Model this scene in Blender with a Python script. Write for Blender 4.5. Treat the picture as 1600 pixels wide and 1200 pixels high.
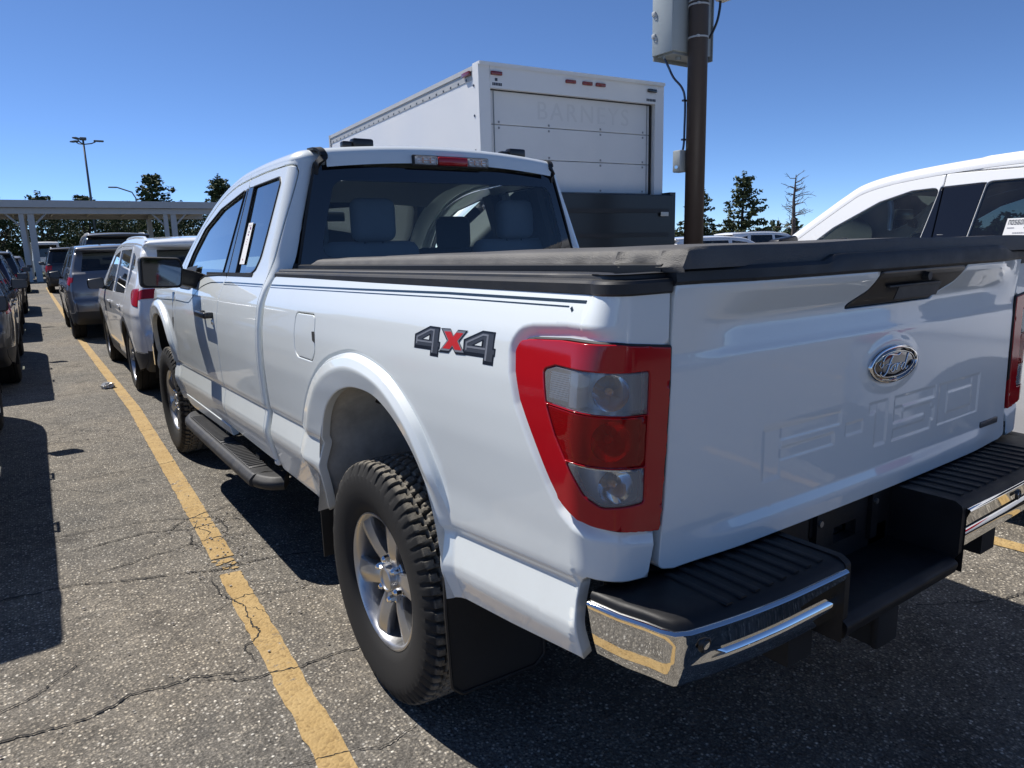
import bpy, bmesh, math, random
import numpy as np
from mathutils import Vector, Matrix
from mathutils.geometry import delaunay_2d_cdt
R_ = math.radians
scene = bpy.context.scene
for o in list(bpy.data.objects):
    bpy.data.objects.remove(o)
rnd = random.Random(7)
COL = scene.collection

# ------------------------------------------------------------------ camera, sky, sun, exposure
cam_d = bpy.data.cameras.new('camera')
cam = bpy.data.objects.new('camera', cam_d)
COL.objects.link(cam)
scene.camera = cam
CP = Vector((-1.8354, -2.0383, 1.4770))
YAW, PITCH, ROLL, FPX = 0.60441, 0.19367, -0.02562, 1106.2
_f = Vector((math.sin(YAW) * math.cos(PITCH), math.cos(YAW) * math.cos(PITCH), -math.sin(PITCH)))
_r = Vector((math.cos(YAW), -math.sin(YAW), 0.0))
_u = _r.cross(_f)
_r2 = _r * math.cos(ROLL) + _u * math.sin(ROLL)
_u2 = -_r * math.sin(ROLL) + _u * math.cos(ROLL)
cam.matrix_world = Matrix(((_r2.x, _u2.x, -_f.x, CP.x), (_r2.y, _u2.y, -_f.y, CP.y), (_r2.z, _u2.z, -_f.z, CP.z), (0, 0, 0, 1)))
cam_d.sensor_width = 36.0
cam_d.lens = FPX / 1600.0 * 36.0
cam_d.clip_start = 0.05
cam_d.clip_end = 3000.0

SUN_L = Vector((0.29, -0.65, -1.0)).normalized()      # the way the light travels
sun_d = bpy.data.lights.new('sun', 'SUN')
sun_d.energy = 4.5
sun_d.angle = R_(0.53)
sun_d.color = (1.0, 0.955, 0.89)
sun = bpy.data.objects.new('sun', sun_d)
COL.objects.link(sun)
sun.rotation_euler = SUN_L.to_track_quat('-Z', 'Y').to_euler()
world = bpy.data.worlds.new('World')
scene.world = world
world.use_nodes = True
_n = world.node_tree.nodes
_bg = _n['Background']
_sky = _n.new('ShaderNodeTexSky')
_sky.sky_type = 'NISHITA'
_sky.sun_disc = False
_sky.sun_elevation = math.asin(-SUN_L.z)
_sky.sun_rotation = math.atan2(-SUN_L.x, -SUN_L.y)
_sky.altitude = 200
_sky.air_density = 0.48
_sky.dust_density = 0.0
_sky.ozone_density = 8.5
_bg.inputs['Strength'].default_value = 0.112
world.node_tree.links.new(_sky.outputs['Color'], _bg.inputs['Color'])
scene.view_settings.view_transform = 'Standard'
scene.view_settings.look = 'None'
scene.view_settings.exposure = 0.5
scene.view_settings.gamma = 1.0
scene.view_settings.use_curve_mapping = False
scene.cycles.max_bounces = 10
scene.cycles.transparent_max_bounces = 16
scene.cycles.glossy_bounces = 5
scene.cycles.diffuse_bounces = 4
scene.cycles.transmission_bounces = 6
scene.cycles.caustics_reflective = False
scene.cycles.caustics_refractive = False
scene.cycles.sample_clamp_indirect = 6.0

# ------------------------------------------------------------------ tagging helpers
def tag(o, label=None, cat=None, group=None, kind=None):
    if label: o['label'] = label
    if cat: o['category'] = cat
    if group: o['group'] = group
    if kind: o['kind'] = kind
    return o

def empty(name, loc=(0, 0, 0), rz=0.0, label=None, cat=None, group=None):
    o = bpy.data.objects.new(name, None)
    o.empty_display_size = 0.2
    COL.objects.link(o)
    o.location = loc
    o.rotation_euler = (0, 0, rz)
    return tag(o, label, cat, group)

def obj(name, me, mat, parent=None, smooth=None):
    if isinstance(me, MB):
        me = me.mesh(name, smooth)
    o = bpy.data.objects.new(name, me)
    COL.objects.link(o)
    if mat is not None and not me.materials:
        for m in (mat if isinstance(mat, (list, tuple)) else [mat]):
            me.materials.append(m)
    if parent: o.parent = parent
    return o

def inst(src, parent=None, loc=None, rot=None, scale=None):
    c = src.copy()
    COL.objects.link(c)
    c.parent = parent
    if loc is not None: c.location = loc
    if rot is not None: c.rotation_euler = rot
    if scale is not None: c.scale = scale
    return c

def copy_tree(o, parent=None):
    c = o.copy()
    COL.objects.link(c)
    c.parent = parent
    for ch in list(o.children):
        copy_tree(ch, c)
    return c

# ------------------------------------------------------------------ mesh builder
class MB:
    def __init__(s):
        s.v, s.f, s.m = [], [], []
        s.mi = 0
    def add(s, vs, fs):
        b = len(s.v)
        s.v.extend([tuple(map(float, p)) for p in vs])
        s.f.extend([tuple(b + i for i in f) for f in fs])
        s.m.extend([s.mi] * len(fs))
        return s
    def box(s, c, d, rz=0.0, M=None):
        x, y, z = d[0] / 2, d[1] / 2, d[2] / 2
        vs = [Vector((i * x, j * y, k * z)) for i in (-1, 1) for j in (-1, 1) for k in (-1, 1)]
        M = M or Matrix.Rotation(rz, 3, 'Z')
        vs = [M @ p + Vector(c) for p in vs]
        return s.add(vs, [(0, 1, 3, 2), (4, 6, 7, 5), (0, 4, 5, 1), (2, 3, 7, 6), (0, 2, 6, 4), (1, 5, 7, 3)])
    def rbox(s, c, d, r=0.01, seg=2, M=None):
        bm = bmesh.new()
        bmesh.ops.create_cube(bm, size=1.0)
        for v in bm.verts: v.co = Vector((v.co.x * d[0], v.co.y * d[1], v.co.z * d[2]))
        r = min(r, min(d) * 0.49)
        bmesh.ops.bevel(bm, geom=bm.edges[:] , offset=r, segments=seg, affect='EDGES', profile=0.5)
        M = M or Matrix.Identity(3)
        s.add([M @ v.co + Vector(c) for v in bm.verts], [[v.index for v in f.verts] for f in bm.faces])
        bm.free()
        return s
    def cyl(s, a, b, r0, r1=None, n=16, caps=True):
        r1 = r0 if r1 is None else r1
        a, b = Vector(a), Vector(b)
        q = (b - a).to_track_quat('Z', 'Y')
        vs = []
        for p, r in ((a, r0), (b, r1)):
            for i in range(n):
                t = 2 * math.pi * i / n
                vs.append(p + q @ Vector((r * math.cos(t), r * math.sin(t), 0)))
        fs = [(i, (i + 1) % n, n + (i + 1) % n, n + i) for i in range(n)]
        if caps: fs += [tuple(range(n - 1, -1, -1)), tuple(range(n, 2 * n))]
        return s.add(vs, fs)
    def loft(s, rings, closed=True, capa=False, capb=False):
        n = len(rings[0])
        vs = [p for r in rings for p in r]
        fs = []
        m = n if closed else n - 1
        for k in range(len(rings) - 1):
            for i in range(m):
                j = (i + 1) % n
                fs.append((k * n + i, k * n + j, (k + 1) * n + j, (k + 1) * n + i))
        if capa: fs.append(tuple(range(n - 1, -1, -1)))
        if capb: fs.append(tuple((len(rings) - 1) * n + i for i in range(n)))
        return s.add(vs, fs)
    def tube(s, pts, r, n=8, caps=True):
        pts = [Vector(p) for p in pts]
        rings = []
        up = None
        for i, p in enumerate(pts):
            t = (pts[min(i + 1, len(pts) - 1)] - pts[max(i - 1, 0)]).normalized()
            if up is None:
                up = Vector((0, 0, 1)) if abs(t.z) < 0.9 else Vector((1, 0, 0))
            x = t.cross(up).normalized()
            up = x.cross(t).normalized()
            rr = r[i] if isinstance(r, (list, tuple)) else r
            rings.append([p + (x * math.cos(2 * math.pi * k / n) + up * math.sin(2 * math.pi * k / n)) * rr for k in range(n)])
        return s.loft(rings, True, caps, caps)
    def sweep(s, pts, sec, caps=True, up=(0, 0, 1)):
        # sec: list of (side, up) offsets, closed; frame keeps the given up
        pts = [Vector(p) for p in pts]
        rings = []
        for i, p in enumerate(pts):
            t = (pts[min(i + 1, len(pts) - 1)] - pts[max(i - 1, 0)]).normalized()
            x = t.cross(Vector(up)).normalized()
            u = x.cross(t).normalized()
            rings.append([p + x * a + u * b for a, b in sec])
        return s.loft(rings, True, caps, caps)
    def prism(s, poly, axis, a, b):
        # poly in the two other axes (cyclic order), extruded along axis from a to b
        n = len(poly)
        def mk(p, h):
            if axis == 0: return (h, p[0], p[1])
            if axis == 1: return (p[0], h, p[1])
            return (p[0], p[1], h)
        vs = [mk(p, a) for p in poly] + [mk(p, b) for p in poly]
        fs = [(i, (i + 1) % n, n + (i + 1) % n, n + i) for i in range(n)]
        fs += [tuple(range(n - 1, -1, -1)), tuple(range(n, 2 * n))]
        return s.add(vs, fs)
    def lathe(s, prof, c=(0, 0, 0), axis=0, n=48, caps=False):
        # prof: (axial, radius)
        rings = []
        for a, r in prof:
            ring = []
            for i in range(n):
                t = 2 * math.pi * i / n
                p = [0, 0, 0]
                p[axis] = a
                p[(axis + 1) % 3] = r * math.cos(t)
                p[(axis + 2) % 3] = r * math.sin(t)
                ring.append(Vector(p) + Vector(c))
            rings.append(ring)
        return s.loft(rings, True, caps, caps)
    def grid(s, P, wrap_u=False):
        nu, nv = len(P), len(P[0])
        vs = [p for row in P for p in row]
        fs = []
        for i in range(nu if wrap_u else nu - 1):
            for j in range(nv - 1):
                k = (i + 1) % nu
                fs.append((i * nv + j, i * nv + j + 1, k * nv + j + 1, k * nv + j))
        return s.add(vs, fs)
    def mesh(s, name, smooth=None):
        me = bpy.data.meshes.new(name)
        me.from_pydata(s.v, [], s.f)
        if any(s.m): me.polygons.foreach_set('material_index', s.m)
        bm = bmesh.new()
        bm.from_mesh(me)
        bmesh.ops.recalc_face_normals(bm, faces=bm.faces)
        bm.to_mesh(me)
        bm.free()
        if smooth is None: smooth = 35
        if smooth:
            me.polygons.foreach_set('use_smooth', [True] * len(me.polygons))
            if smooth < 180: me.set_sharp_from_angle(angle=R_(smooth))
        me.update()
        return me

def catmull(pts, n=8, closed=False):
    P = [np.array(p, float) for p in pts]
    out = []
    m = len(P)
    for i in range(m if closed else m - 1):
        p0 = P[(i - 1) % m] if (closed or i > 0) else 2 * P[0] - P[1]
        p1, p2 = P[i], P[(i + 1) % m]
        p3 = P[(i + 2) % m] if (closed or i < m - 2) else 2 * P[-1] - P[-2]
        for k in range(n):
            t = k / n
            out.append(0.5 * ((2 * p1) + (p2 - p0) * t + (2 * p0 - 5 * p1 + 4 * p2 - p3) * t * t + (3 * p1 - p0 - 3 * p2 + p3) * t ** 3))
    if not closed: out.append(P[-1])
    return np.array(out)

def catmull_c(pts, n=8):
    # centripetal: no overshoot where control points crowd together
    P = [np.array(p, float) for p in pts]
    P = [2 * P[0] - P[1]] + P + [2 * P[-1] - P[-2]]
    out = []
    for i in range(1, len(P) - 2):
        p0, p1, p2, p3 = P[i - 1:i + 3]
        t0 = 0.0
        t1 = t0 + max(np.linalg.norm(p1 - p0), 1e-6) ** .5
        t2 = t1 + max(np.linalg.norm(p2 - p1), 1e-6) ** .5
        t3 = t2 + max(np.linalg.norm(p3 - p2), 1e-6) ** .5
        for k in range(n):
            t = t1 + (t2 - t1) * k / n
            a1 = (t1 - t) / (t1 - t0) * p0 + (t - t0) / (t1 - t0) * p1
            a2 = (t2 - t) / (t2 - t1) * p1 + (t - t1) / (t2 - t1) * p2
            a3 = (t3 - t) / (t3 - t2) * p2 + (t - t2) / (t3 - t2) * p3
            b1 = (t2 - t) / (t2 - t0) * a1 + (t - t0) / (t2 - t0) * a2
            b2 = (t3 - t) / (t3 - t1) * a2 + (t - t1) / (t3 - t1) * a3
            out.append((t2 - t) / (t2 - t1) * b1 + (t - t1) / (t2 - t1) * b2)
    out.append(P[-2])
    return np.array(out)

def rpoly(pts, r, n=5):
    # polygon with rounded corners; r a number or one per corner
    P = [np.array(p, float) for p in pts]
    m = len(P)
    out = []
    for i in range(m):
        rr = r[i] if isinstance(r, (list, tuple)) else r
        a, b, c = P[i - 1], P[i], P[(i + 1) % m]
        u, v = a - b, c - b
        lu, lv = np.linalg.norm(u), np.linalg.norm(v)
        if rr <= 0:
            out.append(b)
            continue
        u, v = u / lu, v / lv
        ca = np.clip(u @ v, -1, 1)
        ang = math.acos(ca)
        d = min(rr / max(math.tan(ang / 2), 1e-3), lu * .48, lv * .48)
        p, q = b + u * d, b + v * d
        for k in range(n + 1):
            t = k / n
            out.append((1 - t) ** 2 * p + 2 * t * (1 - t) * b + t * t * q)
    return np.array(out)

def densify(P, st, closed=True):
    P = np.asarray(P, float)
    out = []
    n = len(P)
    for i in range(n if closed else n - 1):
        a, b = P[i], P[(i + 1) % n]
        k = max(1, int(math.ceil(np.linalg.norm(b - a) / st)))
        for j in range(k): out.append(a + (b - a) * j / k)
    if not closed: out.append(P[-1])
    return np.array(out)

def inpoly(Q, P):
    x, y = Q[:, 0], Q[:, 1]
    r = np.zeros(len(Q), bool)
    n = len(P)
    j = n - 1
    for i in range(n):
        xi, yi, xj, yj = P[i][0], P[i][1], P[j][0], P[j][1]
        if yi != yj:
            r ^= ((yi > y) != (yj > y)) & (x < (xj - xi) * (y - yi) / (yj - yi) + xi)
        j = i
    return r

def dist_poly(Q, P, closed=True):
    Q = np.asarray(Q, float)
    P = np.asarray(P, float)
    d = np.full(len(Q), 1e9)
    n = len(P)
    for i in range(n if closed else n - 1):
        a, b = P[i], P[(i + 1) % n]
        ab = b - a
        l2 = ab @ ab
        if l2 < 1e-14: continue
        t = np.clip(((Q - a) @ ab) / l2, 0, 1)
        e = Q - a - t[:, None] * ab
        d = np.minimum(d, e[:, 0] ** 2 + e[:, 1] ** 2)
    return np.sqrt(d)

def sstep(x, a, b):
    t = np.clip((np.asarray(x, float) - a) / (b - a), 0, 1)
    return t * t * (3 - 2 * t)

def offset_line(P, d, closed):
    P = np.asarray(P, float)
    n = len(P)
    if closed:
        t = np.roll(P, -1, 0) - np.roll(P, 1, 0)
    else:
        t = np.gradient(P, axis=0)
    t /= np.maximum(np.linalg.norm(t, axis=1)[:, None], 1e-9)
    return P + np.stack([-t[:, 1], t[:, 0]], 1) * d

# ------------------------------------------------------------------ skin: a curved sheet cut into panels along seams
def skin(fmap, outline, seams=(), spacing=0.03, gap=0.005, roll=0.004, depth=0.025, extra=None, seedlist=(), smooth_edge=None, holes=(), default=None, off=None):
    """fmap(u,v)->(n,3); seams: (points, closed[, gap]); seedlist: (key,(u,v)) or (key,polygon)
    Returns {key: mesh data} ; components not matched go to default (or are dropped)."""
    outline = densify(outline, spacing)
    V, Ed = [], []
    def addline(P, closed):
        b = len(V)
        V.extend([tuple(p) for p in P])
        n = len(P)
        Ed.extend([(b + i, b + (i + 1) % n) for i in range(n if closed else n - 1)])
    addline(outline, True)
    ring = []
    if roll: ring.append(offset_line(outline, roll * 1.2, True)); ring.append(offset_line(outline, -roll * 1.2, True))
    S = []
    for sm in seams:
        P, closed = sm[0], sm[1]
        g = sm[2] if len(sm) > 2 else gap
        st = sm[3] if len(sm) > 3 else min(spacing, 0.02)
        P = densify(P, st, closed)
        S.append((P, closed, g))
        for sg in (-1, 1):
            addline(offset_line(P, sg * g / 2, closed), closed)
            if roll: ring.append(offset_line(P, sg * (g / 2 + roll * 1.2), closed))
    H = []
    for h in holes:
        h = densify(h, min(spacing, .02))
        H.append(h)
        addline(h, True)
        if roll: ring.append(offset_line(h, roll * 1.2, True)); ring.append(offset_line(h, -roll * 1.2, True))
    lo, hi = outline.min(0), outline.max(0)
    nu, nv = int((hi[0] - lo[0]) / spacing) + 1, int((hi[1] - lo[1]) / spacing) + 1
    gu, gv = np.meshgrid(np.arange(nu) * spacing + lo[0] + spacing * .37, np.arange(nv) * spacing + lo[1] + spacing * .41)
    G = np.stack([gu.ravel(), gv.ravel()], 1)
    if extra is not None and len(extra): 
        de = np.asarray(extra, float)
        # thin out the grid near the extra points
        key = set(map(tuple, np.round(de / (spacing * .6)).astype(int)))
        kk = np.round(G / (spacing * .6)).astype(int)
        G = G[[tuple(k) not in key for k in kk]]
        G = np.concatenate([G, de])
    G = G[inpoly(G, outline)]
    for h in H:
        G = G[~inpoly(G, h)]
    lim = roll * 2.4 + .0015
    keep = dist_poly(G, outline) > lim
    for P, closed, g in S: keep &= dist_poly(G, P, closed) > g / 2 + lim
    for h in H: keep &= dist_poly(G, h) > lim
    G = G[keep]
    for Rg in ring:
        k = inpoly(Rg, outline) & (dist_poly(Rg, outline) > roll * 1.12)
        for P, closed, g in S: k &= dist_poly(Rg, P, closed) > g / 2 + roll * 1.12
        for h in H: k &= ~inpoly(Rg, h) & (dist_poly(Rg, h) > roll * 1.12)
        if not k.any(): continue
        b = len(V)
        loc = np.cumsum(k) - 1 + b
        V.extend([tuple(p) for p in Rg[k]])
        n = len(Rg)
        mx = 3.0 * np.median(np.linalg.norm(np.diff(Rg, axis=0), axis=1)) + 1e-6
        for q in range(n):
            q2 = (q + 1) % n
            if k[q] and k[q2] and np.linalg.norm(Rg[q] - Rg[q2]) < mx: Ed.append((int(loc[q]), int(loc[q2])))
    V.extend([tuple(p) for p in G])
    co, _, fa = delaunay_2d_cdt([Vector(p) for p in V], Ed, [], 0, 1e-6)[:3]
    co = np.array([(p[0], p[1]) for p in co])
    fa = np.array(fa)
    cen = co[fa].mean(1)
    a2 = np.cross(co[fa[:, 1]] - co[fa[:, 0]], co[fa[:, 2]] - co[fa[:, 0]])
    ok = inpoly(cen, outline) & (np.abs(a2) > 1e-10)
    for P, closed, g in S: ok &= dist_poly(cen, P, closed) > g / 2 * .98
    for h in H: ok &= ~inpoly(cen, h)
    fa, cen = fa[ok], cen[ok]
    # components
    par = np.arange(len(co))
    def find(i):
        while par[i] != i:
            par[i] = par[par[i]]
            i = par[i]
        return i
    for t in fa:
        a = find(t[0])
        for q in t[1:]:
            b = find(q)
            if a != b: par[b] = a
    comp = np.array([find(t[0]) for t in fa])
    res = {}
    assigned = {}
    for key, q in seedlist:
        d = ((cen - np.array(q)) ** 2).sum(1)
        assigned[comp[int(d.argmin())]] = key
    for cid in np.unique(comp):
        key = assigned.get(cid, default)
        if key is None: continue
        res.setdefault(key, []).append(fa[comp == cid])
    out = {}
    e = 1e-3
    for key, parts in res.items():
        F = np.concatenate(parts)
        used, inv = np.unique(F, return_inverse=True)
        F = inv.reshape(-1, 3)
        uv = co[used]
        o_ = (off or {}).get(key, 0.0)
        P0 = fmap(uv[:, 0], uv[:, 1])
        du = fmap(uv[:, 0] + e, uv[:, 1]) - fmap(uv[:, 0] - e, uv[:, 1])
        dv = fmap(uv[:, 0], uv[:, 1] + e) - fmap(uv[:, 0], uv[:, 1] - e)
        N = np.cross(du, dv)
        N /= np.maximum(np.linalg.norm(N, axis=1)[:, None], 1e-12)
        out[key] = dict(P=P0 + N * o_, N=N, F=F, uv=uv, du=du, dv=dv)
    return out

def skin_mesh(name, d, flip=False, roll=0.004, depth=0.025, mirror=False, noroll=None):
    """Mesh from one skin piece: rolled edge, inward skirt, exact normals. flip: True when du x dv points inward."""
    P, N, F, uv = d['P'].copy(), d['N'].copy(), d['F'].copy(), d['uv']
    if flip: N = -N
    a = np.cross(P[F[:, 1]] - P[F[:, 0]], P[F[:, 2]] - P[F[:, 0]])
    bad = (a * N[F[:, 0]]).sum(1) < 0
    F[bad] = F[bad][:, ::-1]
    E = np.concatenate([F[:, [0, 1]], F[:, [1, 2]], F[:, [2, 0]]])
    key = E[:, 0].astype(np.int64) * len(P) + E[:, 1]
    rkey = E[:, 1].astype(np.int64) * len(P) + E[:, 0]
    bE = E[~np.isin(key, rkey)]
    nb = len(P)
    out = np.zeros((nb, 3))
    t = P[bE[:, 1]] - P[bE[:, 0]]
    t /= np.maximum(np.linalg.norm(t, axis=1)[:, None], 1e-9)
    o = np.cross(t, N[bE[:, 0]])
    np.add.at(out, bE[:, 0], o)
    np.add.at(out, bE[:, 1], o)
    bm_ = np.zeros(nb, bool)
    bm_[bE.ravel()] = True
    out[bm_] /= np.maximum(np.linalg.norm(out[bm_], axis=1)[:, None], 1e-9)
    Ns = N.copy()
    rl = np.full(nb, roll)
    if noroll is not None: rl[noroll(uv)] = 0.0
    m = bm_ & (rl > 0)
    P[m] -= N[m] * rl[m][:, None] * .8
    Ns[m] = N[m] * .35 + out[m] * .94
    Ns /= np.maximum(np.linalg.norm(Ns, axis=1)[:, None], 1e-9)
    verts, faces, nor = P, [tuple(f) for f in F], Ns
    if depth:
        bi = np.where(bm_)[0]
        mp = np.full(nb, -1)
        mp[bi] = np.arange(len(bi)) + nb
        mp2 = np.full(nb, -1)
        mp2[bi] = np.arange(len(bi)) + nb + len(bi)
        verts = np.concatenate([P, P[bi], P[bi] - N[bi] * depth])
        nor = np.concatenate([Ns, out[bi], out[bi]])
        faces += [(int(mp[b]), int(mp[a_]), int(mp2[a_]), int(mp2[b])) for a_, b in bE]
    if mirror:
        verts = verts * np.array([-1, 1, 1])
        nor = nor * np.array([-1, 1, 1])
        faces = [tuple(reversed(f)) for f in faces]
    me = bpy.data.meshes.new(name)
    me.from_pydata([tuple(p) for p in verts], [], [tuple(int(i) for i in f) for f in faces])
    me.polygons.foreach_set('use_smooth', [True] * len(me.polygons))
    me.update()
    me.normals_split_custom_set_from_vertices([tuple(n) for n in nor])
    return me
# ------------------------------------------------------------------ materials
def nmat(name):
    m = bpy.data.materials.new(name)
    m.use_nodes = True
    nt = m.node_tree
    return m, nt, nt.nodes, nt.links, nt.nodes['Principled BSDF']

def setp(b, **k):
    names = dict(color='Base Color', rough='Roughness', metal='Metallic', coat='Coat Weight', coatr='Coat Roughness', ior='IOR', spec='Specular IOR Level', trans='Transmission Weight', emis='Emission Color', emiss='Emission Strength', alpha='Alpha', sheen='Sheen Weight')
    for a, v in k.items():
        if a in ('color', 'emis'): v = (*v, 1.0)
        b.inputs[names[a]].default_value = v

def node(nt, typ, inp=None, **props):
    n = nt.nodes.new(typ)
    for k, v in props.items(): setattr(n, k, v)
    for k, v in (inp or {}).items(): n.inputs[k].default_value = v
    return n

def ramp(nt, stops, interp='LINEAR'):
    n = nt.nodes.new('ShaderNodeValToRGB')
    n.color_ramp.interpolation = interp
    e = n.color_ramp.elements
    while len(e) < len(stops): e.new(0.5)
    for i, (p, c) in enumerate(stops):
        e[i].position = p
        e[i].color = (*c, 1) if len(c) == 3 else c
    return n

def simple(name, color, rough=0.5, metal=0.0, coat=0.0, coatr=0.03, bump=0.0, bscale=200.0, var=0.0, vscale=6.0, spec=0.5, bdist=0.002):
    m, nt, N, L, b = nmat(name)
    setp(b, color=color, rough=rough, metal=metal, coat=coat, coatr=coatr, spec=spec)
    tc = node(nt, 'ShaderNodeTexCoord')
    if var:
        nz = node(nt, 'ShaderNodeTexNoise', {'Scale': vscale, 'Detail': 6.0, 'Roughness': 0.65})
        L.new(tc.outputs['Object'], nz.inputs['Vector'])
        r = ramp(nt, [(0.25, tuple(c * (1 - var) for c in color)), (0.75, tuple(min(1, c * (1 + var)) for c in color))])
        L.new(nz.outputs['Fac'], r.inputs['Fac'])
        L.new(r.outputs['Color'], b.inputs['Base Color'])
        mr = node(nt, 'ShaderNodeMapRange', {'From Min': 0.3, 'From Max': 0.7, 'To Min': max(0, rough - .08), 'To Max': min(1, rough + .1)})
        L.new(nz.outputs['Fac'], mr.inputs['Value'])
        L.new(mr.outputs['Result'], b.inputs['Roughness'])
    if bump:
        n2 = node(nt, 'ShaderNodeTexNoise', {'Scale': bscale, 'Detail': 3.0})
        L.new(tc.outputs['Object'], n2.inputs['Vector'])
        bp = node(nt, 'ShaderNodeBump', {'Strength': bump, 'Distance': bdist})
        L.new(n2.outputs['Fac'], bp.inputs['Height'])
        L.new(bp.outputs['Normal'], b.inputs['Normal'])
    return m

def paint(name, color, metal=0.0, rough=0.42, dust=0.25):
    m, nt, N, L, b = nmat(name)
    setp(b, color=color, rough=rough, metal=metal, coat=1.0, coatr=0.025, spec=0.45)
    tc = node(nt, 'ShaderNodeTexCoord')
    # road film: a faint grime that grows in soft clouds and towards the sill
    nz = node(nt, 'ShaderNodeTexNoise', {'Scale': 2.3, 'Detail': 8.0, 'Roughness': 0.7})
    L.new(tc.outputs['Object'], nz.inputs['Vector'])
    sp = node(nt, 'ShaderNodeSeparateXYZ')
    L.new(tc.outputs['Object'], sp.inputs[0])
    mr = node(nt, 'ShaderNodeMapRange', {'From Min': 0.35, 'From Max': 0.95, 'To Min': 1.0, 'To Max': 0.12})
    L.new(sp.outputs['Z'], mr.inputs['Value'])
    r = ramp(nt, [(0.42, (0, 0, 0)), (0.72, (1, 1, 1))])
    L.new(nz.outputs['Fac'], r.inputs['Fac'])
    mu = node(nt, 'ShaderNodeMath', operation='MULTIPLY')
    L.new(r.outputs['Color'], mu.inputs[0])
    L.new(mr.outputs['Result'], mu.inputs[1])
    m2 = node(nt, 'ShaderNodeMath', {1: dust}, operation='MULTIPLY')
    L.new(mu.outputs[0], m2.inputs[0])
    mx = node(nt, 'ShaderNodeMix', data_type='RGBA')
    mx.inputs['A'].default_value = (*color, 1)
    mx.inputs['B'].default_value = (0.33, 0.29, 0.24, 1)
    L.new(m2.outputs[0], mx.inputs['Factor'])
    L.new(mx.outputs['Result'], b.inputs['Base Color'])
    rr = node(nt, 'ShaderNodeMapRange', {'From Min': 0.0, 'From Max': 0.3, 'To Min': 0.022, 'To Max': 0.16})
    L.new(m2.outputs[0], rr.inputs['Value'])
    L.new(rr.outputs['Result'], b.inputs['Coat Roughness'])
    # the slightest orange peel
    n2 = node(nt, 'ShaderNodeTexNoise', {'Scale': 55.0, 'Detail': 1.0})
    L.new(tc.outputs['Object'], n2.inputs['Vector'])
    bp = node(nt, 'ShaderNodeBump', {'Strength': 0.035, 'Distance': 0.002})
    L.new(n2.outputs['Fac'], bp.inputs['Height'])
    L.new(bp.outputs['Normal'], b.inputs['Coat Normal'])
    if metal:
        vf = node(nt, 'ShaderNodeTexVoronoi', {'Scale': 900.0})
        L.new(tc.outputs['Object'], vf.inputs['Vector'])
        b2 = node(nt, 'ShaderNodeBump', {'Strength': 0.06, 'Distance': 0.001})
        L.new(vf.outputs['Distance'], b2.inputs['Height'])
        L.new(b2.outputs['Normal'], b.inputs['Normal'])
    return m

def glass(name, tint, dirt=0.03, ior=1.5, flute=None, boost=1.0, body=None, bodyf=0.0):
    # thin sheet: tinted see-through plus a mirror-like fresnel reflection
    m, nt, N, L, b = nmat(name)
    N.remove(b)
    out = N['Material Output']
    tr = node(nt, 'ShaderNodeBsdfTransparent')
    tr.inputs['Color'].default_value = (*tint, 1)
    gl = node(nt, 'ShaderNodeBsdfGlossy', {'Roughness': 0.012})
    gl.inputs['Color'].default_value = (0.95, 0.95, 0.95, 1)
    fr = node(nt, 'ShaderNodeFresnel', {'IOR': ior})
    mb = node(nt, 'ShaderNodeMath', {1: boost}, operation='MULTIPLY', use_clamp=True)
    L.new(fr.outputs[0], mb.inputs[0])
    mx = node(nt, 'ShaderNodeMixShader')
    L.new(mb.outputs[0], mx.inputs[0])
    L.new(tr.outputs[0], mx.inputs[1])
    L.new(gl.outputs[0], mx.inputs[2])
    last = mx
    if dirt:
        df = node(nt, 'ShaderNodeBsdfDiffuse')
        df.inputs['Color'].default_value = (0.45, 0.44, 0.42, 1)
        tc = node(nt, 'ShaderNodeTexCoord')
        nz = node(nt, 'ShaderNodeTexNoise', {'Scale': 5.0, 'Detail': 7.0})
        L.new(tc.outputs['Object'], nz.inputs['Vector'])
        mr = node(nt, 'ShaderNodeMapRange', {'From Min': 0.35, 'From Max': 0.8, 'To Min': dirt * .3, 'To Max': dirt * 1.6})
        L.new(nz.outputs['Fac'], mr.inputs['Value'])
        m2 = node(nt, 'ShaderNodeMixShader')
        L.new(mr.outputs['Result'], m2.inputs[0])
        L.new(mx.outputs[0], m2.inputs[1])
        L.new(df.outputs[0], m2.inputs[2])
        last = m2
    if body:
        df = node(nt, 'ShaderNodeBsdfDiffuse')
        df.inputs['Color'].default_value = (*body, 1)
        m2 = node(nt, 'ShaderNodeMixShader', {0: bodyf})
        L.new(last.outputs[0], m2.inputs[1])
        L.new(df.outputs[0], m2.inputs[2])
        last = m2
    if flute:
        tc = node(nt, 'ShaderNodeTexCoord')
        mp = node(nt, 'ShaderNodeMapping')
        mp.inputs['Scale'].default_value = flute
        L.new(tc.outputs['Object'], mp.inputs['Vector'])
        w = node(nt, 'ShaderNodeTexWave', {'Scale': 1.0, 'Distortion': 0.0}, bands_direction='DIAGONAL')
        L.new(mp.outputs[0], w.inputs['Vector'])
        bp = node(nt, 'ShaderNodeBump', {'Strength': 0.5, 'Distance': 0.003})
        L.new(w.outputs['Fac'], bp.inputs['Height'])
        L.new(bp.outputs['Normal'], gl.inputs['Normal'])
        L.new(bp.outputs['Normal'], fr.inputs['Normal'])
    L.new(last.outputs[0], out.inputs['Surface'])
    return m

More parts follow.
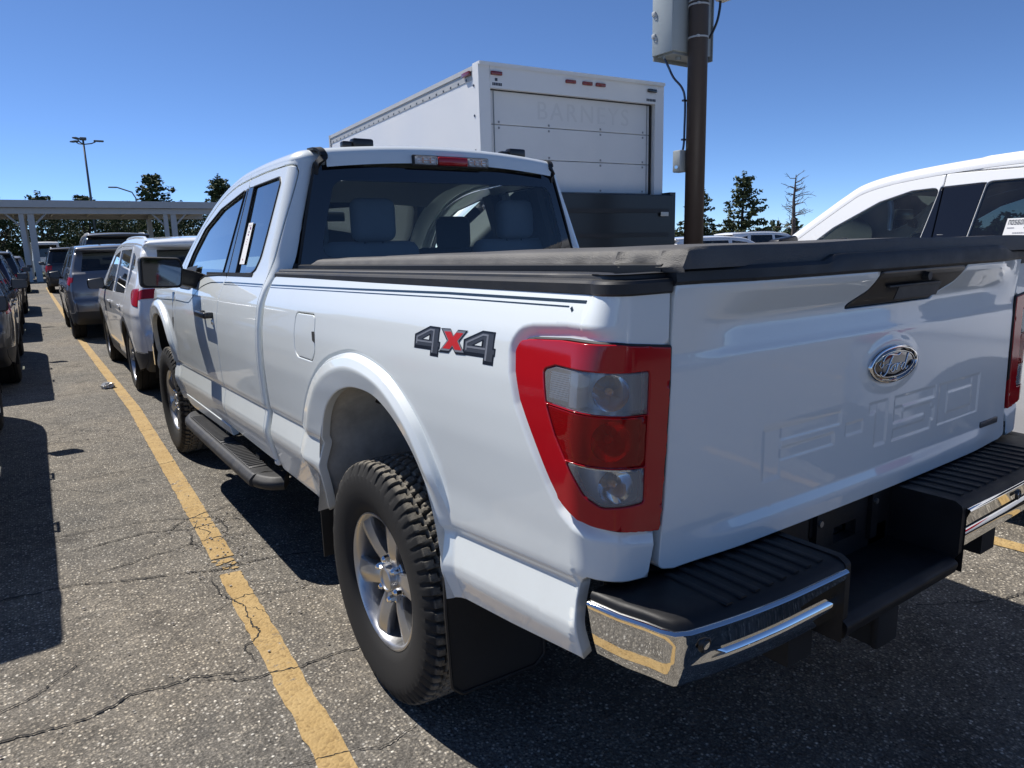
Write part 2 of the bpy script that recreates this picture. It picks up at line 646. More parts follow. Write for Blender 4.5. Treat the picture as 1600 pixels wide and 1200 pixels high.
def asphalt_nodes(nt, L, tc, scale=1.0):
    # returns (color socket, height socket): stones of several sizes in a weathered binder, patches, fine cracking
    v1 = node(nt, 'ShaderNodeTexVoronoi', {'Scale': 88.0 * scale, 'Randomness': 1.0})
    v2 = node(nt, 'ShaderNodeTexVoronoi', {'Scale': 210.0 * scale, 'Randomness': 1.0})
    L.new(tc, v1.inputs['Vector'])
    L.new(tc, v2.inputs['Vector'])
    nl = node(nt, 'ShaderNodeTexNoise', {'Scale': 0.55, 'Detail': 6.0, 'Roughness': 0.62})
    L.new(tc, nl.inputs['Vector'])
    nm = node(nt, 'ShaderNodeTexNoise', {'Scale': 5.0, 'Detail': 8.0, 'Roughness': 0.7})
    L.new(tc, nm.inputs['Vector'])
    sep = node(nt, 'ShaderNodeSeparateColor')
    L.new(v1.outputs['Color'], sep.inputs[0])
    stone = ramp(nt, [(0.0, (0.060, 0.057, 0.052)), (0.22, (0.120, 0.112, 0.099)), (0.45, (0.205, 0.190, 0.166)), (0.68, (0.295, 0.268, 0.225)), (0.88, (0.42, 0.385, 0.325)), (1.0, (0.64, 0.62, 0.57))])
    L.new(sep.outputs[0], stone.inputs['Fac'])
    binder = ramp(nt, [(0.3, (0.085, 0.080, 0.073)), (0.7, (0.205, 0.190, 0.167))])
    L.new(nm.outputs['Fac'], binder.inputs['Fac'])
    edge = ramp(nt, [(0.34, (1, 1, 1)), (0.66, (0, 0, 0))])
    sd = node(nt, 'ShaderNodeMath', {1: 1.25}, operation='MULTIPLY')
    L.new(v1.outputs['Distance'], sd.inputs[0])
    L.new(sd.outputs[0], edge.inputs['Fac'])
    mx = node(nt, 'ShaderNodeMix', data_type='RGBA')
    L.new(edge.outputs['Color'], mx.inputs['Factor'])
    L.new(binder.outputs['Color'], mx.inputs['A'])
    L.new(stone.outputs['Color'], mx.inputs['B'])
    # small grit
    s2 = node(nt, 'ShaderNodeSeparateColor')
    L.new(v2.outputs['Color'], s2.inputs[0])
    g = ramp(nt, [(0.35, (0.62, 0.61, 0.60)), (0.7, (1.0, 0.99, 0.97)), (0.96, (1.55, 1.5, 1.42))])
    L.new(s2.outputs[1], g.inputs['Fac'])
    m2 = node(nt, 'ShaderNodeMix', {'Factor': 0.75}, data_type='RGBA', blend_type='MULTIPLY')
    L.new(mx.outputs['Result'], m2.inputs['A'])
    L.new(g.outputs['Color'], m2.inputs['B'])
    # broad patches: worn tan, oily grey
    pt = ramp(nt, [(0.30, (0.72, 0.75, 0.79)), (0.5, (1.03, 1.02, 1.0)), (0.70, (1.26, 1.19, 1.08))])
    L.new(nl.outputs['Fac'], pt.inputs['Fac'])
    m3 = node(nt, 'ShaderNodeMix', {'Factor': 0.85}, data_type='RGBA', blend_type='MULTIPLY')
    L.new(m2.outputs['Result'], m3.inputs['A'])
    L.new(pt.outputs['Color'], m3.inputs['B'])
    # oil drips and dark scuffs
    no = node(nt, 'ShaderNodeTexNoise', {'Scale': 1.7, 'Detail': 4.0, 'Roughness': 0.55})
    mp = node(nt, 'ShaderNodeMapping')
    mp.inputs['Location'].default_value = (7.3, 2.1, 0)
    L.new(tc, mp.inputs['Vector'])
    L.new(mp.outputs[0], no.inputs['Vector'])
    oil = ramp(nt, [(0.60, (1, 1, 1)), (0.74, (0.55, 0.55, 0.56))])
    L.new(no.outputs['Fac'], oil.inputs['Fac'])
    m4 = node(nt, 'ShaderNodeMix', {'Factor': 0.8}, data_type='RGBA', blend_type='MULTIPLY')
    L.new(m3.outputs['Result'], m4.inputs['A'])
    L.new(oil.outputs['Color'], m4.inputs['B'])
    # hairline crazing, only where a slow noise lets it
    wd = node(nt, 'ShaderNodeTexNoise', {'Scale': 3.0, 'Detail': 5.0})
    L.new(tc, wd.inputs['Vector'])
    ad = node(nt, 'ShaderNodeMix', {'Factor': 0.22}, data_type='RGBA', blend_type='LINEAR_LIGHT')
    L.new(tc, ad.inputs['A'])
    L.new(wd.outputs['Color'], ad.inputs['B'])
    mpc = node(nt, 'ShaderNodeMapping')
    mpc.inputs['Scale'].default_value = (0.75, 1.9, 1.0)
    L.new(ad.outputs['Result'], mpc.inputs['Vector'])
    vc = node(nt, 'ShaderNodeTexVoronoi', {'Scale': 1.45}, feature='DISTANCE_TO_EDGE')
    L.new(mpc.outputs[0], vc.inputs['Vector'])
    cr = ramp(nt, [(0.002, (0.15, 0.15, 0.15)), (0.008, (1, 1, 1))])
    L.new(vc.outputs['Distance'], cr.inputs['Fac'])
    nk = node(nt, 'ShaderNodeTexNoise', {'Scale': 0.8, 'Detail': 3.0})
    mpk = node(nt, 'ShaderNodeMapping')
    mpk.inputs['Location'].default_value = (3.1, 9.4, 0)
    L.new(tc, mpk.inputs['Vector'])
    L.new(mpk.outputs[0], nk.inputs['Vector'])
    km = ramp(nt, [(0.50, (0, 0, 0)), (0.64, (0.8, 0.8, 0.8))])
    L.new(nk.outputs['Fac'], km.inputs['Fac'])
    cm = node(nt, 'ShaderNodeMath', operation='MULTIPLY')
    inv = node(nt, 'ShaderNodeMath', {0: 1.0}, operation='SUBTRACT')
    L.new(cr.outputs['Color'], inv.inputs[1])
    L.new(inv.outputs[0], cm.inputs[0])
    L.new(km.outputs['Color'], cm.inputs[1])
    m5 = node(nt, 'ShaderNodeMix', data_type='RGBA')
    L.new(cm.outputs[0], m5.inputs['Factor'])
    L.new(m4.outputs['Result'], m5.inputs['A'])
    m5.inputs['B'].default_value = (0.028, 0.027, 0.026, 1)
    # height
    h1 = node(nt, 'ShaderNodeMath', {1: -1.0}, operation='MULTIPLY')
    L.new(v1.outputs['Distance'], h1.inputs[0])
    h2 = node(nt, 'ShaderNodeMath', {1: 0.35}, operation='MULTIPLY')
    L.new(s2.outputs[0], h2.inputs[0])
    ha = node(nt, 'ShaderNodeMath', operation='ADD')
    L.new(h1.outputs[0], ha.inputs[0])
    L.new(h2.outputs[0], ha.inputs[1])
    hb = node(nt, 'ShaderNodeMath', {2: 0.0}, operation='MULTIPLY_ADD')
    L.new(nm.outputs['Fac'], hb.inputs[0])
    hb.inputs[1].default_value = 1.2
    L.new(ha.outputs[0], hb.inputs[2])
    hc = node(nt, 'ShaderNodeMath', operation='MULTIPLY_ADD')
    L.new(cm.outputs[0], hc.inputs[0])
    hc.inputs[1].default_value = -1.5
    L.new(hb.outputs[0], hc.inputs[2])
    return m5.outputs['Result'], hc.outputs[0], nm, v1

def ground_mat():
    m, nt, N, L, b = nmat('asphalt')
    tc = node(nt, 'ShaderNodeTexCoord')
    c, h, nm, v1 = asphalt_nodes(nt, L, tc.outputs['Object'])
    L.new(c, b.inputs['Base Color'])
    setp(b, rough=0.88, spec=0.25)
    bp = node(nt, 'ShaderNodeBump', {'Strength': 0.75, 'Distance': 0.006})
    L.new(h, bp.inputs['Height'])
    L.new(bp.outputs['Normal'], b.inputs['Normal'])
    return m

def line_mat():
    # worn road paint: stones poke through, flakes are missing in patches
    m, nt, N, L, b = nmat('worn_yellow_paint')
    tc = node(nt, 'ShaderNodeTexCoord')
    c, h, nm, v1 = asphalt_nodes(nt, L, tc.outputs['Object'])
    n1 = node(nt, 'ShaderNodeTexNoise', {'Scale': 26.0, 'Detail': 8.0, 'Roughness': 0.75})
    L.new(tc.outputs['Object'], n1.inputs['Vector'])
    n2 = node(nt, 'ShaderNodeTexNoise', {'Scale': 1.3, 'Detail': 3.0})
    L.new(tc.outputs['Object'], n2.inputs['Vector'])
    ad = node(nt, 'ShaderNodeMath', {1: 0.40}, operation='MULTIPLY_ADD')
    L.new(n2.outputs['Fac'], ad.inputs[0])
    L.new(n1.outputs['Fac'], ad.inputs[2])
    mk = ramp(nt, [(0.80, (1, 1, 1)), (0.86, (0, 0, 0))])
    L.new(ad.outputs[0], mk.inputs['Fac'])
    col = ramp(nt, [(0.3, (0.34, 0.222, 0.085)), (0.7, (0.44, 0.310, 0.140))])
    L.new(nm.outputs['Fac'], col.inputs['Fac'])
    sp = ramp(nt, [(0.06, (0.62, 0.60, 0.58)), (0.3, (1, 1, 1))])
    se = node(nt, 'ShaderNodeSeparateColor')
    L.new(v1.outputs['Color'], se.inputs[0])
    L.new(se.outputs[2], sp.inputs['Fac'])
    cm = node(nt, 'ShaderNodeMix', {'Factor': 0.7}, data_type='RGBA', blend_type='MULTIPLY')
    L.new(col.outputs['Color'], cm.inputs['A'])
    L.new(sp.outputs['Color'], cm.inputs['B'])
    mx = node(nt, 'ShaderNodeMix', data_type='RGBA')
    L.new(mk.outputs['Color'], mx.inputs['Factor'])
    L.new(c, mx.inputs['A'])
    L.new(cm.outputs['Result'], mx.inputs['B'])
    L.new(mx.outputs['Result'], b.inputs['Base Color'])
    setp(b, rough=0.8, spec=0.3)
    bp = node(nt, 'ShaderNodeBump', {'Strength': 0.5, 'Distance': 0.005})
    L.new(h, bp.inputs['Height'])
    L.new(bp.outputs['Normal'], b.inputs['Normal'])
    return m

def leaf_mat(name, dark, light):
    m, nt, N, L, b = nmat(name)
    gi = node(nt, 'ShaderNodeNewGeometry')
    r = ramp(nt, [(0.0, dark), (1.0, light)])
    L.new(gi.outputs['Random Per Island'], r.inputs['Fac'])
    L.new(r.outputs['Color'], b.inputs['Base Color'])
    setp(b, rough=0.7, spec=0.25)
    return m

def tyre_mat():
    m, nt, N, L, b = nmat('tyre_rubber_dusty')
    tc = node(nt, 'ShaderNodeTexCoord')
    sp = node(nt, 'ShaderNodeSeparateXYZ')
    L.new(tc.outputs['Object'], sp.inputs[0])
    y2 = node(nt, 'ShaderNodeMath', operation='MULTIPLY')
    L.new(sp.outputs['Y'], y2.inputs[0]); L.new(sp.outputs['Y'], y2.inputs[1])
    z2 = node(nt, 'ShaderNodeMath', operation='MULTIPLY_ADD')
    L.new(sp.outputs['Z'], z2.inputs[0]); L.new(sp.outputs['Z'], z2.inputs[1]); L.new(y2.outputs[0], z2.inputs[2])
    rr = node(nt, 'ShaderNodeMath', operation='SQRT')
    L.new(z2.outputs[0], rr.inputs[0])
    mr = node(nt, 'ShaderNodeMapRange', {'From Min': 0.388, 'From Max': 0.4005, 'To Min': 0.0, 'To Max': 1.0})
    L.new(rr.outputs[0], mr.inputs['Value'])
    nz = node(nt, 'ShaderNodeTexNoise', {'Scale': 60.0, 'Detail': 6.0, 'Roughness': 0.7})
    L.new(tc.outputs['Object'], nz.inputs['Vector'])
    r = ramp(nt, [(0.35, (0.35, 0.35, 0.35)), (0.65, (1, 1, 1))])
    L.new(nz.outputs['Fac'], r.inputs['Fac'])
    mu = node(nt, 'ShaderNodeMath', operation='MULTIPLY')
    L.new(mr.outputs['Result'], mu.inputs[0]); L.new(r.outputs['Color'], mu.inputs[1])
    mx = node(nt, 'ShaderNodeMix', data_type='RGBA')
    mx.inputs['A'].default_value = (0.021, 0.0205, 0.020, 1)
    mx.inputs['B'].default_value = (0.26, 0.235, 0.19, 1)
    L.new(mu.outputs[0], mx.inputs['Factor'])
    L.new(mx.outputs['Result'], b.inputs['Base Color'])
    setp(b, rough=0.82, spec=0.3)
    n2 = node(nt, 'ShaderNodeTexNoise', {'Scale': 240.0, 'Detail': 3.0})
    L.new(tc.outputs['Object'], n2.inputs['Vector'])
    bp = node(nt, 'ShaderNodeBump', {'Strength': 0.3, 'Distance': 0.002})
    L.new(n2.outputs['Fac'], bp.inputs['Height'])
    L.new(bp.outputs['Normal'], b.inputs['Normal'])
    return m

M = dict(
    white=paint('white_paint', (0.755, 0.795, 0.785), dust=0.22),
    white2=paint('white_paint_clean', (0.84, 0.84, 0.83), dust=0.10),
    grey=paint('grey_metallic_paint', (0.075, 0.08, 0.09), metal=0.55, rough=0.35),
    silver=paint('silver_metallic_paint', (0.36, 0.37, 0.39), metal=0.6, rough=0.34),
    dark=paint('black_paint', (0.012, 0.012, 0.014), dust=0.12),
    purple=paint('dark_plum_paint', (0.045, 0.030, 0.042), metal=0.4, dust=0.15),
    blue=paint('dark_blue_paint', (0.02, 0.035, 0.075), metal=0.4, dust=0.15),
    red=paint('red_paint', (0.32, 0.02, 0.02), dust=0.15),
    boxwhite=simple('box_panel_white', (0.74, 0.74, 0.73), 0.42, coat=0.15, var=0.03, vscale=1.2),
    doorwhite=simple('roll_door_white', (0.70, 0.70, 0.69), 0.45, var=0.05, vscale=1.6),
    pad=simple('bumper_pad_plastic', (0.0095, 0.0095, 0.0105), 0.52, bump=0.25, bscale=700.0, var=0.25, vscale=14.0, bdist=0.0008, spec=0.35),
    plastic=simple('black_plastic', (0.018, 0.018, 0.019), 0.55, bump=0.25, bscale=700.0, var=0.25, vscale=14.0, bdist=0.0008),
    satin=simple('satin_black', (0.012, 0.012, 0.013), 0.32),
    gloss=simple('gloss_black', (0.008, 0.008, 0.010), 0.12, coat=0.6),
    clad=simple('grey_cladding', (0.030, 0.030, 0.031), 0.6, bump=0.2, bscale=500.0, var=0.2, vscale=10.0, bdist=0.0008),
    rubber=simple('rubber_seal', (0.012, 0.012, 0.012), 0.6),
    tyre=simple('tyre_rubber', (0.020, 0.0195, 0.019), 0.82, bump=0.3, bscale=260.0, var=0.35, vscale=9.0, spec=0.3),
    flap=simple('mud_flap_rubber', (0.012, 0.012, 0.012), 0.62, bump=0.15, bscale=300.0, var=0.3, vscale=9.0),
    under=simple('underbody_black', (0.010, 0.010, 0.010), 0.8),
    liner=simple('dusty_wheel_house', (0.56, 0.55, 0.51), 0.8, bump=0.3, bscale=40.0, var=0.35, vscale=7.0),
    chrome=simple('chrome', (0.78, 0.78, 0.77), 0.035, metal=1.0),
    alloy=simple('cast_alloy', (0.50, 0.50, 0.50), 0.33, metal=0.9, coat=0.5, coatr=0.1, var=0.06, vscale=18.0),
    dalloy=simple('dark_alloy', (0.10, 0.10, 0.105), 0.35, metal=0.8),
    steel=simple('worn_steel', (0.30, 0.29, 0.28), 0.45, metal=0.9, var=0.2, vscale=20.0),
    disc=simple('brake_iron', (0.10, 0.09, 0.085), 0.55, metal=0.7),
    seat=simple('grey_cloth', (0.20, 0.215, 0.235), 0.9, bump=0.3, bscale=300.0, var=0.1),
    seatd=simple('dark_cloth', (0.035, 0.036, 0.040), 0.85, bump=0.3, bscale=300.0),
    headl=simple('headliner', (0.34, 0.34, 0.33), 0.95),
    trim=simple('interior_trim', (0.05, 0.05, 0.053), 0.7),
    paper=simple('paper', (0.80, 0.79, 0.77), 0.7),
    pink=simple('pink_paper', (0.62, 0.42, 0.38), 0.7),
    ink=simple('ink', (0.02, 0.02, 0.025), 0.6),
    inkf=simple('faded_ink', (0.33, 0.33, 0.36), 0.7),
    inkp=simple('purple_ink', (0.22, 0.05, 0.20), 0.6),
    inkr=simple('red_ink', (0.45, 0.16, 0.14), 0.6),
    ghost=simple('faded_lettering', (0.645, 0.645, 0.637), 0.45),
    stripe=simple('dark_green_stripe', (0.010, 0.022, 0.028), 0.3, coat=0.5),
    decalk=simple('decal_black', (0.008, 0.008, 0.010), 0.35),
    decald=simple('decal_dark_grey', (0.048, 0.052, 0.062), 0.35),
    decalg=simple('decal_grey', (0.19, 0.20, 0.225), 0.35),
    decalr=simple('decal_red', (0.56, 0.020, 0.018), 0.35),
    emblem=simple('emblem_field', (0.006, 0.007, 0.012), 0.10, coat=1.0),
    galv=simple('galvanised_grey', (0.30, 0.33, 0.34), 0.5, metal=0.25, var=0.08, vscale=5.0),
    galvd=simple('weathered_dark_steel', (0.10, 0.115, 0.125), 0.5, metal=0.3),
    bowl=simple('lamp_bowl_silver', (0.80, 0.81, 0.83), 0.30, metal=0.25),
    midgrey=paint('dark_silver_metallic_paint', (0.17, 0.175, 0.19), metal=0.55, rough=0.34),
    cab=simple('cabinet_grey', (0.34, 0.38, 0.39), 0.5, var=0.05, vscale=4.0),
    pole=simple('brown_pole_paint', (0.040, 0.028, 0.024), 0.5, var=0.2, vscale=5.0),
    beige=simple('beige_plastic', (0.62, 0.61, 0.55), 0.5),
    steelw=simple('canopy_steel', (0.42, 0.43, 0.43), 0.5, var=0.06),
    deck=simple('canopy_deck', (0.40, 0.37, 0.32), 0.7),
    canvas=simple('canvas_grey', (0.16, 0.15, 0.14), 0.85, bump=0.3, bscale=60.0, var=0.15, vscale=6.0),
    bark=simple('bark', (0.075, 0.058, 0.045), 0.9, bump=0.6, bscale=14.0, var=0.3, bdist=0.03),
    deadbark=simple('dead_bark', (0.11, 0.092, 0.082), 0.9, bump=0.4, bscale=14.0, var=0.3, bdist=0.03),
    crack=simple('crack_dark_strip', (0.018, 0.017, 0.016), 0.95),  # even dark tone for strips laid flat in place of grooves
    pebble=simple('pebble_stone', (0.34, 0.31, 0.27), 0.85, var=0.3, vscale=30.0),
    litter=simple('crumpled_foil', (0.72, 0.72, 0.70), 0.32, metal=0.35),
    lampred=simple('red_lamp_plastic', (0.42, 0.008, 0.014), 0.10, coat=0.25, spec=0.35),
    lampredd=simple('marker_red', (0.20, 0.018, 0.014), 0.25, coat=0.8),
    lampwhite=simple('lamp_white', (0.62, 0.62, 0.62), 0.15, coat=1.0),
    amber=simple('amber_bulb', (0.75, 0.25, 0.03), 0.2, coat=1.0),
    reflector=simple('lamp_reflector', (0.82, 0.83, 0.84), 0.10, metal=1.0),
    hatch=simple('hatched_reflector', (0.78, 0.79, 0.80), 0.3, metal=0.2),
    dash=simple('dashboard', (0.030, 0.030, 0.032), 0.7),
    handlebezel=simple('lock_cylinder', (0.72, 0.72, 0.72), 0.25, metal=0.8),
    redcap=simple('red_cloth', (0.50, 0.05, 0.04), 0.8),
    lime=simple('pale_hood', (0.62, 0.66, 0.50), 0.8),
    g_dark=glass('privacy_glass', (0.10, 0.115, 0.125), boost=1.35),
    g_rear=glass('rear_tinted_glass', (0.78, 0.87, 0.89), dirt=0.010),
    g_clear=glass('green_tint_glass', (0.78, 0.90, 0.86), boost=1.1),
    g_side=glass('side_window_glass', (0.30, 0.36, 0.36), boost=1.9, dirt=0.02),
    g_black=simple('black_frit', (0.006, 0.006, 0.008), 0.06, coat=0.5),
    lens_red=glass('red_lens', (0.88, 0.05, 0.05), dirt=0.0, boost=1.1, body=(0.62, 0.012, 0.016), bodyf=0.30),
    lens_frame=glass('deep_red_lens', (0.60, 0.006, 0.010), dirt=0.0, boost=1.1),
    lens_clear=glass('clear_lens', (0.95, 0.97, 0.97), dirt=0.0, body=(0.86, 0.87, 0.88), bodyf=0.17),  # white diffuse share mixed in so the clear lens looks lit
    tyredust=tyre_mat(),
    asphalt=ground_mat(),
    line=line_mat(),
    pine=leaf_mat('pine_needles', (0.030, 0.045, 0.020), (0.105, 0.125, 0.050)),
    leaf=leaf_mat('broad_leaves', (0.030, 0.050, 0.016), (0.095, 0.135, 0.040)),
    leafd=leaf_mat('dark_leaves', (0.022, 0.036, 0.016), (0.055, 0.080, 0.030)),
    soil=simple('grass_verge', (0.06, 0.075, 0.03), 0.95, var=0.4, vscale=1.0),
)
# ------------------------------------------------------------------ pickup: body surfaces (metres; rear axle at the origin, +Y ahead)
def lut(pts, sig, lo, hi, st=.001):
    z = np.arange(lo - .1, hi + .1, st)
    p = sorted(pts)
    x = np.interp(z, [a for a, b in p], [b for a, b in p])
    for (a, b), mk, q in ((p[:2], z < p[0][0], p[0]), (p[-2:], z > p[-1][0], p[-1])):
        x[mk] = q[1] + (b[1] - a[1]) / (b[0] - a[0]) * (z[mk] - q[0])
    k = np.arange(-int(4 * sig / st), int(4 * sig / st) + 1) * st
    w = np.exp(-k * k / 2 / sig / sig)
    w /= w.sum()
    xp = np.pad(x, len(k) // 2, mode='reflect', reflect_type='odd')
    return z, np.convolve(xp, w, 'valid')
UPL = lut([(.70, .9805), (.83, .981), (.88, .984), (1.0, .989), (1.08, .987), (1.16, .981), (1.255, .964), (1.316, .938), (1.36, .914), (1.385, .902), (1.92, .7255)], .014, .6, 2.0)
LOL = lut([(.08, .981), (.03, .980), (.012, .977), (0, .968), (-.015, .971), (-.09, .988), (-.115, .987), (-.2, .966), (-.27, .950), (-.34, .93)], .004, -.5, .2)
def zcr(y):
    y = np.asarray(y, float)
    f = .785 - .0185 * (y - 1.1)
    r = .734 + (-.41 - y) * .10
    t = np.clip((y + .4) / .9, 0, 1)
    t = t * t * (3 - 2 * t)
    return r * (1 - t) + f * t
def xs(y, z):
    y, z = np.asarray(y, float), np.asarray(z, float)
    w = z - zcr(y)
    a = np.interp(z + .0185 * (y - 1.1), *UPL)
    b = np.interp(w, *LOL)
    t = np.clip((w - .03) / .04, 0, 1)
    return np.where(w > .07, a, b * (1 - t) + a * t)
YT, RC, XW = -1.085, .085, .980
S1 = -(YT + RC)
S2 = S1 + RC * math.pi / 2

ARCH = np.array([(.475, .50), (.445, .58), (.425, .66), (.405, .76), (.365, .86), (.30, .945), (.20, 1.008), (.09, 1.043), (-.02, 1.053), (-.12, 1.046), (-.216, 1.015), (-.293, .97), (-.363, .91), (-.411, .841), (-.447, .761), (-.47, .68), (-.488, .60), (-.495, .555)])
FLOUT = np.array([(.70, .50), (.675, .62), (.660, .72), (.645, .79), (.57, .907), (.464, 1.012), (.361, 1.081), (.255, 1.121), (.114, 1.150), (-.013, 1.149), (-.153, 1.124), (-.257, 1.081), (-.349, 1.019), (-.416, .944), (-.470, .865), (-.505, .78), (-.53, .68), (-.545, .58), (-.55, .55)])
ARCHS = catmull(ARCH, 5)
FLOS = catmull(FLOUT, 5)
FC = (0.0, .60)
def _pol(P):
    a = np.arctan2(P[:, 1] - FC[1], P[:, 0] - FC[0])
    r = np.hypot(P[:, 1] - FC[1], P[:, 0] - FC[0])
    a = np.where(a < -2.0, a + 2 * np.pi, a)
    i = np.argsort(a)
    return a[i], r[i]
_PA, _PO = _pol(ARCHS), _pol(FLOS)
def flare(y, z):
    a = np.arctan2(z - FC[1], y - FC[0])
    a = np.where(a < -2.0, a + 2 * np.pi, a)
    r = np.hypot(y - FC[0], z - FC[1])
    ro, rt = np.interp(a, *_PA), np.interp(a, *_PO)
    rho = (r - ro) / (rt - ro)
    h = np.interp(rho, [-.3, 0, .55, .62, .88, .93, 1.0, 1.03, 1.12, 1.2], [.018, .020, .029, .029, .018, .008, -.0045, -.0045, 0, 0])
    fade = np.where(y < 0, sstep(z, .76, .90), sstep(z, .655, .70))
    hb = np.interp(rho, [-.3, 0, .8, 1.2], [.018, .019, 0, 0])
    return h * fade + hb * (1 - fade)

LAMP = np.array([(1.229, 1.274), (1.095, 1.290), (.957, 1.290), (.853, 1.283), (.822, 1.277), (.808, 1.257), (.817, 1.212), (.840, 1.154), (.895, 1.075), (.945, 1.004), (.979, .963), (1.011, .946), (1.049, .933), (1.103, .921), (1.203, .900), (1.210, .952), (1.219, 1.072), (1.228, 1.20)])
LAMP = rpoly(LAMP, [.004] + [.02] * 12 + [.006, .004, .004, .004, .004][:5], 3)[:]
def bed_map(s, z, lampdip=True, fl=True):
    s, z = np.asarray(s, float), np.asarray(z, float)
    th = np.clip((s - S1) / RC, 0, np.pi / 2)
    x = -XW + RC * (1 - np.cos(th)) + np.maximum(s - S2, 0)
    y = np.where(s < S1, -s, YT + RC - RC * np.sin(th))
    nx, ny = -np.cos(th), -np.sin(th)
    yy = np.where(s < S1, -s, YT)
    h = (xs(yy, z) - XW) * (1 - sstep(th, .0, 1.5))
    # the corner leans in a little less than the flank near the top
    if fl:
        near = (np.abs(yy) < .95)
        h = h + np.where(near, flare(yy, z), 0)
    if lampdip:
        d = dist_poly(np.stack([s, z], 1), LAMP)
        ins = inpoly(np.stack([s, z], 1), LAMP)
        d = np.where(ins, 0, d)
        side = sstep(1.12 - s, 0, .1) * sstep(z, .86, .93) + sstep(s, 1.05, 1.15) * (z < 1.0) * .6
        h = h - .016 * (1 - sstep(d, .004, .034)) * np.clip(side, 0, 1)
    return np.stack([x + nx * h, y + ny * h, z], 1)
def rcc(z): return .018 + .062 * sstep(z, 1.30, 1.46)
def yrear(z): return 1.125 + .05 * np.clip((np.asarray(z, float) - 1.4) / .45, 0, 1.3)
def cab_map(s, z, fl=True):
    s, z = np.asarray(s, float), np.asarray(z, float)
    yr = yrear(z)
    RCC = rcc(z)
    s1 = -(yr + RCC)
    s2 = s1 + RCC * np.pi / 2
    th = np.clip((s - s1) / RCC, 0, np.pi / 2)
    ym = np.maximum(-s, yr + RCC)
    x0 = xs(ym, z) + .011
    # the fender narrows towards the nose
    x0 = x0 - .17 * np.clip((ym - 3.80) / .80, 0, 1.2) ** 2.0
    if fl: x0 = x0 + np.where(np.abs(ym - 3.69) < .9, flare(ym - 3.69, z), 0)
    x = -x0 + RCC * (1 - np.cos(th)) + np.maximum(s - s2, 0)
    y = np.where(s < s1, -s, yr + RCC - RCC * np.sin(th))
    return np.stack([x, y, z], 1)

truck = empty('pickup_truck', (0, 0, 0), 0, 'white extended cab pickup truck with tonneau cover and chrome rear bumper, filling the foreground', 'pickup truck')
TW = truck
def both(name, d, mat, flip, parent=None, **k):
    a = obj(name, skin_mesh(name, d, flip=flip, **k), mat, parent or truck)
    b = obj(name, skin_mesh(name, d, flip=flip, mirror=True, **k), mat, parent or truck)
    return a, b

def rings_extra(y0, n=5):
    out = []
    for rho in (.5, .58, .66, .80, .86, .89, .915, .94, .965, .99, 1.015, 1.04, 1.08, 1.13):
        for a in np.arange(-.15, 3.3, .017):
            ro, rt = np.interp(a, *_PA), np.interp(a, *_PO)
            r = ro + (rt - ro) * rho
            out.append((-(y0 + FC[0] + r * math.cos(a)), FC[1] + r * math.sin(a)))
    return out

# --- bed side
bed_out = [(1.231, 1.3895), (1.229, 1.274), (1.226, 1.2), (1.217, 1.07), (1.207, .95), (1.200, .888), (1.178, .803), (1.093, .812), (1.035, .817), (1.010, .795), (1.008, .76), (1.022, .63), (1.00, .632), (.763, .594), (.527, .562), (.495, .555)]
bed_out += [(-p[0], p[1]) for p in ARCHS[::-1][1:]]
bed_out += [(-.475, .50), (-.55, .503), (-1.06, .512), (-1.088, .53), (-1.088, 1.368), (-1.082, 1.372), (1.0, 1.3895), (1.215, 1.3905)]
FUEL = rpoly([(-.664, 1.17), (-.660, 1.246), (-.448, 1.250), (-.430, 1.12), (-.462, 1.083), (-.62, 1.083), (-.652, 1.10)], .035)
ex = rings_extra(0)
for w in (.04, .022, .012, .006, 0, -.006, -.013, -.02, -.05, -.08, -.095, -.105, -.115, -.13, -.19, -.2):
    for s in np.arange(-1.08, 1.03, .012): ex.append((s, float(zcr(-s)) + w))
for d in (.006, .012, .018, .024, .03, .036):
    ex += [tuple(p) for p in densify(offset_line(densify(LAMP, .012), d, True), .012)] + [tuple(p) for p in densify(offset_line(densify(LAMP, .012), -d, True), .012)]
for s in np.arange(.9, 1.2, .011):
    for z in np.arange(.64, 1.39, .014): ex.append((s, z))
d = skin(bed_map, bed_out, [(FUEL, True, .0035)], spacing=.021, extra=ex, holes=[LAMP], roll=.0035, seedlist=[('bed', (0, 1.25)), ('fuel', (-.55, 1.17))])
both('bed_side', d['bed'], M['white'], False, depth=.028, roll=.0035)
obj('fuel_door', skin_mesh('fuel_door', d['fuel'], depth=.012, roll=.002), M['white'], truck)
mb = MB()
P = bed_map(np.array([-.468, -.441, -.430, -.456]), np.array([1.189, 1.191, 1.151, 1.158])) + np.array([-.0012, 0, 0])
mb.add(P, [(0, 1, 2, 3)])
mb.add(P + np.array([.004, 0, 0]), [(3, 2, 1, 0)])
obj('fuel_door_slot', mb, M['under'], truck, smooth=False)

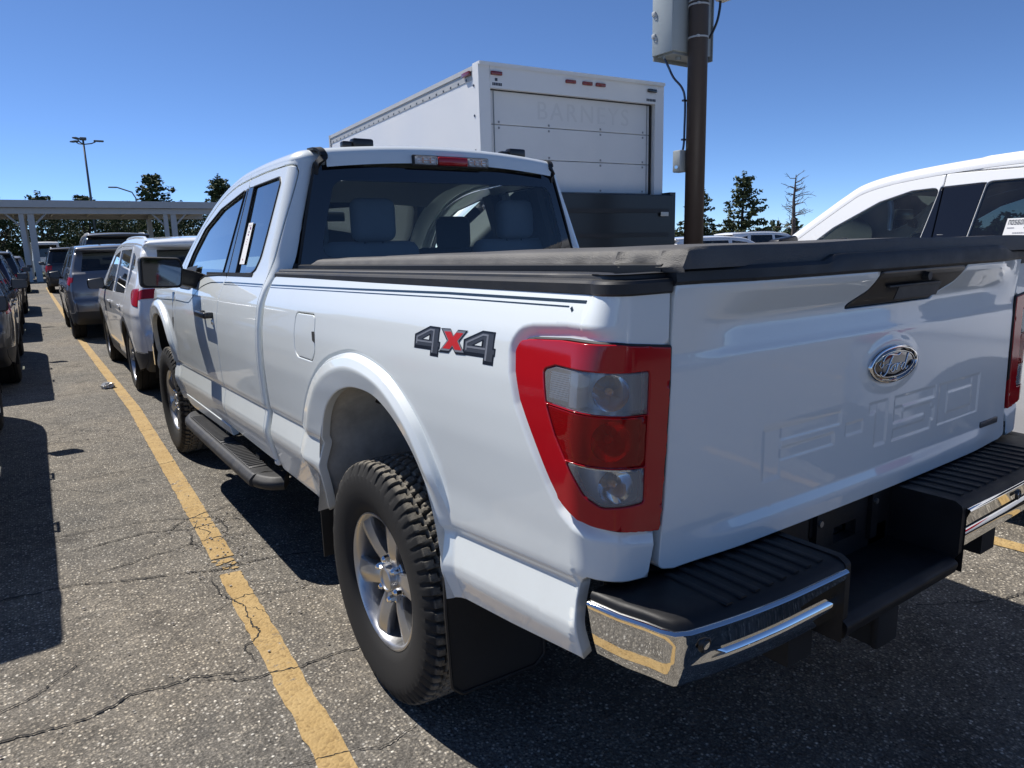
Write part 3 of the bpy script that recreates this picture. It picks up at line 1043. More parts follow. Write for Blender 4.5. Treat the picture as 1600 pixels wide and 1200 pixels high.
# --- cab side: front fender, doors, quarter
cab_out = [(-1.100, .515), (-1.085, 1.30), (-1.062, 1.395), (-1.062, 1.402), (-1.118, 1.835), (-1.126, 1.872)]
cab_out += [(-p[0], p[1]) for p in catmull([(1.30, 1.877), (1.6, 1.878), (1.85, 1.872), (2.16, 1.850), (2.49, 1.778), (2.81, 1.642), (3.04, 1.495), (3.20, 1.375), (3.32, 1.285)], 4)]
cab_out += [(-3.6, 1.262), (-4.0, 1.235), (-4.4, 1.19), (-4.56, 1.10), (-4.60, .90), (-4.58, .62), (-4.20, .55)]
cab_out += [(-(p[0] + 3.69), p[1]) for p in ARCHS if p[0] < .47 and p[1] > .553]
cab_out += [(-3.19, .50), (-2.9, .478), (-2.0, .496)]
DW_F = rpoly([(1.985, 1.362), (1.915, 1.795), (2.386, 1.722), (2.70, 1.620), (2.90, 1.475), (2.985, 1.375), (2.99, 1.262), (2.70, 1.262), (2.52, 1.312), (2.40, 1.346)], [.01, .015, .2, .2, .2, .05, .01, .01, .1, .1])
DW_R = rpoly([(1.715, 1.368), (1.755, 1.800), (1.335, 1.810), (1.300, 1.78), (1.318, 1.55), (1.330, 1.45), (1.375, 1.395), (1.43, 1.376)], [.01, .012, .02, .015, .1, .08, .05, .05])
neg = lambda P: np.stack([-np.asarray(P)[:, 0], np.asarray(P)[:, 1]], 1)
seamBC = np.array([(1.878, 1.868), (1.868, 1.80), (1.882, 1.36), (1.895, 1.1), (1.90, .47)])
seamtop = catmull([(1.168, 1.60), (1.172, 1.79), (1.185, 1.835), (1.23, 1.855), (1.5, 1.857), (1.80, 1.850), (2.157, 1.827), (2.49, 1.755), (2.80, 1.620), (3.02, 1.470), (3.10, 1.38), (3.10, 1.27)], 4)
seamrear = np.array([(1.168, 1.60), (1.160, 1.38), (1.160, .48)])
seamF = np.array([(3.10, 1.27), (3.075, 1.20), (3.075, .9), (3.10, .66), (3.02, .47)])
doorline = np.concatenate([seamrear[::-1], seamtop[1:], seamF[1:]])
rock = np.array([(3.16, .552), (2.0, .553), (1.135, .538)])
fendtop = np.array([(3.0955, 1.262), (3.4, 1.245), (4.0, 1.215), (4.42, 1.165), (4.6, 1.12)])
ex = rings_extra(3.69)
for w in (.035, .024, .014, .007, 0, -.007, -.014, -.022, -.05, -.08, -.092, -.104, -.12, -.2):
    for s in np.arange(-3.2, -1.12, .017): ex.append((s, float(zcr(-s)) + w))
for z in np.arange(.55, 1.87, .022):
    for s in np.arange(-1.235, -1.06, .012): ex.append((s, z))
TRB_F = np.array([(1.8885, 1.364), (1.8745, 1.800), (1.909, 1.797), (1.978, 1.364)])
TRB_R = np.array([(1.7215, 1.366), (1.7605, 1.802), (1.861, 1.802), (1.875, 1.364)])
d = skin(cab_map, cab_out, [(neg(seamBC), False, .005), (neg(doorline), False, .005), (neg(rock), False, .003), (neg(fendtop), False, .004),
                            (neg(DW_F), True, .003), (neg(DW_R), True, .003), (neg(TRB_F), True, .001), (neg(TRB_R), True, .001)],
         spacing=.03, extra=ex, roll=.0035,
         seedlist=[('quarter', (-1.14, 1.2)), ('rear_door', (-1.5, 1.1)), ('front_door', (-2.4, 1.0)), ('fender', (-3.2, 1.15)), ('rocker', (-2.2, .52)), ('front_glass', (-2.4, 1.5)), ('rear_glass', (-1.5, 1.6)), ('tb_f', (-1.91, 1.6)), ('tb_r', (-1.81, 1.6)), ('fender', (-4.45, 1.0))],
         off=dict(front_glass=-.010, rear_glass=-.006, rocker=.006))
nr = lambda uv: (uv[:, 1] > 1.86) | (uv[:, 0] > -1.075)
both('cab_quarter_panel', d['quarter'], M['white'], False, depth=.02, roll=.0035, noroll=nr)
fd = both('front_door', d['front_door'], M['white'], False, depth=.03)
rd = both('rear_door', d['rear_door'], M['white'], False, depth=.03)
both('front_fender', d['fender'], M['white'], False, depth=.03)
both('rocker_panel', d['rocker'], M['white'], False, depth=.03)
for k, src, dd, mt in (('window_glass', fd, 'front_glass', 'g_side'), ('window_glass', rd, 'rear_glass', 'g_side'), ('pillar_trim', fd, 'tb_f', 'gloss'), ('pillar_trim', rd, 'tb_r', 'gloss')):
    if dd not in d: continue
    for i, o in enumerate(both(k, d[dd], M[mt], False, depth=0 if 'glass' in k else .006, roll=0 if 'glass' in k else .002)):
        o.parent = src[i]
# window seals: a thin black bead round each opening
for P, src in ((DW_F, fd), (DW_R, rd)):
    q = densify(P, .03)
    c = cab_map(-q[:, 0], q[:, 1])
    for sgn, pr in ((1, src[0]), (-1, src[1])):
        mb = MB()
        pts = [(sgn * p[0], p[1], p[2]) for p in c]
        mb.tube(pts + pts[:2], .0055, 6)
        obj('window_seal', mb, M['rubber'], pr)
# belt moulding under the side windows
for a, b, src in ((1.40, 1.87, rd), (1.89, 2.36, fd)):
    y = np.linspace(a, b, 16)
    c = cab_map(-y, np.full(16, 1.371) - .0185 * (y - 1.3) * .6)
    for sgn, pr in ((1, src[0]), (-1, src[1])):
        mb = MB()
        mb.sweep([(sgn * p[0], p[1], p[2]) for p in c], [(-.006, -.009), (.006, -.009), (.007, .006), (-.003, .010)])
        obj('belt_moulding', mb, M['rubber'], pr)

# --- roof: rails that follow the door tops, and the skin between them
rail_yz = catmull([(1.175, 1.872), (1.30, 1.877), (1.6, 1.878), (1.85, 1.872), (2.16, 1.850), (2.49, 1.778), (2.81, 1.642), (3.04, 1.495), (3.20, 1.375), (3.32, 1.285)], 8)
def rail_rings(sg):
    rr = []
    n = len(rail_yz)
    for i in range(n):
        y, z = rail_yz[i]
        t = rail_yz[min(i + 1, n - 1)] - rail_yz[max(i - 1, 0)]
        t /= np.linalg.norm(t)
        up = np.array([-t[1], t[0]])
        if up[1] < 0: up = -up
        x0 = float(cab_map([-max(y, 1.30)], [z])[0][0])
        ring = [(sg * (x0 + .003), y - up[0] * .016, z - up[1] * .016)]
        for k in range(10):
            a = k / 9 * math.pi / 2
            dx, dh = .095 * (1 - math.cos(a)) + .012 * k / 9, .052 * math.sin(a)
            ring.append((sg * (x0 + dx * 1.0), y + up[0] * dh, z + up[1] * dh))
        rr.append(ring)
    return rr
def corner_rings(sg, first):
    # the roof corner: the same rolled section led round the plan curve of the cab
    rr = []
    sv = np.linspace(-1.30, -1.070, 15)
    for i, s_ in enumerate(sv):
        f = i / 14
        p = cab_map([s_], [1.8745 - .004 * f])[0]
        q = cab_map([s_ + .004], [1.8745])[0] - cab_map([s_ - .004], [1.8745])[0]
        q /= np.linalg.norm(q)
        inn = np.array([-q[1], q[0]])
        if inn[0] < 0 and f < .5: inn = -inn
        if inn[1] < 0 and f >= .5: inn = -inn
        # all sections run towards one point on the roof so that the corner closes
        tgt = np.array([first[-1][0] * sg * (1 - .02 * f), 1.30 - .045 * f, first[-1][2] + .001])
        ring = [(sg * (p[0] + inn[0] * .003), p[1] + inn[1] * .003, p[2] - .016)]
        for k in range(10):
            a = k / 9 * math.pi / 2
            c = 1 - math.cos(a)
            x = p[0] + (tgt[0] - p[0]) * (c * .9 + .1 * k / 9)
            y = p[1] + (tgt[1] - p[1]) * (c * .9 + .1 * k / 9)
            z = p[2] + (tgt[2] - p[2]) * math.sin(a)
            ring.append((sg * x, y, z))
        rr.append(ring)
    return rr
for sg in (1, -1):
    mb = MB()
    rr = rail_rings(sg)
    i0 = next(i for i in range(len(rail_yz)) if rail_yz[i][0] >= 1.2999)
    mb.loft(corner_rings(sg, rr[i0])[::-1] + rr[i0 + 1:], closed=False)
    obj('roof_rail_panel', mb, M['white'], truck, smooth=180)
    RAIL = rr if sg == 1 else RAIL
n_roof = 34
mb = MB()
rows = []
for i in range(n_roof):
    y, z = rail_yz[i]
    e = RAIL[i][-1]
    row = []
    for k in range(25):
        u = k / 24 * 2 - 1
        row.append((-e[0] * u, e[1] - (0.03 * (1 - u * u) if y > 2.0 else 0) * 0, e[2] + .030 * (1 - u ** 2) * 1.15))
    rows.append(row)
# roll the rear edge over and down to the glass
head = []
for j, a in enumerate(np.linspace(math.pi / 2, 0.12, 7)):
    row = []
    for k in range(25):
        u = k / 24 * 2 - 1
        e = rows[0][k]
        row.append((e[0] * (1 - .004 * j), e[1] - .055 * math.cos(a) - .018 * (1 - u * u), e[2] - .045 * (1 - math.sin(a))))
    head.append(row)
low = [(p[0] * 1.0, p[1] - .006, p[2] - .045) for p in head[-1]]
mb.grid([low] + head[::-1] + rows)
obj('roof_panel', mb, M['white'], truck, smooth=180)
# black rubber seams where the roof skin meets the corner pieces
for sg in (1, -1):
    mb = MB()
    e = [rows[k][0] for k in (6, 4, 2, 1)] + [h[0] for h in head]
    e = [(sg * -(abs(p[0]) + .006), p[1] - .0015, p[2] + .0015) for p in e]
    q0 = Vector(e[-1])
    e += [(-sg * .655, q0.y + .004, q0.z - .016), (-sg * .664, 1.132, 1.858), (-sg * .670, 1.146, 1.838), (-sg * .674, 1.150, 1.81)]
    path = catmull_c(e, 3)
    mb.sweep([tuple(p) for p in path], [(-.015, -.010), (.015, -.010), (.015, .003), (-.015, .003)], up=(0, -1, 1))
    obj('roof_seam_strip', mb, M['rubber'], truck, smooth=40)
# headliner
mb = MB()
ext = []
for i in range(n_roof, n_roof + 9):
    e = RAIL[i][-1]
    ext.append([(-e[0] * u, e[1] + .05 * (1 - u * u), e[2] + .03 * (1 - u * u)) for u in np.linspace(-1, 1, 25)])
mb.grid([[(p[0] * .97, p[1], p[2] - .045) for p in r] for k_, r in enumerate(rows + ext)][:len(rows)] + [[(p[0] * .97, p[1], p[2] - .040) for p in r] for r in ext])
obj('headliner', mb, M['headl'], truck, smooth=180)

# --- rear window: black frit border round a tinted pane
def rearw(x, z):
    x, z = np.asarray(x, float), np.asarray(z, float)
    return np.stack([x, yrear(z) - .012 - .030 * (1 - (x / .8) ** 2), z], 1)
RW_out = rpoly([(-.795, 1.385), (.795, 1.385), (.672, 1.850), (-.672, 1.850)], [.02, .02, .05, .05])
RW_in = rpoly([(-.690, 1.440), (.720, 1.440), (.640, 1.785), (-.590, 1.785)], [.06, .06, .07, .07])
d = skin(rearw, RW_out, [(RW_in, True, .0006)], spacing=.05, roll=0, seedlist=[('frit', (-.75, 1.40)), ('pane', (0, 1.6))])
fr = obj('rear_window_frame', skin_mesh('rear_window_frame', d['frit'], flip=False, depth=.006, roll=0), M['g_black'], truck)
obj('rear_window_glass', skin_mesh('rear_window_glass', d['pane'], flip=False, depth=0, roll=0), M['g_rear'], truck)
for sg in (-1, 1):
    mb = MB()
    mb.tube([(sg * .797, 1.112, 1.385), (sg * .737, 1.128, 1.62), (sg * .674, 1.150, 1.852)], .006, 6)
    obj('rear_window_seal', mb, M['rubber'], truck)
mb = MB()
mb.box((0, 1.15, 1.375), (1.62, .05, .09))
obj('cab_rear_shelf', mb, M['trim'], truck)
# high stop lamp in the rear edge of the roof
ch = empty('high_stop_lamp')
ch.parent = truck
yl, zl = rows[0][12][1] - .074, 1.884
for nm, a, b, mt in (('clear_lens', -.205, -.085, 'lens_clear'), ('red_lens', -.083, .083, 'lampred'), ('clear_lens', .085, .205, 'lens_clear')):
    mb = MB()
    mb.rbox(((a + b) / 2, yl - .018, zl), (b - a, .024, .040), .008, 3)
    obj(nm, mb, M[mt], ch)
mb = MB()
mb.rbox((0, yl - .004, zl), (.43, .012, .052), .006, 2)
obj('lamp_bezel', mb, M['plastic'], ch)
for a in (-.145, .145):
    mb = MB()
    mb.rbox((a, yl - .0095, zl), (.115, .003, .036), .001, 1)
    for dx in (-.038, 0, .038):
        mb.lathe([(-.001, .016), (.006, .012), (.009, .002)], (a + dx, yl - .018, zl), 1, 12)
    obj('lamp_reflector', mb, M['bowl'], ch)
    mb = MB()
    for dx in (-.02, .02): mb.cyl((a + dx, yl - .021, zl - .012), (a + dx, yl - .021, zl + .012), .004, n=8)
    mb.cyl((a - .045, yl - .020, zl), (a + .045, yl - .020, zl), .002, n=6)
    obj('bulb', mb, M['amber'], ch)
# black brackets on the roof
for x in (-.43, .455):
    mb = MB()
    mb.rbox((x + .02, 1.22, 1.962), (.105, .05, .045), .010, 2)
    mb.rbox((x - .055, 1.225, 1.955), (.05, .04, .030), .008, 2)
    mb.box((x, 1.225, 1.93), (.14, .03, .035))
    obj('roof_bracket', mb, M['satin'], truck)

# --- windscreen, cowl, hood, nose
mb = MB()
ws = []
for i in range(n_roof - 1, len(rail_yz)):
    e = RAIL[i][-1]
    ws.append([(-e[0] * u, e[1] + .10 * (1 - u * u) * min(1, (i - n_roof + 1) / 12), e[2] + .03 * (1 - u * u)) for u in np.linspace(-1, 1, 15)])
mb.grid(ws)
obj('windscreen', mb, M['g_clear'], truck, smooth=180)
mb = MB()
hd = []
for y, z, w in ((3.26, 1.29, .86), (3.5, 1.275, .87), (3.9, 1.255, .87), (4.25, 1.225, .85), (4.42, 1.19, .82), (4.50, 1.14, .80), (4.52, 1.05, .79)):
    hd.append([(w * u, y + .10 * (1 - u * u), z + .05 * (1 - abs(u) ** 3) * (1 if y < 4.4 else .6)) for u in np.linspace(-1, 1, 15)])
mb.grid(hd)
obj('hood', mb, M['white'], truck, smooth=180)
mb = MB()
mb.rbox((0, 4.60, .95), (1.30, .12, .42), .04, 3)
obj('grille', mb, M['chrome'], truck)
for sg in (-1, 1):
    mb = MB()
    mb.rbox((sg * .76, 4.52, 1.0), (.26, .16, .26), .04, 3)
    obj('headlight', mb, M['lens_clear'], truck)
mb = MB()
mb.rbox((0, 4.66, .62), (1.86, .22, .26), .05, 3)
obj('front_bumper', mb, M['chrome'], truck)

# --- tailgate
def tg_y(x, z):
    z = np.asarray(z, float)
    a = np.interp(z, [.76, .80, .845, .875, 1.0, 1.228, 1.240, 1.252, 1.295, 1.306, 1.318, 1.375, 1.392, 1.402], [-.008, -.011, -.011, 0, 0, 0, .001, .005, .014, .0145, .011, -.030, -.036, -.030])
    b = np.interp(z, [.76, .875, 1.228, 1.255, 1.392, 1.402], [-.004, 0, 0, .003, -.008, -.004])
    w = 1 - sstep(np.abs(x), .56, .76)
    return YT - .014 * (1 - (np.asarray(x) / .81) ** 2) + a * w + b * (1 - w)
# embossed letters F-150 (strokes as boxes in the x,z plane)
LET = []
def let_rect(x0, z0, x1, z1): LET.append(np.array([(x0, z0), (x1, z0), (x1, z1), (x0, z1)]))
_l = lambda *a: let_rect(*a)
_l(-.497, .935, -.437, 1.052); _l(-.437, 1.022, -.200, 1.052); _l(-.437, .974, -.225, 1.000)
_l(-.170, .985, -.095, 1.012)
_l(-.030, .935, .022, 1.050); _l(-.062, 1.026, -.030, 1.050)
_l(.062, 1.022, .286, 1.050); _l(.062, .980, .108, 1.022); _l(.108, .980, .270, 1.006); _l(.236, .958, .286, .992); _l(.062, .932, .270, .958)
_l(.318, .932, .366, 1.050); _l(.532, .932, .580, 1.050); _l(.366, 1.024, .532, 1.050); _l(.366, .932, .532, .958)
def emboss(x, z):
    Q = np.stack([np.asarray(x, float), np.asarray(z, float)], 1)
    m = (Q[:, 1] > .91) & (Q[:, 1] < 1.075) & (np.abs(Q[:, 0] - .04) < .60)
    out = np.zeros(len(Q))
    if m.any():
        q = Q[m]
        s = np.full(len(q), -1.0)
        for r in LET:
            c, hlf = (r[0] + r[2]) / 2, (r[2] - r[0]) / 2
            e = np.abs(q - c) - hlf
            sd = np.minimum(np.maximum(e[:, 0], e[:, 1]), 0) + np.hypot(np.maximum(e[:, 0], 0), np.maximum(e[:, 1], 0))
            s = np.maximum(s, -sd)
        out[m] = .0019 * sstep(s, -.006, .003)
    return out
def tg_map(x, z):
    x, z = np.asarray(x, float), np.asarray(z, float)
    y = tg_y(x, z) + emboss(x, z)
    r2 = ((x - .022) / .155) ** 2 + ((z - 1.148) / .082) ** 2
    y = y - .004 * (1 - sstep(np.sqrt(r2), .72, 1.0))      # raised pad round the badge
    return np.stack([x, y, z], 1)
tg_out = rpoly([(-.806, 1.398), (-.806, 1.27), (-.812, 1.07), (-.819, .95), (-.826, .888), (-.835, .812), (-.79, .802), (.79, .802), (.835, .812), (.826, .888), (.819, .95), (.812, 1.07), (.806, 1.27), (.806, 1.398)], [.006, .01, .01, .01, .01, .02, .01, .01, .02, .01, .01, .01, .01, .006])
tg_out = np.stack([tg_out[:, 0] * (.985), tg_out[:, 1]], 1)
ex = []
for z in (.83, .845, .853, .861, .869, .877, .885, 1.218, 1.228, 1.234, 1.240, 1.246, 1.252, 1.26, 1.285, 1.295, 1.301, 1.306, 1.312, 1.318, 1.326, 1.36, 1.37, 1.378, 1.385, 1.392):
    ex += [(x, z) for x in np.arange(-.80, .80, .017)]
for x in np.arange(-.52, .60, .006):
    for z in np.arange(.925, 1.062, .006): ex.append((x, z))
for r in np.arange(.6, 1.06, .05):
    for a in np.arange(0, 2 * math.pi, .06): ex.append((.022 + .155 * r * math.cos(a), 1.148 + .082 * r * math.sin(a)))
HND = rpoly([(-.118, 1.398), (-.130, 1.345), (-.196, 1.305), (.235, 1.305), (.315, 1.345), (.335, 1.398)], [.004, .02, .006, .03, .02, .004])
d = skin(tg_map, tg_out, [(HND, True, .002)], spacing=.026, extra=ex, roll=.003, seedlist=[('gate', (0, .9)), ('handle', (0.05, 1.35))])
tg = obj('tailgate', skin_mesh('tailgate', d['gate'], flip=False, depth=.03, roll=.0035), M['white'], truck)
dh = d['handle']
hn = obj('tailgate_handle', skin_mesh('tailgate_handle', dh, flip=False, depth=.01, roll=.002), M['satin'], tg)
mb = MB()
yy = float(tg_y(0.05, 1.35))
mb.prism([(-.02, 1.318), (.20, 1.318), (.225, 1.352), (.005, 1.352)], 1, yy - .0045, yy - .0025)
obj('handle_recess', mb, M['plastic'], tg)
mb = MB()
mb.cyl((.105, yy - .030, 1.372), (.105, yy - .012, 1.372), .011, n=16)
mb.rbox((.07, yy - .008, 1.352), (.26, .010, .006), .002)
obj('handle_camera', mb, M['plastic'], tg)
# black cap along the top of the tailgate, higher over the middle
mb = MB()
rings = []
for x in np.linspace(-.80, .80, 41):
    hgt = .030 + .014 * sstep(x, -.36, -.31) * sstep(-x, -.62, -.57)
    yb = float(tg_y(x, 1.392)) - .006
    rings.append([(x, yb + .004, 1.394), (x, yb - .002, 1.400), (x, yb, 1.396 + hgt * .75), (x, yb + .008, 1.396 + hgt), (x, yb + .10, 1.398 + hgt), (x, yb + .11, 1.39), (x, yb + .02, 1.388)])
mb.loft(rings, True, True, True)
obj('tailgate_cap', mb, M['plastic'], tg)
# oval badge with script
bd = empty('oval_badge')
bd.parent = tg
bc = (.022, float(tg_y(.022, 1.148)) - .004, 1.148)
def oval(a, b, y0, y1, rim=0):
    mb = MB()
    ring = lambda a_, b_, y: [(bc[0] + a_ * math.cos(t), bc[1] + y, bc[2] + b_ * math.sin(t)) for t in np.linspace(0, 2 * math.pi, 64, endpoint=False)]
    if rim:
        mb.loft([ring(a, b, 0), ring(a, b, y1 * .6), ring(a - rim * .3, b - rim * .3, y1), ring(a - rim * .8, b - rim * .8, y1), ring(a - rim, b - rim, y1 * .4)], True)
    else:
        mb.loft([ring(a, b, y0), ring(a * .9, b * .9, y1), ring(a * .5, b * .5, y1 * 1.12), ring(.002, .002, y1 * 1.15)], True, False, True)
    return mb
obj('badge_rim', oval(.118, .050, 0, -.009, .0085), M['chrome'], bd, smooth=60)
obj('badge_field', oval(.1105, .0425, -.003, -.0065), M['emblem'], bd, smooth=180)
obj('badge_line', (lambda: (lambda mb: mb.tube([(bc[0] + .099 * math.cos(t), bc[1] - .0072, bc[2] + .0335 * math.sin(t)) for t in np.linspace(0, 2 * math.pi, 64)], .0009, 5))(MB()))(), M['chrome'], bd)
SCR = [
    ([(-.066, .010), (-.071, .003), (-.064, -.004), (-.055, .002), (-.054, .014), (-.044, .024), (-.026, .026), (-.006, .022), (.010, .021), (.022, .026)], (.0012, .0032)),
    ([(-.012, .022), (-.022, .010), (-.030, -.006), (-.040, -.020), (-.054, -.026), (-.064, -.021), (-.062, -.013)], (.0030, .0016)),
    ([(-.046, -.001), (-.034, .002), (-.020, .001), (-.016, .005)], (.0010, .0018)),
    ([(-.006, -.002), (-.016, -.006), (-.019, -.015), (-.012, -.020), (-.003, -.015), (0.000, -.006), (-.006, -.002), (.004, -.001), (.011, .000)], (.0022, .0014)),
    ([(.012, .001), (.010, -.009), (.008, -.019), (.012, -.007), (.020, -.001), (.026, -.003), (.026, -.008)], (.0018, .0020)),
    ([(.046, -.003), (.038, -.003), (.031, -.010), (.031, -.017), (.038, -.019), (.046, -.011), (.053, .006), (.060, .022), (.052, .000), (.047, -.015), (.053, -.019), (.062, -.012)], (.0020, .0018)),
]
mb = MB()
for pts, (r0, r1) in SCR:
    c = catmull(pts, 6)
    n = len(c)
    rr = [(r0 + (r1 - r0) * i / (n - 1)) * (.6 if i in (0, n - 1) else 1) * .92 for i in range(n)]
    mb.tube([(bc[0] + p[0] * 1.08, bc[1] - .0078, bc[2] + p[1] * 1.04 + .001) for p in c], rr, 6)
obj('badge_script', mb, M['chrome'], bd, smooth=180)
# small dark plate at the lower corner of the gate
mb = MB()
x0, z0 = .70, .882
y0 = float(tg_y(x0, z0))
mb.rbox((x0 - .02, y0 - .003, z0 - .004), (.125, .006, .020), .003)
obj('gate_plate', mb, M['decald'], tg)

# --- tail lamps
def lamp_map(s, z):
    return bed_map(s, z, lampdip=False, fl=False)
LO_ = densify(LAMP, .012)
CLT = rpoly([(.915, 1.229), (.95, 1.240), (1.170, 1.233), (1.1665, 1.149), (1.017, 1.161), (.931, 1.164)], [.01, .01, .006, .003, .02, .004])
CLM = rpoly([(.9335, 1.1605), (1.017, 1.1575), (1.1663, 1.1455), (1.1608, 1.0450), (1.019, 1.0590), (.9955, 1.0605), (.964, 1.102), (.938, 1.149)], [.004, .02, .003, .003, .02, .004, .02, .02])
CLL = rpoly([(.9985, 1.0570), (1.019, 1.0555), (1.1605, 1.0415), (1.158, .970), (1.067, .973), (1.037, .993), (1.008, 1.040)], [.004, .02, .003, .01, .03, .03, .02])
d = skin(lamp_map, LO_, [(CLT, True, .0010), (CLM, True, .0010), (CLL, True, .0010)], spacing=.016, roll=.0025, default='frame', seedlist=[('frame', (.87, 1.25)), ('frame', (.86, 1.16)), ('frame', (.97, 1.04)), ('frame', (1.0, .98)), ('frame', (1.20, 1.2)), ('frame', (1.195, 1.1)), ('frame', (1.19, .95)), ('top', (1.05, 1.2)), ('mid', (1.07, 1.10)), ('low', (1.1, 1.01))], off=dict(frame=.006, top=.0035, mid=.0035, low=.0035))
lens = {}
back = skin(lamp_map, offset_line(densify(LO_, .012), -.004, True), (), spacing=.02, roll=0, seedlist=[('b', (1.05, 1.1))], off=dict(b=-.045))
for sg in (False, True):
    tl = empty('tail_light')
    tl.parent = truck
    obj('lens_frame', skin_mesh('lens_frame', d['frame'], depth=.02, roll=.003, mirror=sg), M['lampred'], tl)
    obj('clear_lens', skin_mesh('clear_lens', d['top'], depth=0, roll=.001, mirror=sg), M['lens_clear'], tl)
    obj('red_lens', skin_mesh('red_lens', d['mid'], depth=0, roll=.001, mirror=sg), M['lens_red'], tl)
    obj('clear_lens', skin_mesh('clear_lens', d['low'], depth=0, roll=.001, mirror=sg), M['lens_clear'], tl)
    obj('lamp_bowl', skin_mesh('lamp_bowl', back['b'], depth=0, roll=0, mirror=sg), M['bowl'], tl)
    m_ = -1 if sg else 1
    def lp(s, z, h=0.0):
        e = 1e-3
        p = lamp_map([s], [z])[0]
        q, r = lamp_map([s + e], [z])[0] - lamp_map([s - e], [z])[0], lamp_map([s], [z + e])[0] - lamp_map([s], [z - e])[0]
        nn = np.cross(q, r)
        nn /= np.linalg.norm(nn)
        p = p + nn * h
        return (p[0] * m_, p[1], p[2])
    # inner walls between the three chambers, hatched blocks, reflector cups, bulbs
    for zz, sl in ((1.160, -.0155), (1.058, -.018)):
        mb = MB()
        ss = np.linspace(.945 if zz > 1.1 else 1.0, 1.165, 9)
        for dz, hh in ((0, 0),):
            P0 = [[lp(s, zz + sl * (s - 1.0) / .16 + o_, h) for s in ss] for o_, h in ((.004, -.042), (.004, .000), (-.004, .000), (-.004, -.042))]
            mb.grid(P0)
        obj('chamber_wall', mb, M['chrome'], tl, smooth=30)
    mb = MB()
    for i in range(13):
        z = 1.175 + i * .0042
        a, b = .935 + .0, .995
        mb.add([lp(a, z, .0005), lp(b, z, .0008), lp(b, z + .0026, .0008), lp(a, z + .0026, .0005), lp(a, z + .0034, -.006), lp(b, z + .0034, -.006)], [(0, 1, 2, 3), (3, 2, 5, 4)])
    obj('hatched_block', mb, M['hatch'], tl, smooth=False)
    mb = MB()
    mb.grid([[lp(s, z, h) for z in np.linspace(1.166, 1.232, 5)] for s, h in ((.997, .0005), (1.018, .0012), (1.024, -.030))])
    obj('chamber_wall', mb, M['hatch'], tl, smooth=30)
    mb = MB()
    for i in range(20):
        z = 1.075 + i * .0041
        a = .945 + max(0, (1.145 - z)) * .5
        mb.add([lp(a, z, .0005), lp(1.005, z, .0005), lp(1.005, z + .0026, .0005), lp(a, z + .0026, .0005), lp(a, z + .0034, -.006), lp(1.005, z + .0034, -.006)], [(0, 1, 2, 3), (3, 2, 5, 4)])
    obj('hatched_block', mb, M['hatch'], tl, smooth=False)
    for cs, cz, rr, mt in ((1.085, 1.197, .036, 'amber'), (1.085, 1.102, .040, 'lampred'), (1.095, 1.012, .036, 'amber')):
        c0 = lp(cs, cz, -.040)
        c1 = lp(cs, cz, -.010)
        mb = MB()
        ax = (Vector(c1) - Vector(c0)).normalized()
        q = ax.to_track_quat('Z', 'Y')
        rings = [[Vector(c0) + ax * (.034 * (r_ / rr) ** 2) + q @ Vector((r_ * math.cos(t), r_ * math.sin(t), 0)) for t in np.linspace(0, 2 * math.pi, 24, endpoint=False)] for r_ in np.linspace(.006, rr, 7)]
        mb.loft(rings, True)
        obj('reflector_cup', mb, M['reflector'], tl, smooth=180)
        mb = MB()
        mb.tube([Vector(c0) + ax * k for k in (0, .012, .022, .028)], [.008, .009, .008, .003], 10)
        obj('bulb', mb, M[mt], tl)
    # vertical prisms moulded into the lens
    mb = MB()
    for i in range(16):
        s = 1.108 + i * .0034
        for za, zb in ((1.158 - .0, 1.229), (.974, 1.036)):
            mb.add([lp(s, za, .0005), lp(s + .0017, za, -.0022), lp(s + .0034, za, .0005), lp(s, zb, .0005), lp(s + .0017, zb, -.0022), lp(s + .0034, zb, .0005)], [(0, 1, 4, 3), (1, 2, 5, 4)])
    obj('lens_prisms', mb, M['lens_clear'], tl, smooth=False)
    mb = MB()
    q = densify(LAMP, .015)
    P = bed_map(q[:, 0], q[:, 1], lampdip=True, fl=False)
    mb.tube([(p[0] * m_, p[1], p[2]) for p in P] + [(P[0][0] * m_, P[0][1], P[0][2]), (P[1][0] * m_, P[1][1], P[1][2])], .0045, 6)
    obj('lamp_gasket', mb, M['rubber'], tl)

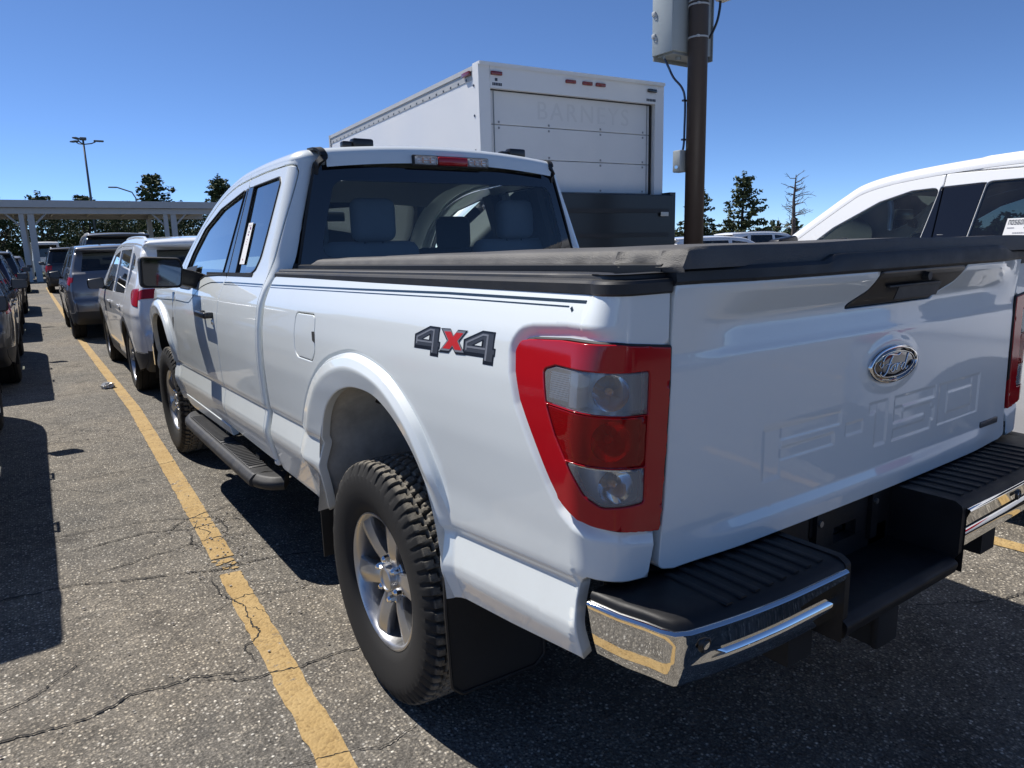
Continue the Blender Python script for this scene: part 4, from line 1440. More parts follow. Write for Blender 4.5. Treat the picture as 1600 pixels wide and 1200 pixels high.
# --- decals on the bed side
def patch(name, polys, h, mat, parent, fm=bed_map, mirror=(False,)):
    for mi in mirror:
        mb = MB()
        for P in polys:
            P = np.asarray(P, float)
            c = fm(P[:, 0], P[:, 1]) + np.array([-h, 0, 0])
            if mi: c = c * np.array([-1, 1, 1])
            mb.add(c, [tuple(range(len(P)))])
        me = bpy.data.meshes.new(name)
        me.from_pydata(mb.v, [], mb.f)
        bm = bmesh.new()
        bm.from_mesh(me)
        bmesh.ops.triangulate(bm, faces=bm.faces[:])
        bmesh.ops.recalc_face_normals(bm, faces=bm.faces)
        for f in bm.faces:
            if f.normal.x > 0 and not mi: f.normal_flip()
        bm.to_mesh(me)
        bm.free()
        o = obj(name, me, mat, parent)
    return o
dec = empty('four_wheel_drive_decal')
dec.parent = truck
def four(ox, oz):
    k = lambda P: [(x + ox, z + oz) for x, z in P]
    outer = k([(.333, 1.250), (.412, 1.277), (.466, 1.2775), (.466, 1.242), (.474, 1.2415), (.474, 1.2245), (.470, 1.222), (.470, 1.203), (.427, 1.202), (.427, 1.2165), (.336, 1.2135)])
    mid = k([(.341, 1.2475), (.414, 1.2725), (.461, 1.2725), (.461, 1.238), (.4705, 1.2375), (.4705, 1.2285), (.465, 1.228), (.465, 1.2105), (.433, 1.2100), (.433, 1.2255), (.341, 1.2225)])
    lite = [k([(.345, 1.2455), (.416, 1.2700), (.440, 1.2700), (.440, 1.2660), (.4185, 1.2660), (.352, 1.2430), (.352, 1.2270), (.345, 1.2265)]), k([(.345, 1.2365), (.432, 1.2390), (.432, 1.2345), (.345, 1.2320)]), k([(.433, 1.2660), (.4405, 1.2660), (.4405, 1.2110), (.433, 1.2110)])]
    hole = k([(.372, 1.2400), (.420, 1.2580), (.420, 1.2405)])
    hole2 = k([(.386, 1.2415), (.416, 1.2530), (.416, 1.2420)])
    return outer, mid, lite, hole, hole2
for ox, oz in ((0, 0), (.2525, .0085)):
    o_, m_, l_, h_, h2 = four(ox, oz)
    patch('decal_outline', [o_], .0006, M['decalk'], dec)
    patch('decal_figure', [m_], .0009, M['decald'], dec)
    patch('decal_highlight', l_, .0012, M['decalg'], dec)
    patch('decal_outline', [h_], .0015, M['decalk'], dec)
    patch('decal_figure', [h2], .0018, M['white'], dec)
xo = [(.471, 1.276), (.518, 1.2785), (.536, 1.2625), (.555, 1.2785), (.601, 1.280), (.567, 1.2505), (.602, 1.222), (.556, 1.2195), (.537, 1.233), (.521, 1.2185), (.470, 1.216), (.507, 1.2475)]
cx_ = np.mean(xo, 0)
patch('decal_outline', [xo], .0011, M['decalk'], dec)
sh = lambda f: [((p[0] - cx_[0]) * f + cx_[0], (p[1] - cx_[1]) * f + cx_[1] + .0018) for p in xo]
patch('decal_edge', [sh(.87)], .0014, M['decalg'], dec)
patch('decal_figure', [sh(.70)], .0017, M['decalr'], dec)
# pinstripes: one broad, one hair-thin, stopping short of the tail lamp
def stripe(name, path, w, fm, h=.0007, st=.04):
    q = densify(np.array(path), st, False)
    n = offset_line(q, w / 2, False)
    n2 = offset_line(q, -w / 2, False)
    a, b = fm(n[:, 0], n[:, 1]) + [-h, 0, 0], fm(n2[:, 0], n2[:, 1]) + [-h, 0, 0]
    mb = MB()
    mb.grid([[tuple(a[i]), tuple(b[i])] for i in range(len(a))])
    return obj(name, mb, M['stripe'], truck, smooth=180)
stripe('pinstripe', [(-1.08, 1.3345), (-.131, 1.350), (.449, 1.361), (.992, 1.3655)], .0058, bed_map)
stripe('pinstripe', [(-1.08, 1.3245), (-.131, 1.340), (.449, 1.350), (.945, 1.3545)], .0028, bed_map)
stripe('pinstripe', [(.952, 1.3535), (.960, 1.3465)], .006, bed_map)
stripe('pinstripe', [(-1.17, 1.334), (-1.6, 1.329), (-1.873, 1.324)], .0058, cab_map)
stripe('pinstripe', [(-1.17, 1.324), (-1.6, 1.319), (-1.873, 1.314)], .0028, cab_map)
stripe('pinstripe', catmull([(-1.90, 1.3235), (-2.1, 1.318), (-2.22, 1.311), (-2.373, 1.286), (-2.46, 1.254), (-2.60, 1.195), (-2.70, 1.182), (-3.06, 1.179)], 6), .0055, cab_map)
stripe('pinstripe', [(-3.09, 1.178), (-3.57, 1.162), (-4.2, 1.13)], .0055, cab_map)

# --- door handles, lock, fender vent, mirror
for sg, pr in ((1, fd[0]), (-1, fd[1])):
    mb = MB()
    y0, z0 = 2.085, 1.150
    x0 = float(cab_map([-y0], [z0])[0][0])
    mb.rbox((sg * (x0 - .040), y0, z0), (.020, .235, .034), .009, 3)
    mb.rbox((sg * (x0 - .020), y0 - .10, z0), (.05, .030, .032), .008, 2)
    mb.rbox((sg * (x0 - .020), y0 + .10, z0), (.05, .030, .030), .008, 2)
    obj('door_handle', mb, M['satin'], pr)
    mb = MB()
    mb.rbox((sg * (x0 - .006), y0 - .108, z0 - .036), (.010, .022, .028), .005, 2)
    obj('lock_cylinder', mb, M['handlebezel'], pr)
    mb = MB()
    c = cab_map(np.array([-3.20, -3.12, -3.10, -3.125, -3.17, -3.155, -3.15]), np.array([1.225, 1.23, 1.19, 1.04, .965, 1.04, 1.15]))
    c[:, 0] -= .002
    mb.add([(sg * p[0], p[1], p[2]) for p in c], [(0, 1, 2, 3, 4, 5, 6)])
    c[:, 0] += .012
    mb.add([(sg * p[0], p[1], p[2]) for p in c], [(6, 5, 4, 3, 2, 1, 0)])
    obj('fender_vent', mb, M['gloss'], truck, smooth=False)
    # mirror
    mr = empty('wing_mirror')
    mr.parent = pr
    mb = MB()
    cx, cy, cz = sg * -1.130, 2.50, 1.376
    sec = rpoly([(-.125, -.086), (.090, -.094), (.108, .02), (.098, .078), (-.118, .092)], .03, 4)
    rings = []
    for dy, k in ((-.055, .93), (-.050, .98), (-.035, 1.0), (.02, .99), (.07, .9), (.10, .72), (.115, .45)):
        rings.append([(cx + sg * p[0] * k, cy + dy, cz + p[1] * k) for p in sec])
    mb.loft(rings, True, False, True)
    mb.loft([[(cx + sg * p[0] * .93, cy - .055, cz + p[1] * .93) for p in sec], [(cx + sg * p[0] * .87, cy - .045, cz + p[1] * .86) for p in sec]], True)
    obj('mirror_housing', mb, M['plastic'], mr)
    mb = MB()
    mb.add([(cx + sg * p[0] * .88, cy - .046 - .004 * (p[0] / .1), cz + p[1] * .87) for p in sec], [tuple(range(len(sec)))])
    obj('mirror_glass', mb, simple('mirror_silver', (.10, .115, .14), .03, 1.0), mr, smooth=False)
    mb = MB()
    mb.sweep([(sg * -.93, 2.56, 1.315), (sg * -.985, 2.545, 1.335), (sg * -1.05, 2.53, 1.352)], rpoly([(-.05, -.05), (.05, -.05), (.05, .045), (-.05, .045)], .015, 3).tolist())
    obj('mirror_arm', mb, M['plastic'], mr)
    mb = MB()
    c = cab_map(np.array([-2.50, -2.985, -2.99, -2.70, -2.64]), np.array([1.303, 1.372, 1.262, 1.257, 1.42]))
    c = cab_map(np.array([-2.66, -2.985, -2.99, -2.66]), np.array([1.405, 1.385, 1.262, 1.262]))
    c[:, 0] -= .004
    mb.add([(sg * p[0], p[1], p[2]) for p in c], [(0, 1, 2, 3)])
    c[:, 0] += .02
    mb.add([(sg * p[0], p[1], p[2]) for p in c], [(3, 2, 1, 0)])
    obj('mirror_base', mb, M['plastic'], mr, smooth=False)
# paper taped to the rear door window
pq = np.array([(1.690, 1.418), (1.600, 1.418), (1.612, 1.618), (1.692, 1.618)])
c = cab_map(-pq[:, 0], pq[:, 1]) + np.array([-.001, 0, 0])
mb = MB()
mb.add(c, [(0, 1, 2, 3)])
mb.add(c + np.array([.0008, 0, 0]), [(3, 2, 1, 0)])
pap = obj('window_sticker', mb, M['paper'], rd[0], smooth=False)
def onp(u0, v0, u1, v1, h=-.0016):
    L_ = lambda u, v: c[0] * (1 - u) * (1 - v) + c[1] * u * (1 - v) + c[2] * u * v + c[3] * (1 - u) * v + np.array([h, 0, 0])
    return [L_(u0, v0), L_(u1, v0), L_(u1, v1), L_(u0, v1)]
mb = MB()
for i in range(6):
    mb.add(onp(.2 + .1 * i, .92, .26 + .1 * i, .955), [(0, 1, 2, 3)])
for v in (.80, .78, .76): mb.add(onp(.35, v, .70, v + .010), [(0, 1, 2, 3)])
obj('sticker_print', mb, M['inkf'], rd[0], smooth=False)
mb = MB()
mb.add(onp(.58, .84, .80, .90), [(0, 1, 2, 3)])
mb.add(onp(.40, .70, .62, .73), [(0, 1, 2, 3)])
obj('sticker_print', mb, M['inkp'], rd[0], smooth=False)
mb = MB()
for v in (.60, .54, .48, .12, .10): mb.add(onp(.40, v, .58, v + .012), [(0, 1, 2, 3)])
obj('sticker_print', mb, M['inkr'], rd[0], smooth=False)
# --- bed rails, tonneau cover
for sg in (-1, 1):
    mb = MB()
    rings = []
    sv = np.concatenate([np.linspace(-1.085, S1 - .02, 24), np.linspace(S1, 1.229, 14)])
    for s_ in sv:
        P_ = bed_map([s_, s_ + .004], [1.385, 1.385], lampdip=False, fl=False)
        p = P_[0]
        t = P_[1] - P_[0]
        t /= np.linalg.norm(t)
        nn = np.array([t[1], -t[0]])
        if nn[0] > 0 and s_ < S1: nn = -nn
        if nn[1] > 0 and s_ > S2: nn = -nn
        if nn[0] + nn[1] > 0: nn = -nn
        z = 1.393 - .0095 * (max(p[1], -1.085) + 1.085)
        k = 1 - .62 * sstep(s_, S1 - .08, S1 + .05)
        ring = []
        for o, dz in ((.003, -.014), (.0065, -.010), (.0065, .008), (.003, .0135), (-.012, .0165), (-.0135, .0225), (-.018, .0255), (-.082, .0265), (-.086, .018), (-.100, .018), (-.100, -.04), (-.02, -.014)):
            oo = o if o > -.015 else o * k
            ring.append((-sg * (p[0] + nn[0] * oo), p[1] + nn[1] * oo, z + dz))
        rings.append(ring)
    mb.loft(rings, True, True, True)
    obj('bed_rail_cap', mb, M['plastic'], truck, smooth=28)
ton = empty('tonneau_cover')
ton.parent = truck
for sg in (-1, 1):
    mb = MB()
    rings = []
    for y in (1.06, .4, -.3, -1.07):
        z = 1.413 - .0095 * (y + 1.085)
        x = .812
        rings.append([(sg * x, y, z + .0), (sg * x, y, z + .019), (sg * (x - .012), y, z + .024), (sg * (x - .05), y, z + .024), (sg * (x - .05), y, z)])
    mb.loft(rings, True, True, True)
    obj('cover_side_rail', mb, M['satin'], ton)
# the vinyl top: a padded slab with a puckered hem
N_Y, N_X = 120, 40
def hem(y): return .004 * math.sin(y * 61.0) + .003 * math.sin(y * 37.0 + 1) + .002 * math.sin(y * 113.0)
rows = []
for i in range(N_Y + 1):
    y = .985 - 2.095 * i / N_Y
    zb = 1.430 - .0095 * (y + 1.085)
    near = sstep(-y, .62, 1.05)                      # puckers where the rear corners are tucked
    ridge = .029 + .008 * sstep(-y, -.9, .3)
    fr = 1.0 if y < .88 else max(0.05, (.985 - y) / .105)
    row = []
    def tz(x):
        a = (abs(x) / .80)
        return ridge * fr * (1 - .12 * a * a)
    w = .800
    hp = hem(y) * (.35 + 1.4 * near)
    pk = .007 * near * (math.sin(y * 150) + .6 * math.sin(y * 97 + 1.3) + .5 * math.sin(y * 231))
    row += [(-w - .002 + hp * .5, y, zb - .012), (-w - .005 + hp * .8, y, zb - .002), (-w - .002 + hp * .4 + pk * .4, y, zb + .004 * fr), (-w + .004 + pk * .8, y, zb + .016 * fr + hp * .2), (-w + .010 + pk * .7, y, zb + tz(w) * .90), (-w + .020 + pk * .5, y, zb + tz(w) * 1.0)]
    for k in range(N_X + 1):
        x = -w + .040 + (2 * w - .08) * k / N_X
        sag = .0016 * math.sin(x * 9 + y * 4) + .0012 * math.sin(y * 17 + x * 3)
        row.append((x, y, zb + tz(x) + .002 + sag - .004 * math.exp(-((y - .30) / .02) ** 2) - .004 * math.exp(-((y + .40) / .02) ** 2)))
    row += [(w - .020, y, zb + tz(w)), (w - .010, y, zb + tz(w) * .9), (w - .004, y, zb + .016 * fr), (w + .002, y, zb + .004 * fr), (w + .005, y, zb - .002), (w + .002, y, zb - .012)]
    rows.append(row)
end = []
for (x, y, z) in rows[-1]: end.append((x, y - .006, min(z, 1.458)))
end2 = [(x, y - .010, min(z, 1.424)) for (x, y, z) in rows[-1]]
front = [(x, y + .012, min(z, 1.402)) for (x, y, z) in rows[0]]
mb = MB()
mb.grid([front] + rows + [end, end2])
m, nt, N, L, b = nmat('tonneau_vinyl')
tc = node(nt, 'ShaderNodeTexCoord')
nz = node(nt, 'ShaderNodeTexNoise', {'Scale': 4.0, 'Detail': 8.0, 'Roughness': 0.7})
L.new(tc.outputs['Object'], nz.inputs['Vector'])
r = ramp(nt, [(0.3, (0.066, 0.063, 0.060)), (0.7, (0.112, 0.107, 0.100))])
L.new(nz.outputs['Fac'], r.inputs['Fac'])
L.new(r.outputs['Color'], b.inputs['Base Color'])
setp(b, rough=0.62, spec=0.4)
v = node(nt, 'ShaderNodeTexVoronoi', {'Scale': 420.0})
L.new(tc.outputs['Object'], v.inputs['Vector'])
n3 = node(nt, 'ShaderNodeTexNoise', {'Scale': 38.0, 'Detail': 4.0})
L.new(tc.outputs['Object'], n3.inputs['Vector'])
ad = node(nt, 'ShaderNodeMath', {1: 1.5}, operation='MULTIPLY_ADD')
L.new(n3.outputs['Fac'], ad.inputs[0])
L.new(v.outputs['Distance'], ad.inputs[2])
bp = node(nt, 'ShaderNodeBump', {'Strength': 0.35, 'Distance': 0.002})
L.new(ad.outputs[0], bp.inputs['Height'])
L.new(bp.outputs['Normal'], b.inputs['Normal'])
M['vinyl'] = m
obj('vinyl_top', mb, M['vinyl'], ton, smooth=50)
mb = MB()
mb.lathe([(0, .0005), (.0006, .020), (0, .021)], (.42, -.62, 1.4772), 2, 24)
mb.lathe([(0, .0005), (.0006, .008), (0, .009)], (.62, -.92, 1.4750), 2, 12)
obj('dust_mark', mb, M['liner'], ton)
# inside of the bed
mb = MB()
mb.box((0, 0, .93), (1.56, 2.1, .02))
mb.box((0, 1.06, 1.15), (1.6, .03, .44))
for sg in (-1, 1): mb.box((sg * .79, 0, 1.15), (.02, 2.1, .46))
obj('bed_floor', mb, M['under'], truck)

# --- rear bumper: two chrome bars, black step pads, a recessed middle step
bump = empty('rear_bumper')
bump.parent = truck
NL, NR = -.450, .115
ZB, ZTp = .648, .775
def plan_b(x):
    return -1.278 + .012 * min(1, abs(x + .1) / .8) ** 2 + .030 * max(0, (abs(x) - .60) / .33) ** 2
def bar(x0, x1, sg):
    # outline points in plan from notch end to the wing tip
    pts = [(x, plan_b(x)) for x in np.linspace(x0, sg * .905, 14)]
    xe, ye = pts[-1]
    pts += [(sg * .928, ye + .012), (sg * .938, ye + .034), (sg * .946, ye + .07), (sg * .962, -1.12), (sg * .974, -1.045)]
    return pts
for sg, x0 in ((-1, NL), (1, NR)):
    pts = bar(x0, 0, sg)
    prof = [(-.050, ZB - .002), (-.034, ZB), (-.031, ZB + .006), (-.0235, ZB + .030), (-.0215, ZB + .038), (-.0225, ZB + .046), (-.0290, ZB + .0535), (-.0270, ZB + .060), (-.0100, ZB + .098), (-.0030, ZTp - .010), (0, ZTp - .004), (-.003, ZTp), (-.010, ZTp + .0015), (-.030, ZTp + .001)]
    base = [(-.050, ZB - .002), (-.034, ZB), (-.031, ZB + .006), (-.0235, ZB + .030), (-.0210, ZB + .038), (-.0187, ZB + .046), (-.0165, ZB + .0535), (-.0148, ZB + .060), (-.0075, ZB + .098), (-.0030, ZTp - .010), (0, ZTp - .004), (-.003, ZTp), (-.010, ZTp + .0015), (-.030, ZTp + .001)]
    rings = []
    n = len(pts)
    for i, p in enumerate(pts):
        a, b = np.array(pts[max(i - 1, 0)]), np.array(pts[min(i + 1, n - 1)])
        t = (b - a) / np.linalg.norm(b - a)
        nn = np.array([-t[1], t[0]])
        if nn[0] * sg - nn[1] < 0: nn = -nn
        # the raised rib fades out towards the corner
        f = 1 - sstep(abs(p[0]), .84, .90)
        g = 1.0 if i < n - 5 else .0
        ring = []
        for (o, z), (o2, z2) in zip(prof, base):
            oo = o2 + (o - o2) * f + .010
            ring.append((p[0] + nn[0] * oo, p[1] + nn[1] * oo, z))
        rings.append(ring)
    mb = MB()
    mb.loft(rings, False)
    obj('chrome_bar', mb, M['chrome'], bump, smooth=50)
    # sensor
    xs_ = sg * .868 if sg < 0 else .45
    mb = MB()
    c = (xs_, plan_b(xs_) - .001, .738)
    mb.lathe([(-.003, .0005), (-.004, .009), (-.0005, .010)], c, 1, 20)
    obj('parking_sensor', mb, M['chrome'], bump)
    mb = MB()
    mb.lathe([(-.0015, .010), (-.004, .0125), (-.001, .0165), (.002, .017)], c, 1, 20)
    obj('sensor_ring', mb, M['satin'], bump)
    # pad
    mb = MB()
    top = .794
    P = []
    for i, p in enumerate(pts):
        f = i / (n - 1)
        inner = (p[0] if i < n - 5 else sg * max(.80, .905 - .02 * (i - n + 5)), -1.045)
        if i >= n - 5: inner = (sg * (.90 - .0 * i), -1.04 + .0 * i)
        row = [(p[0] * (1 - .002), p[1] - .002, ZTp - .004)]
        d_ = np.array(inner) - np.array(p)
        for k, z in ((.02, ZTp + .010), (.07, top - .003), (.16, top), (.5, top), (.85, top - .001), (1.0, top - .006), (1.02, .70)):
            row.append((p[0] + d_[0] * k, p[1] + d_[1] * k, z))
        P.append(row)
    mb.grid(P)
    mb.add(P[0] + [(P[0][0][0], P[0][0][1], .60), (P[0][-1][0], P[0][-1][1], .60)], [tuple(range(8)) + (9, 8)])
    obj('step_pad', mb, M['pad'], bump, smooth=40)
    mb = MB()
    lo, hi = (abs(x0) + .045, .80)
    xs2 = np.arange(lo, hi, .043) if sg < 0 else np.arange(lo, hi, .05)
    for x in xs2:
        mb.prism(rpoly([(sg * x - .010, .7935), (sg * x + .010, .7935), (sg * x + .007, .7975), (sg * x - .007, .7975)], .002, 2), 1, -1.245, -1.085)
    o = obj('pad_rib', mb, M['pad'], bump)
    o['kind'] = 'stuff'
    # end wall of the notch, faced in black
    mb = MB()
    xw = x0 - sg * .012
    mb.prism(rpoly([(-1.276, .655), (-1.276, .785), (-1.255, .797), (-1.08, .797), (-1.04, .72), (-1.04, .60), (-1.255, .625)], .014, 3), 0, xw - .010, xw + .010)
    obj('pad_end', mb, M['pad'], bump)
# middle step
mb = MB()
mb.prism(rpoly([(-1.272, .602), (-1.280, .632), (-1.258, .646), (-1.08, .644), (-1.08, .60), (-1.24, .588)], .012, 3), 0, NL + .022, NR - .022)
obj('middle_step', mb, M['pad'], bump)
# back wall with the plate recess; the bright bar shows through its slot
mb = MB()
yb = -1.075
mb.box((NL + .06, yb, .71), (.20, .03, .19))
mb.box((NR - .045, yb, .71), (.15, .03, .19))
mb.box((-.145, yb, .770), (.30, .03, .062))
mb.box((-.150, yb, .655), (.46, .03, .080))
mb.box((-.215, yb, .72), (.07, .028, .06))
mb.box((-.045, yb, .72), (.06, .028, .06))
mb.box((-.262, yb - .012, .735), (.032, .03, .13))
mb.box((-.005, yb - .012, .735), (.032, .03, .13))
obj('plate_bracket', mb, M['pad'], bump, smooth=False)
mb = MB()
mb.prism([(yb + .018, .676), (yb + .0185, .748), (yb + .03, .748), (yb + .03, .676)], 0, -.245, -.02)
obj('bumper_beam', mb, M['chrome'], bump, smooth=False)
for x in (-.265, -.005):
    mb = MB()
    mb.cyl((x, yb - .032, .775), (x, yb - .024, .775), .008, n=10)
    obj('bracket_screw', mb, M['steel'], bump)
mb = MB()
mb.rbox((NR - .008, -1.150, .690), (.012, .030, .026), .004, 2)
obj('plate_lamp', mb, M['amber'], bump)
mb = MB()
mb.rbox((NR - .004, -1.150, .690), (.010, .042, .036), .005, 2)
obj('plate_lamp_bezel', mb, M['gloss'], bump)
# hitch receiver
mb = MB()
for a, b in (((-.135, -1.12, .545), (.085, .20, .012)), ((-.135, -1.12, .465), (.085, .20, .012)), ((-.172, -1.12, .505), (.012, .20, .09)), ((-.098, -1.12, .505), (.012, .20, .09))): mb.box(a, b)
mb.rbox((-.135, -1.215, .505), (.100, .02, .100), .008)
mb.tube([(-.80, -1.00, .56), (.60, -1.00, .56)], .035, 8)
obj('hitch_receiver', mb, M['under'], truck)

# --- wheels
def tyre_mesh():
    nA, R0 = 576, .4035
    # (axial from the outer face, radius) ; axial 0 is the outboard bulge side, negative X outboard
    prof = [(-.098, .228), (-.112, .240), (-.121, .262), (-.1285, .300), (-.131, .330), (-.1285, .356), (-.1225, .374), (-.1165, .386)]
    tread = [(-.112, .3915), (-.108, .3955), (-.100, .3985), (-.094, .3995), (-.088, .4000), (-.080, .4005), (-.072, .4010), (-.064, .4013), (-.056, .4018), (-.048, .4020), (-.040, .4024), (-.034, .4026), (-.027, .4028), (-.020, .4030), (-.010, .4032), (0, .4033)]
    tread += [(-a, r) for a, r in tread[-2::-1]]
    back = [(-a, r) for a, r in prof[::-1]]
    full = prof + tread + back
    A = np.arange(nA) / nA
    NP = 66.0
    X = np.array([p[0] for p in full])
    Rr = np.array([p[1] for p in full])
    aa, xx = np.meshgrid(A, X, indexing='ij')
    rr = np.tile(Rr, (nA, 1))
    ax = np.abs(xx)
    ph = aa * NP
    def groove(t, w, s=.05):
        f = np.abs(((t + .5) % 1.0) - .5)
        return 1 - sstep(f, w, w + s)
    dep = np.zeros_like(rr)
    # shoulder blocks with alternate lugs running onto the sidewall
    sh = (ax > .076) & (rr > .372)
    dep = np.maximum(dep, np.where(sh, groove(ph + np.sign(xx) * .25 + ax * 3, .13) * .010, 0))
    alt = (np.floor(ph + .5 + np.sign(xx) * .25) % 2)
    dep = np.maximum(dep, np.where((ax > .1105) & (rr > .372), (alt * .0045), 0))
    # zig-zag circumferential grooves
    zig = .0055 * np.sign(np.sin(2 * np.pi * ph))
    dep = np.maximum(dep, np.where(rr > .396, (1 - sstep(np.abs(ax - .072 - zig), .0035, .006)) * .011, 0))
    dep = np.maximum(dep, np.where(rr > .396, (1 - sstep(np.abs(xx - .024 - zig * .8), .0035, .0055)) * .011, 0))
    dep = np.maximum(dep, np.where(rr > .396, (1 - sstep(np.abs(xx + .024 + zig * .8), .0035, .0055)) * .011, 0))
    # lateral cuts of the centre rows
    mid = (ax < .070) & (rr > .396)
    dep = np.maximum(dep, np.where(mid & (ax > .022), groove(ph * 1.0 + ax * 9 * np.sign(xx), .10) * .010, 0))
    dep = np.maximum(dep, np.where(mid & (ax <= .022), groove(ph + .5 + xx * 12, .09) * .009, 0))
    # sipes
    dep = np.maximum(dep, np.where(mid, groove(ph * 1 + .5 + ax * 9 * np.sign(xx), .012, .02) * .004, 0))
    rr = rr - dep
    # raised ring and ticks on the sidewall
    rr2 = rr
    side = (ax > .126) & (Rr[None, :] > .30)
    V = np.stack([xx - np.sign(xx) * np.where((ax > .1215) & (rr > .366), groove(ph, .2) * .0012, 0), rr2 * np.cos(2 * np.pi * aa), rr2 * np.sin(2 * np.pi * aa)], -1)
    nP = len(full)
    idx = np.arange(nA * nP).reshape(nA, nP)
    i2 = np.roll(idx, -1, 0)
    F = np.stack([idx[:, :-1], i2[:, :-1], i2[:, 1:], idx[:, 1:]], -1).reshape(-1, 4)
    me = bpy.data.meshes.new('tyre')
    me.from_pydata(V.reshape(-1, 3).tolist(), [], F[:, ::-1].tolist())
    me.polygons.foreach_set('use_smooth', [True] * len(me.polygons))
    me.set_sharp_from_angle(angle=R_(28))
    me.materials.append(M['tyredust'])
    return me
TYRE = tyre_mesh()
def spoke_mesh():
    # along +Z from hub to rim; x is axial (negative outboard)
    mb = MB()
    prof = []
    for r, w, x0, dp in ((.046, .030, -.064, .05), (.075, .0315, -.076, .045), (.11, .033, -.086, .042), (.15, .036, -.092, .040), (.185, .041, -.095, .038), (.205, .047, -.095, .036), (.217, .056, -.093, .034)):
        prof.append([(x0 + dp, -w * .92, r), (x0 + .020, -w, r), (x0 + .010, -w * .97, r), (x0 + .0005, -w * .16, r), (x0, -w * .05, r), (x0, w * .05, r), (x0 + .0005, w * .16, r), (x0 + .010, w * .97, r), (x0 + .020, w, r), (x0 + dp, w * .92, r)])
    mb.loft(prof, True, True, True)
    me = mb.mesh('spoke', 14)
    me.materials.append(M['alloy'])
    return me
SPOKE = spoke_mesh()
mb = MB()
mb.lathe([(-.098, .2315), (-.104, .230), (-.105, .225), (-.1, .217), (-.088, .212), (-.06, .206), (.0, .200), (.09, .200), (.1, .228), (.104, .231)], (0, 0, 0), 0, 72)
RIM = mb.mesh('rim', 40)
RIM.materials.append(M['alloy'])
mb = MB()
mb.lathe([(-.04, .090), (-.058, .088), (-.066, .078), (-.067, .045), (-.072, .043), (-.088, .042), (-.0905, .039), (-.0905, .034), (-.086, .031), (-.087, .015), (-.0875, .0003)], (0, 0, 0), 0, 40)
HUB = mb.mesh('hub_cap', 30)
HUB.materials.append(M['alloy'])
mb = MB()
mb.cyl((-.062, 0, 0), (-.084, 0, 0), .0125, .0120, 6)
mb.cyl((-.084, 0, 0), (-.092, 0, 0), .0115, .006, 12)
mb.cyl((-.060, 0, 0), (-.065, 0, 0), .016, .016, 16)
NUT = mb.mesh('lug_nut', 35)
NUT.materials.append(M['chrome'])
mb = MB()
mb.lathe([(-.02, .06), (-.02, .165), (.0, .168), (.0, .06)], (0, 0, 0), 0, 48)
mb.box((-.005, .0, .13), (.09, .17, .08))
BRK = mb.mesh('brake_disc', 35)
BRK.materials.append(M['disc'])
def raw(name, me, parent):
    o = bpy.data.objects.new(name, me)
    COL.objects.link(o)
    o.parent = parent
    return o
def truck_wheel(x, y, spin, side, steer=0):
    w = empty('wheel', (x, y, .4010), 0)
    w.parent = truck
    w.rotation_euler = (spin, 0, steer + (0 if side < 0 else math.pi))
    raw('tyre', TYRE, w)
    raw('rim', RIM, w)
    raw('hub_cap', HUB, w)
    raw('brake_disc', BRK, w)
    for k in range(6):
        s = raw('spoke', SPOKE, w)
        s.rotation_euler = (math.pi / 3 * k, 0, 0)
        n = raw('lug_nut', NUT, w)
        a = math.pi / 3 * (k + .5)
        n.location = (0, -.0675 * math.sin(a), .0675 * math.cos(a))
    return w
for sd in (-1, 1):
    truck_wheel(sd * .8685, 0, .32, sd)
    truck_wheel(sd * .8655, 3.69, 1.1, sd, steer=.02)

# --- wheel houses, flaps, chassis
for y0 in (0, 3.69):
    for sg in (-1, 1):
        mb = MB()
        q = [(p[0] * 1.015, p[1] + .004) for p in ARCHS]
        rings = []
        for x, k in ((-1.003, 1.0), (-.985, 1.012), (-.93, 1.03), (-.74, 1.035), (-.60, 1.035)):
            rings.append([(sg * x, y0 + (p[0]) * k, .55 + (p[1] - .55) * k) for p in q])
        mb.loft(rings, False)
        obj('wheel_house', mb, M['liner'] if y0 == 0 else M['under'], truck, smooth=60)
        mb = MB()
        mb.add([(sg * -.60, y0 + p[0], p[1]) for p in q], [tuple(range(len(q)))])
        obj('wheel_house_wall', mb, M['under'], truck)
mb = MB()
for x in (-.62, ): 
    mb.tube([(-.63, .20, .62), (-.66, .17, .80), (-.70, .13, .93)], .016, 6)
obj('shock_absorber', mb, M['under'], truck)
for sg in (-1, 1):
    mb = MB()
    sec = rpoly([(sg * -.985, .690), (sg * -.99, .50), (sg * -.985, .275), (sg * -.955, .245), (sg * -.70, .235), (sg * -.665, .26), (sg * -.66, .60), (sg * -.80, .70)], .02, 3)
    mb.loft([[(p[0], -.452 - .03 * (.69 - p[1]), p[1]) for p in sec], [(p[0], -.462 - .03 * (.69 - p[1]), p[1]) for p in sec]], True, True, True)
    mb.tube([(p[0], -.464 - .03 * (.69 - p[1]), p[1]) for p in sec], .005, 6)
    obj('mud_flap', mb, M['flap'], truck)
    mb = MB()
    mb.box((sg * -.945, .553, .40), (.05, .006, .23))
    obj('mud_guard_strip', mb, M['flap'], truck)
mb = MB()
for sg in (-1, 1): mb.box((sg * .48, 1.6, .60), (.09, 5.6, .14))
mb.box((0, 1.7, .70), (1.72, 1.95, .02))  # this and the next two: plain plates added under the body to block light
mb.box((0, -.8, .78), (1.6, .55, .02))
mb.box((0, 3.7, .72), (1.15, 1.6, .03))
mb.box((0, -.98, .66), (1.70, .06, .16))
mb.cyl((-.74, 0, .41), (.74, 0, .41), .055, n=12)
mb.lathe([(-.13, .06), (-.08, .15), (.08, .15), (.13, .06)], (.0, 0, .41), 0, 20)
mb.cyl((-.7, 3.69, .42), (.7, 3.69, .42), .05, n=10)
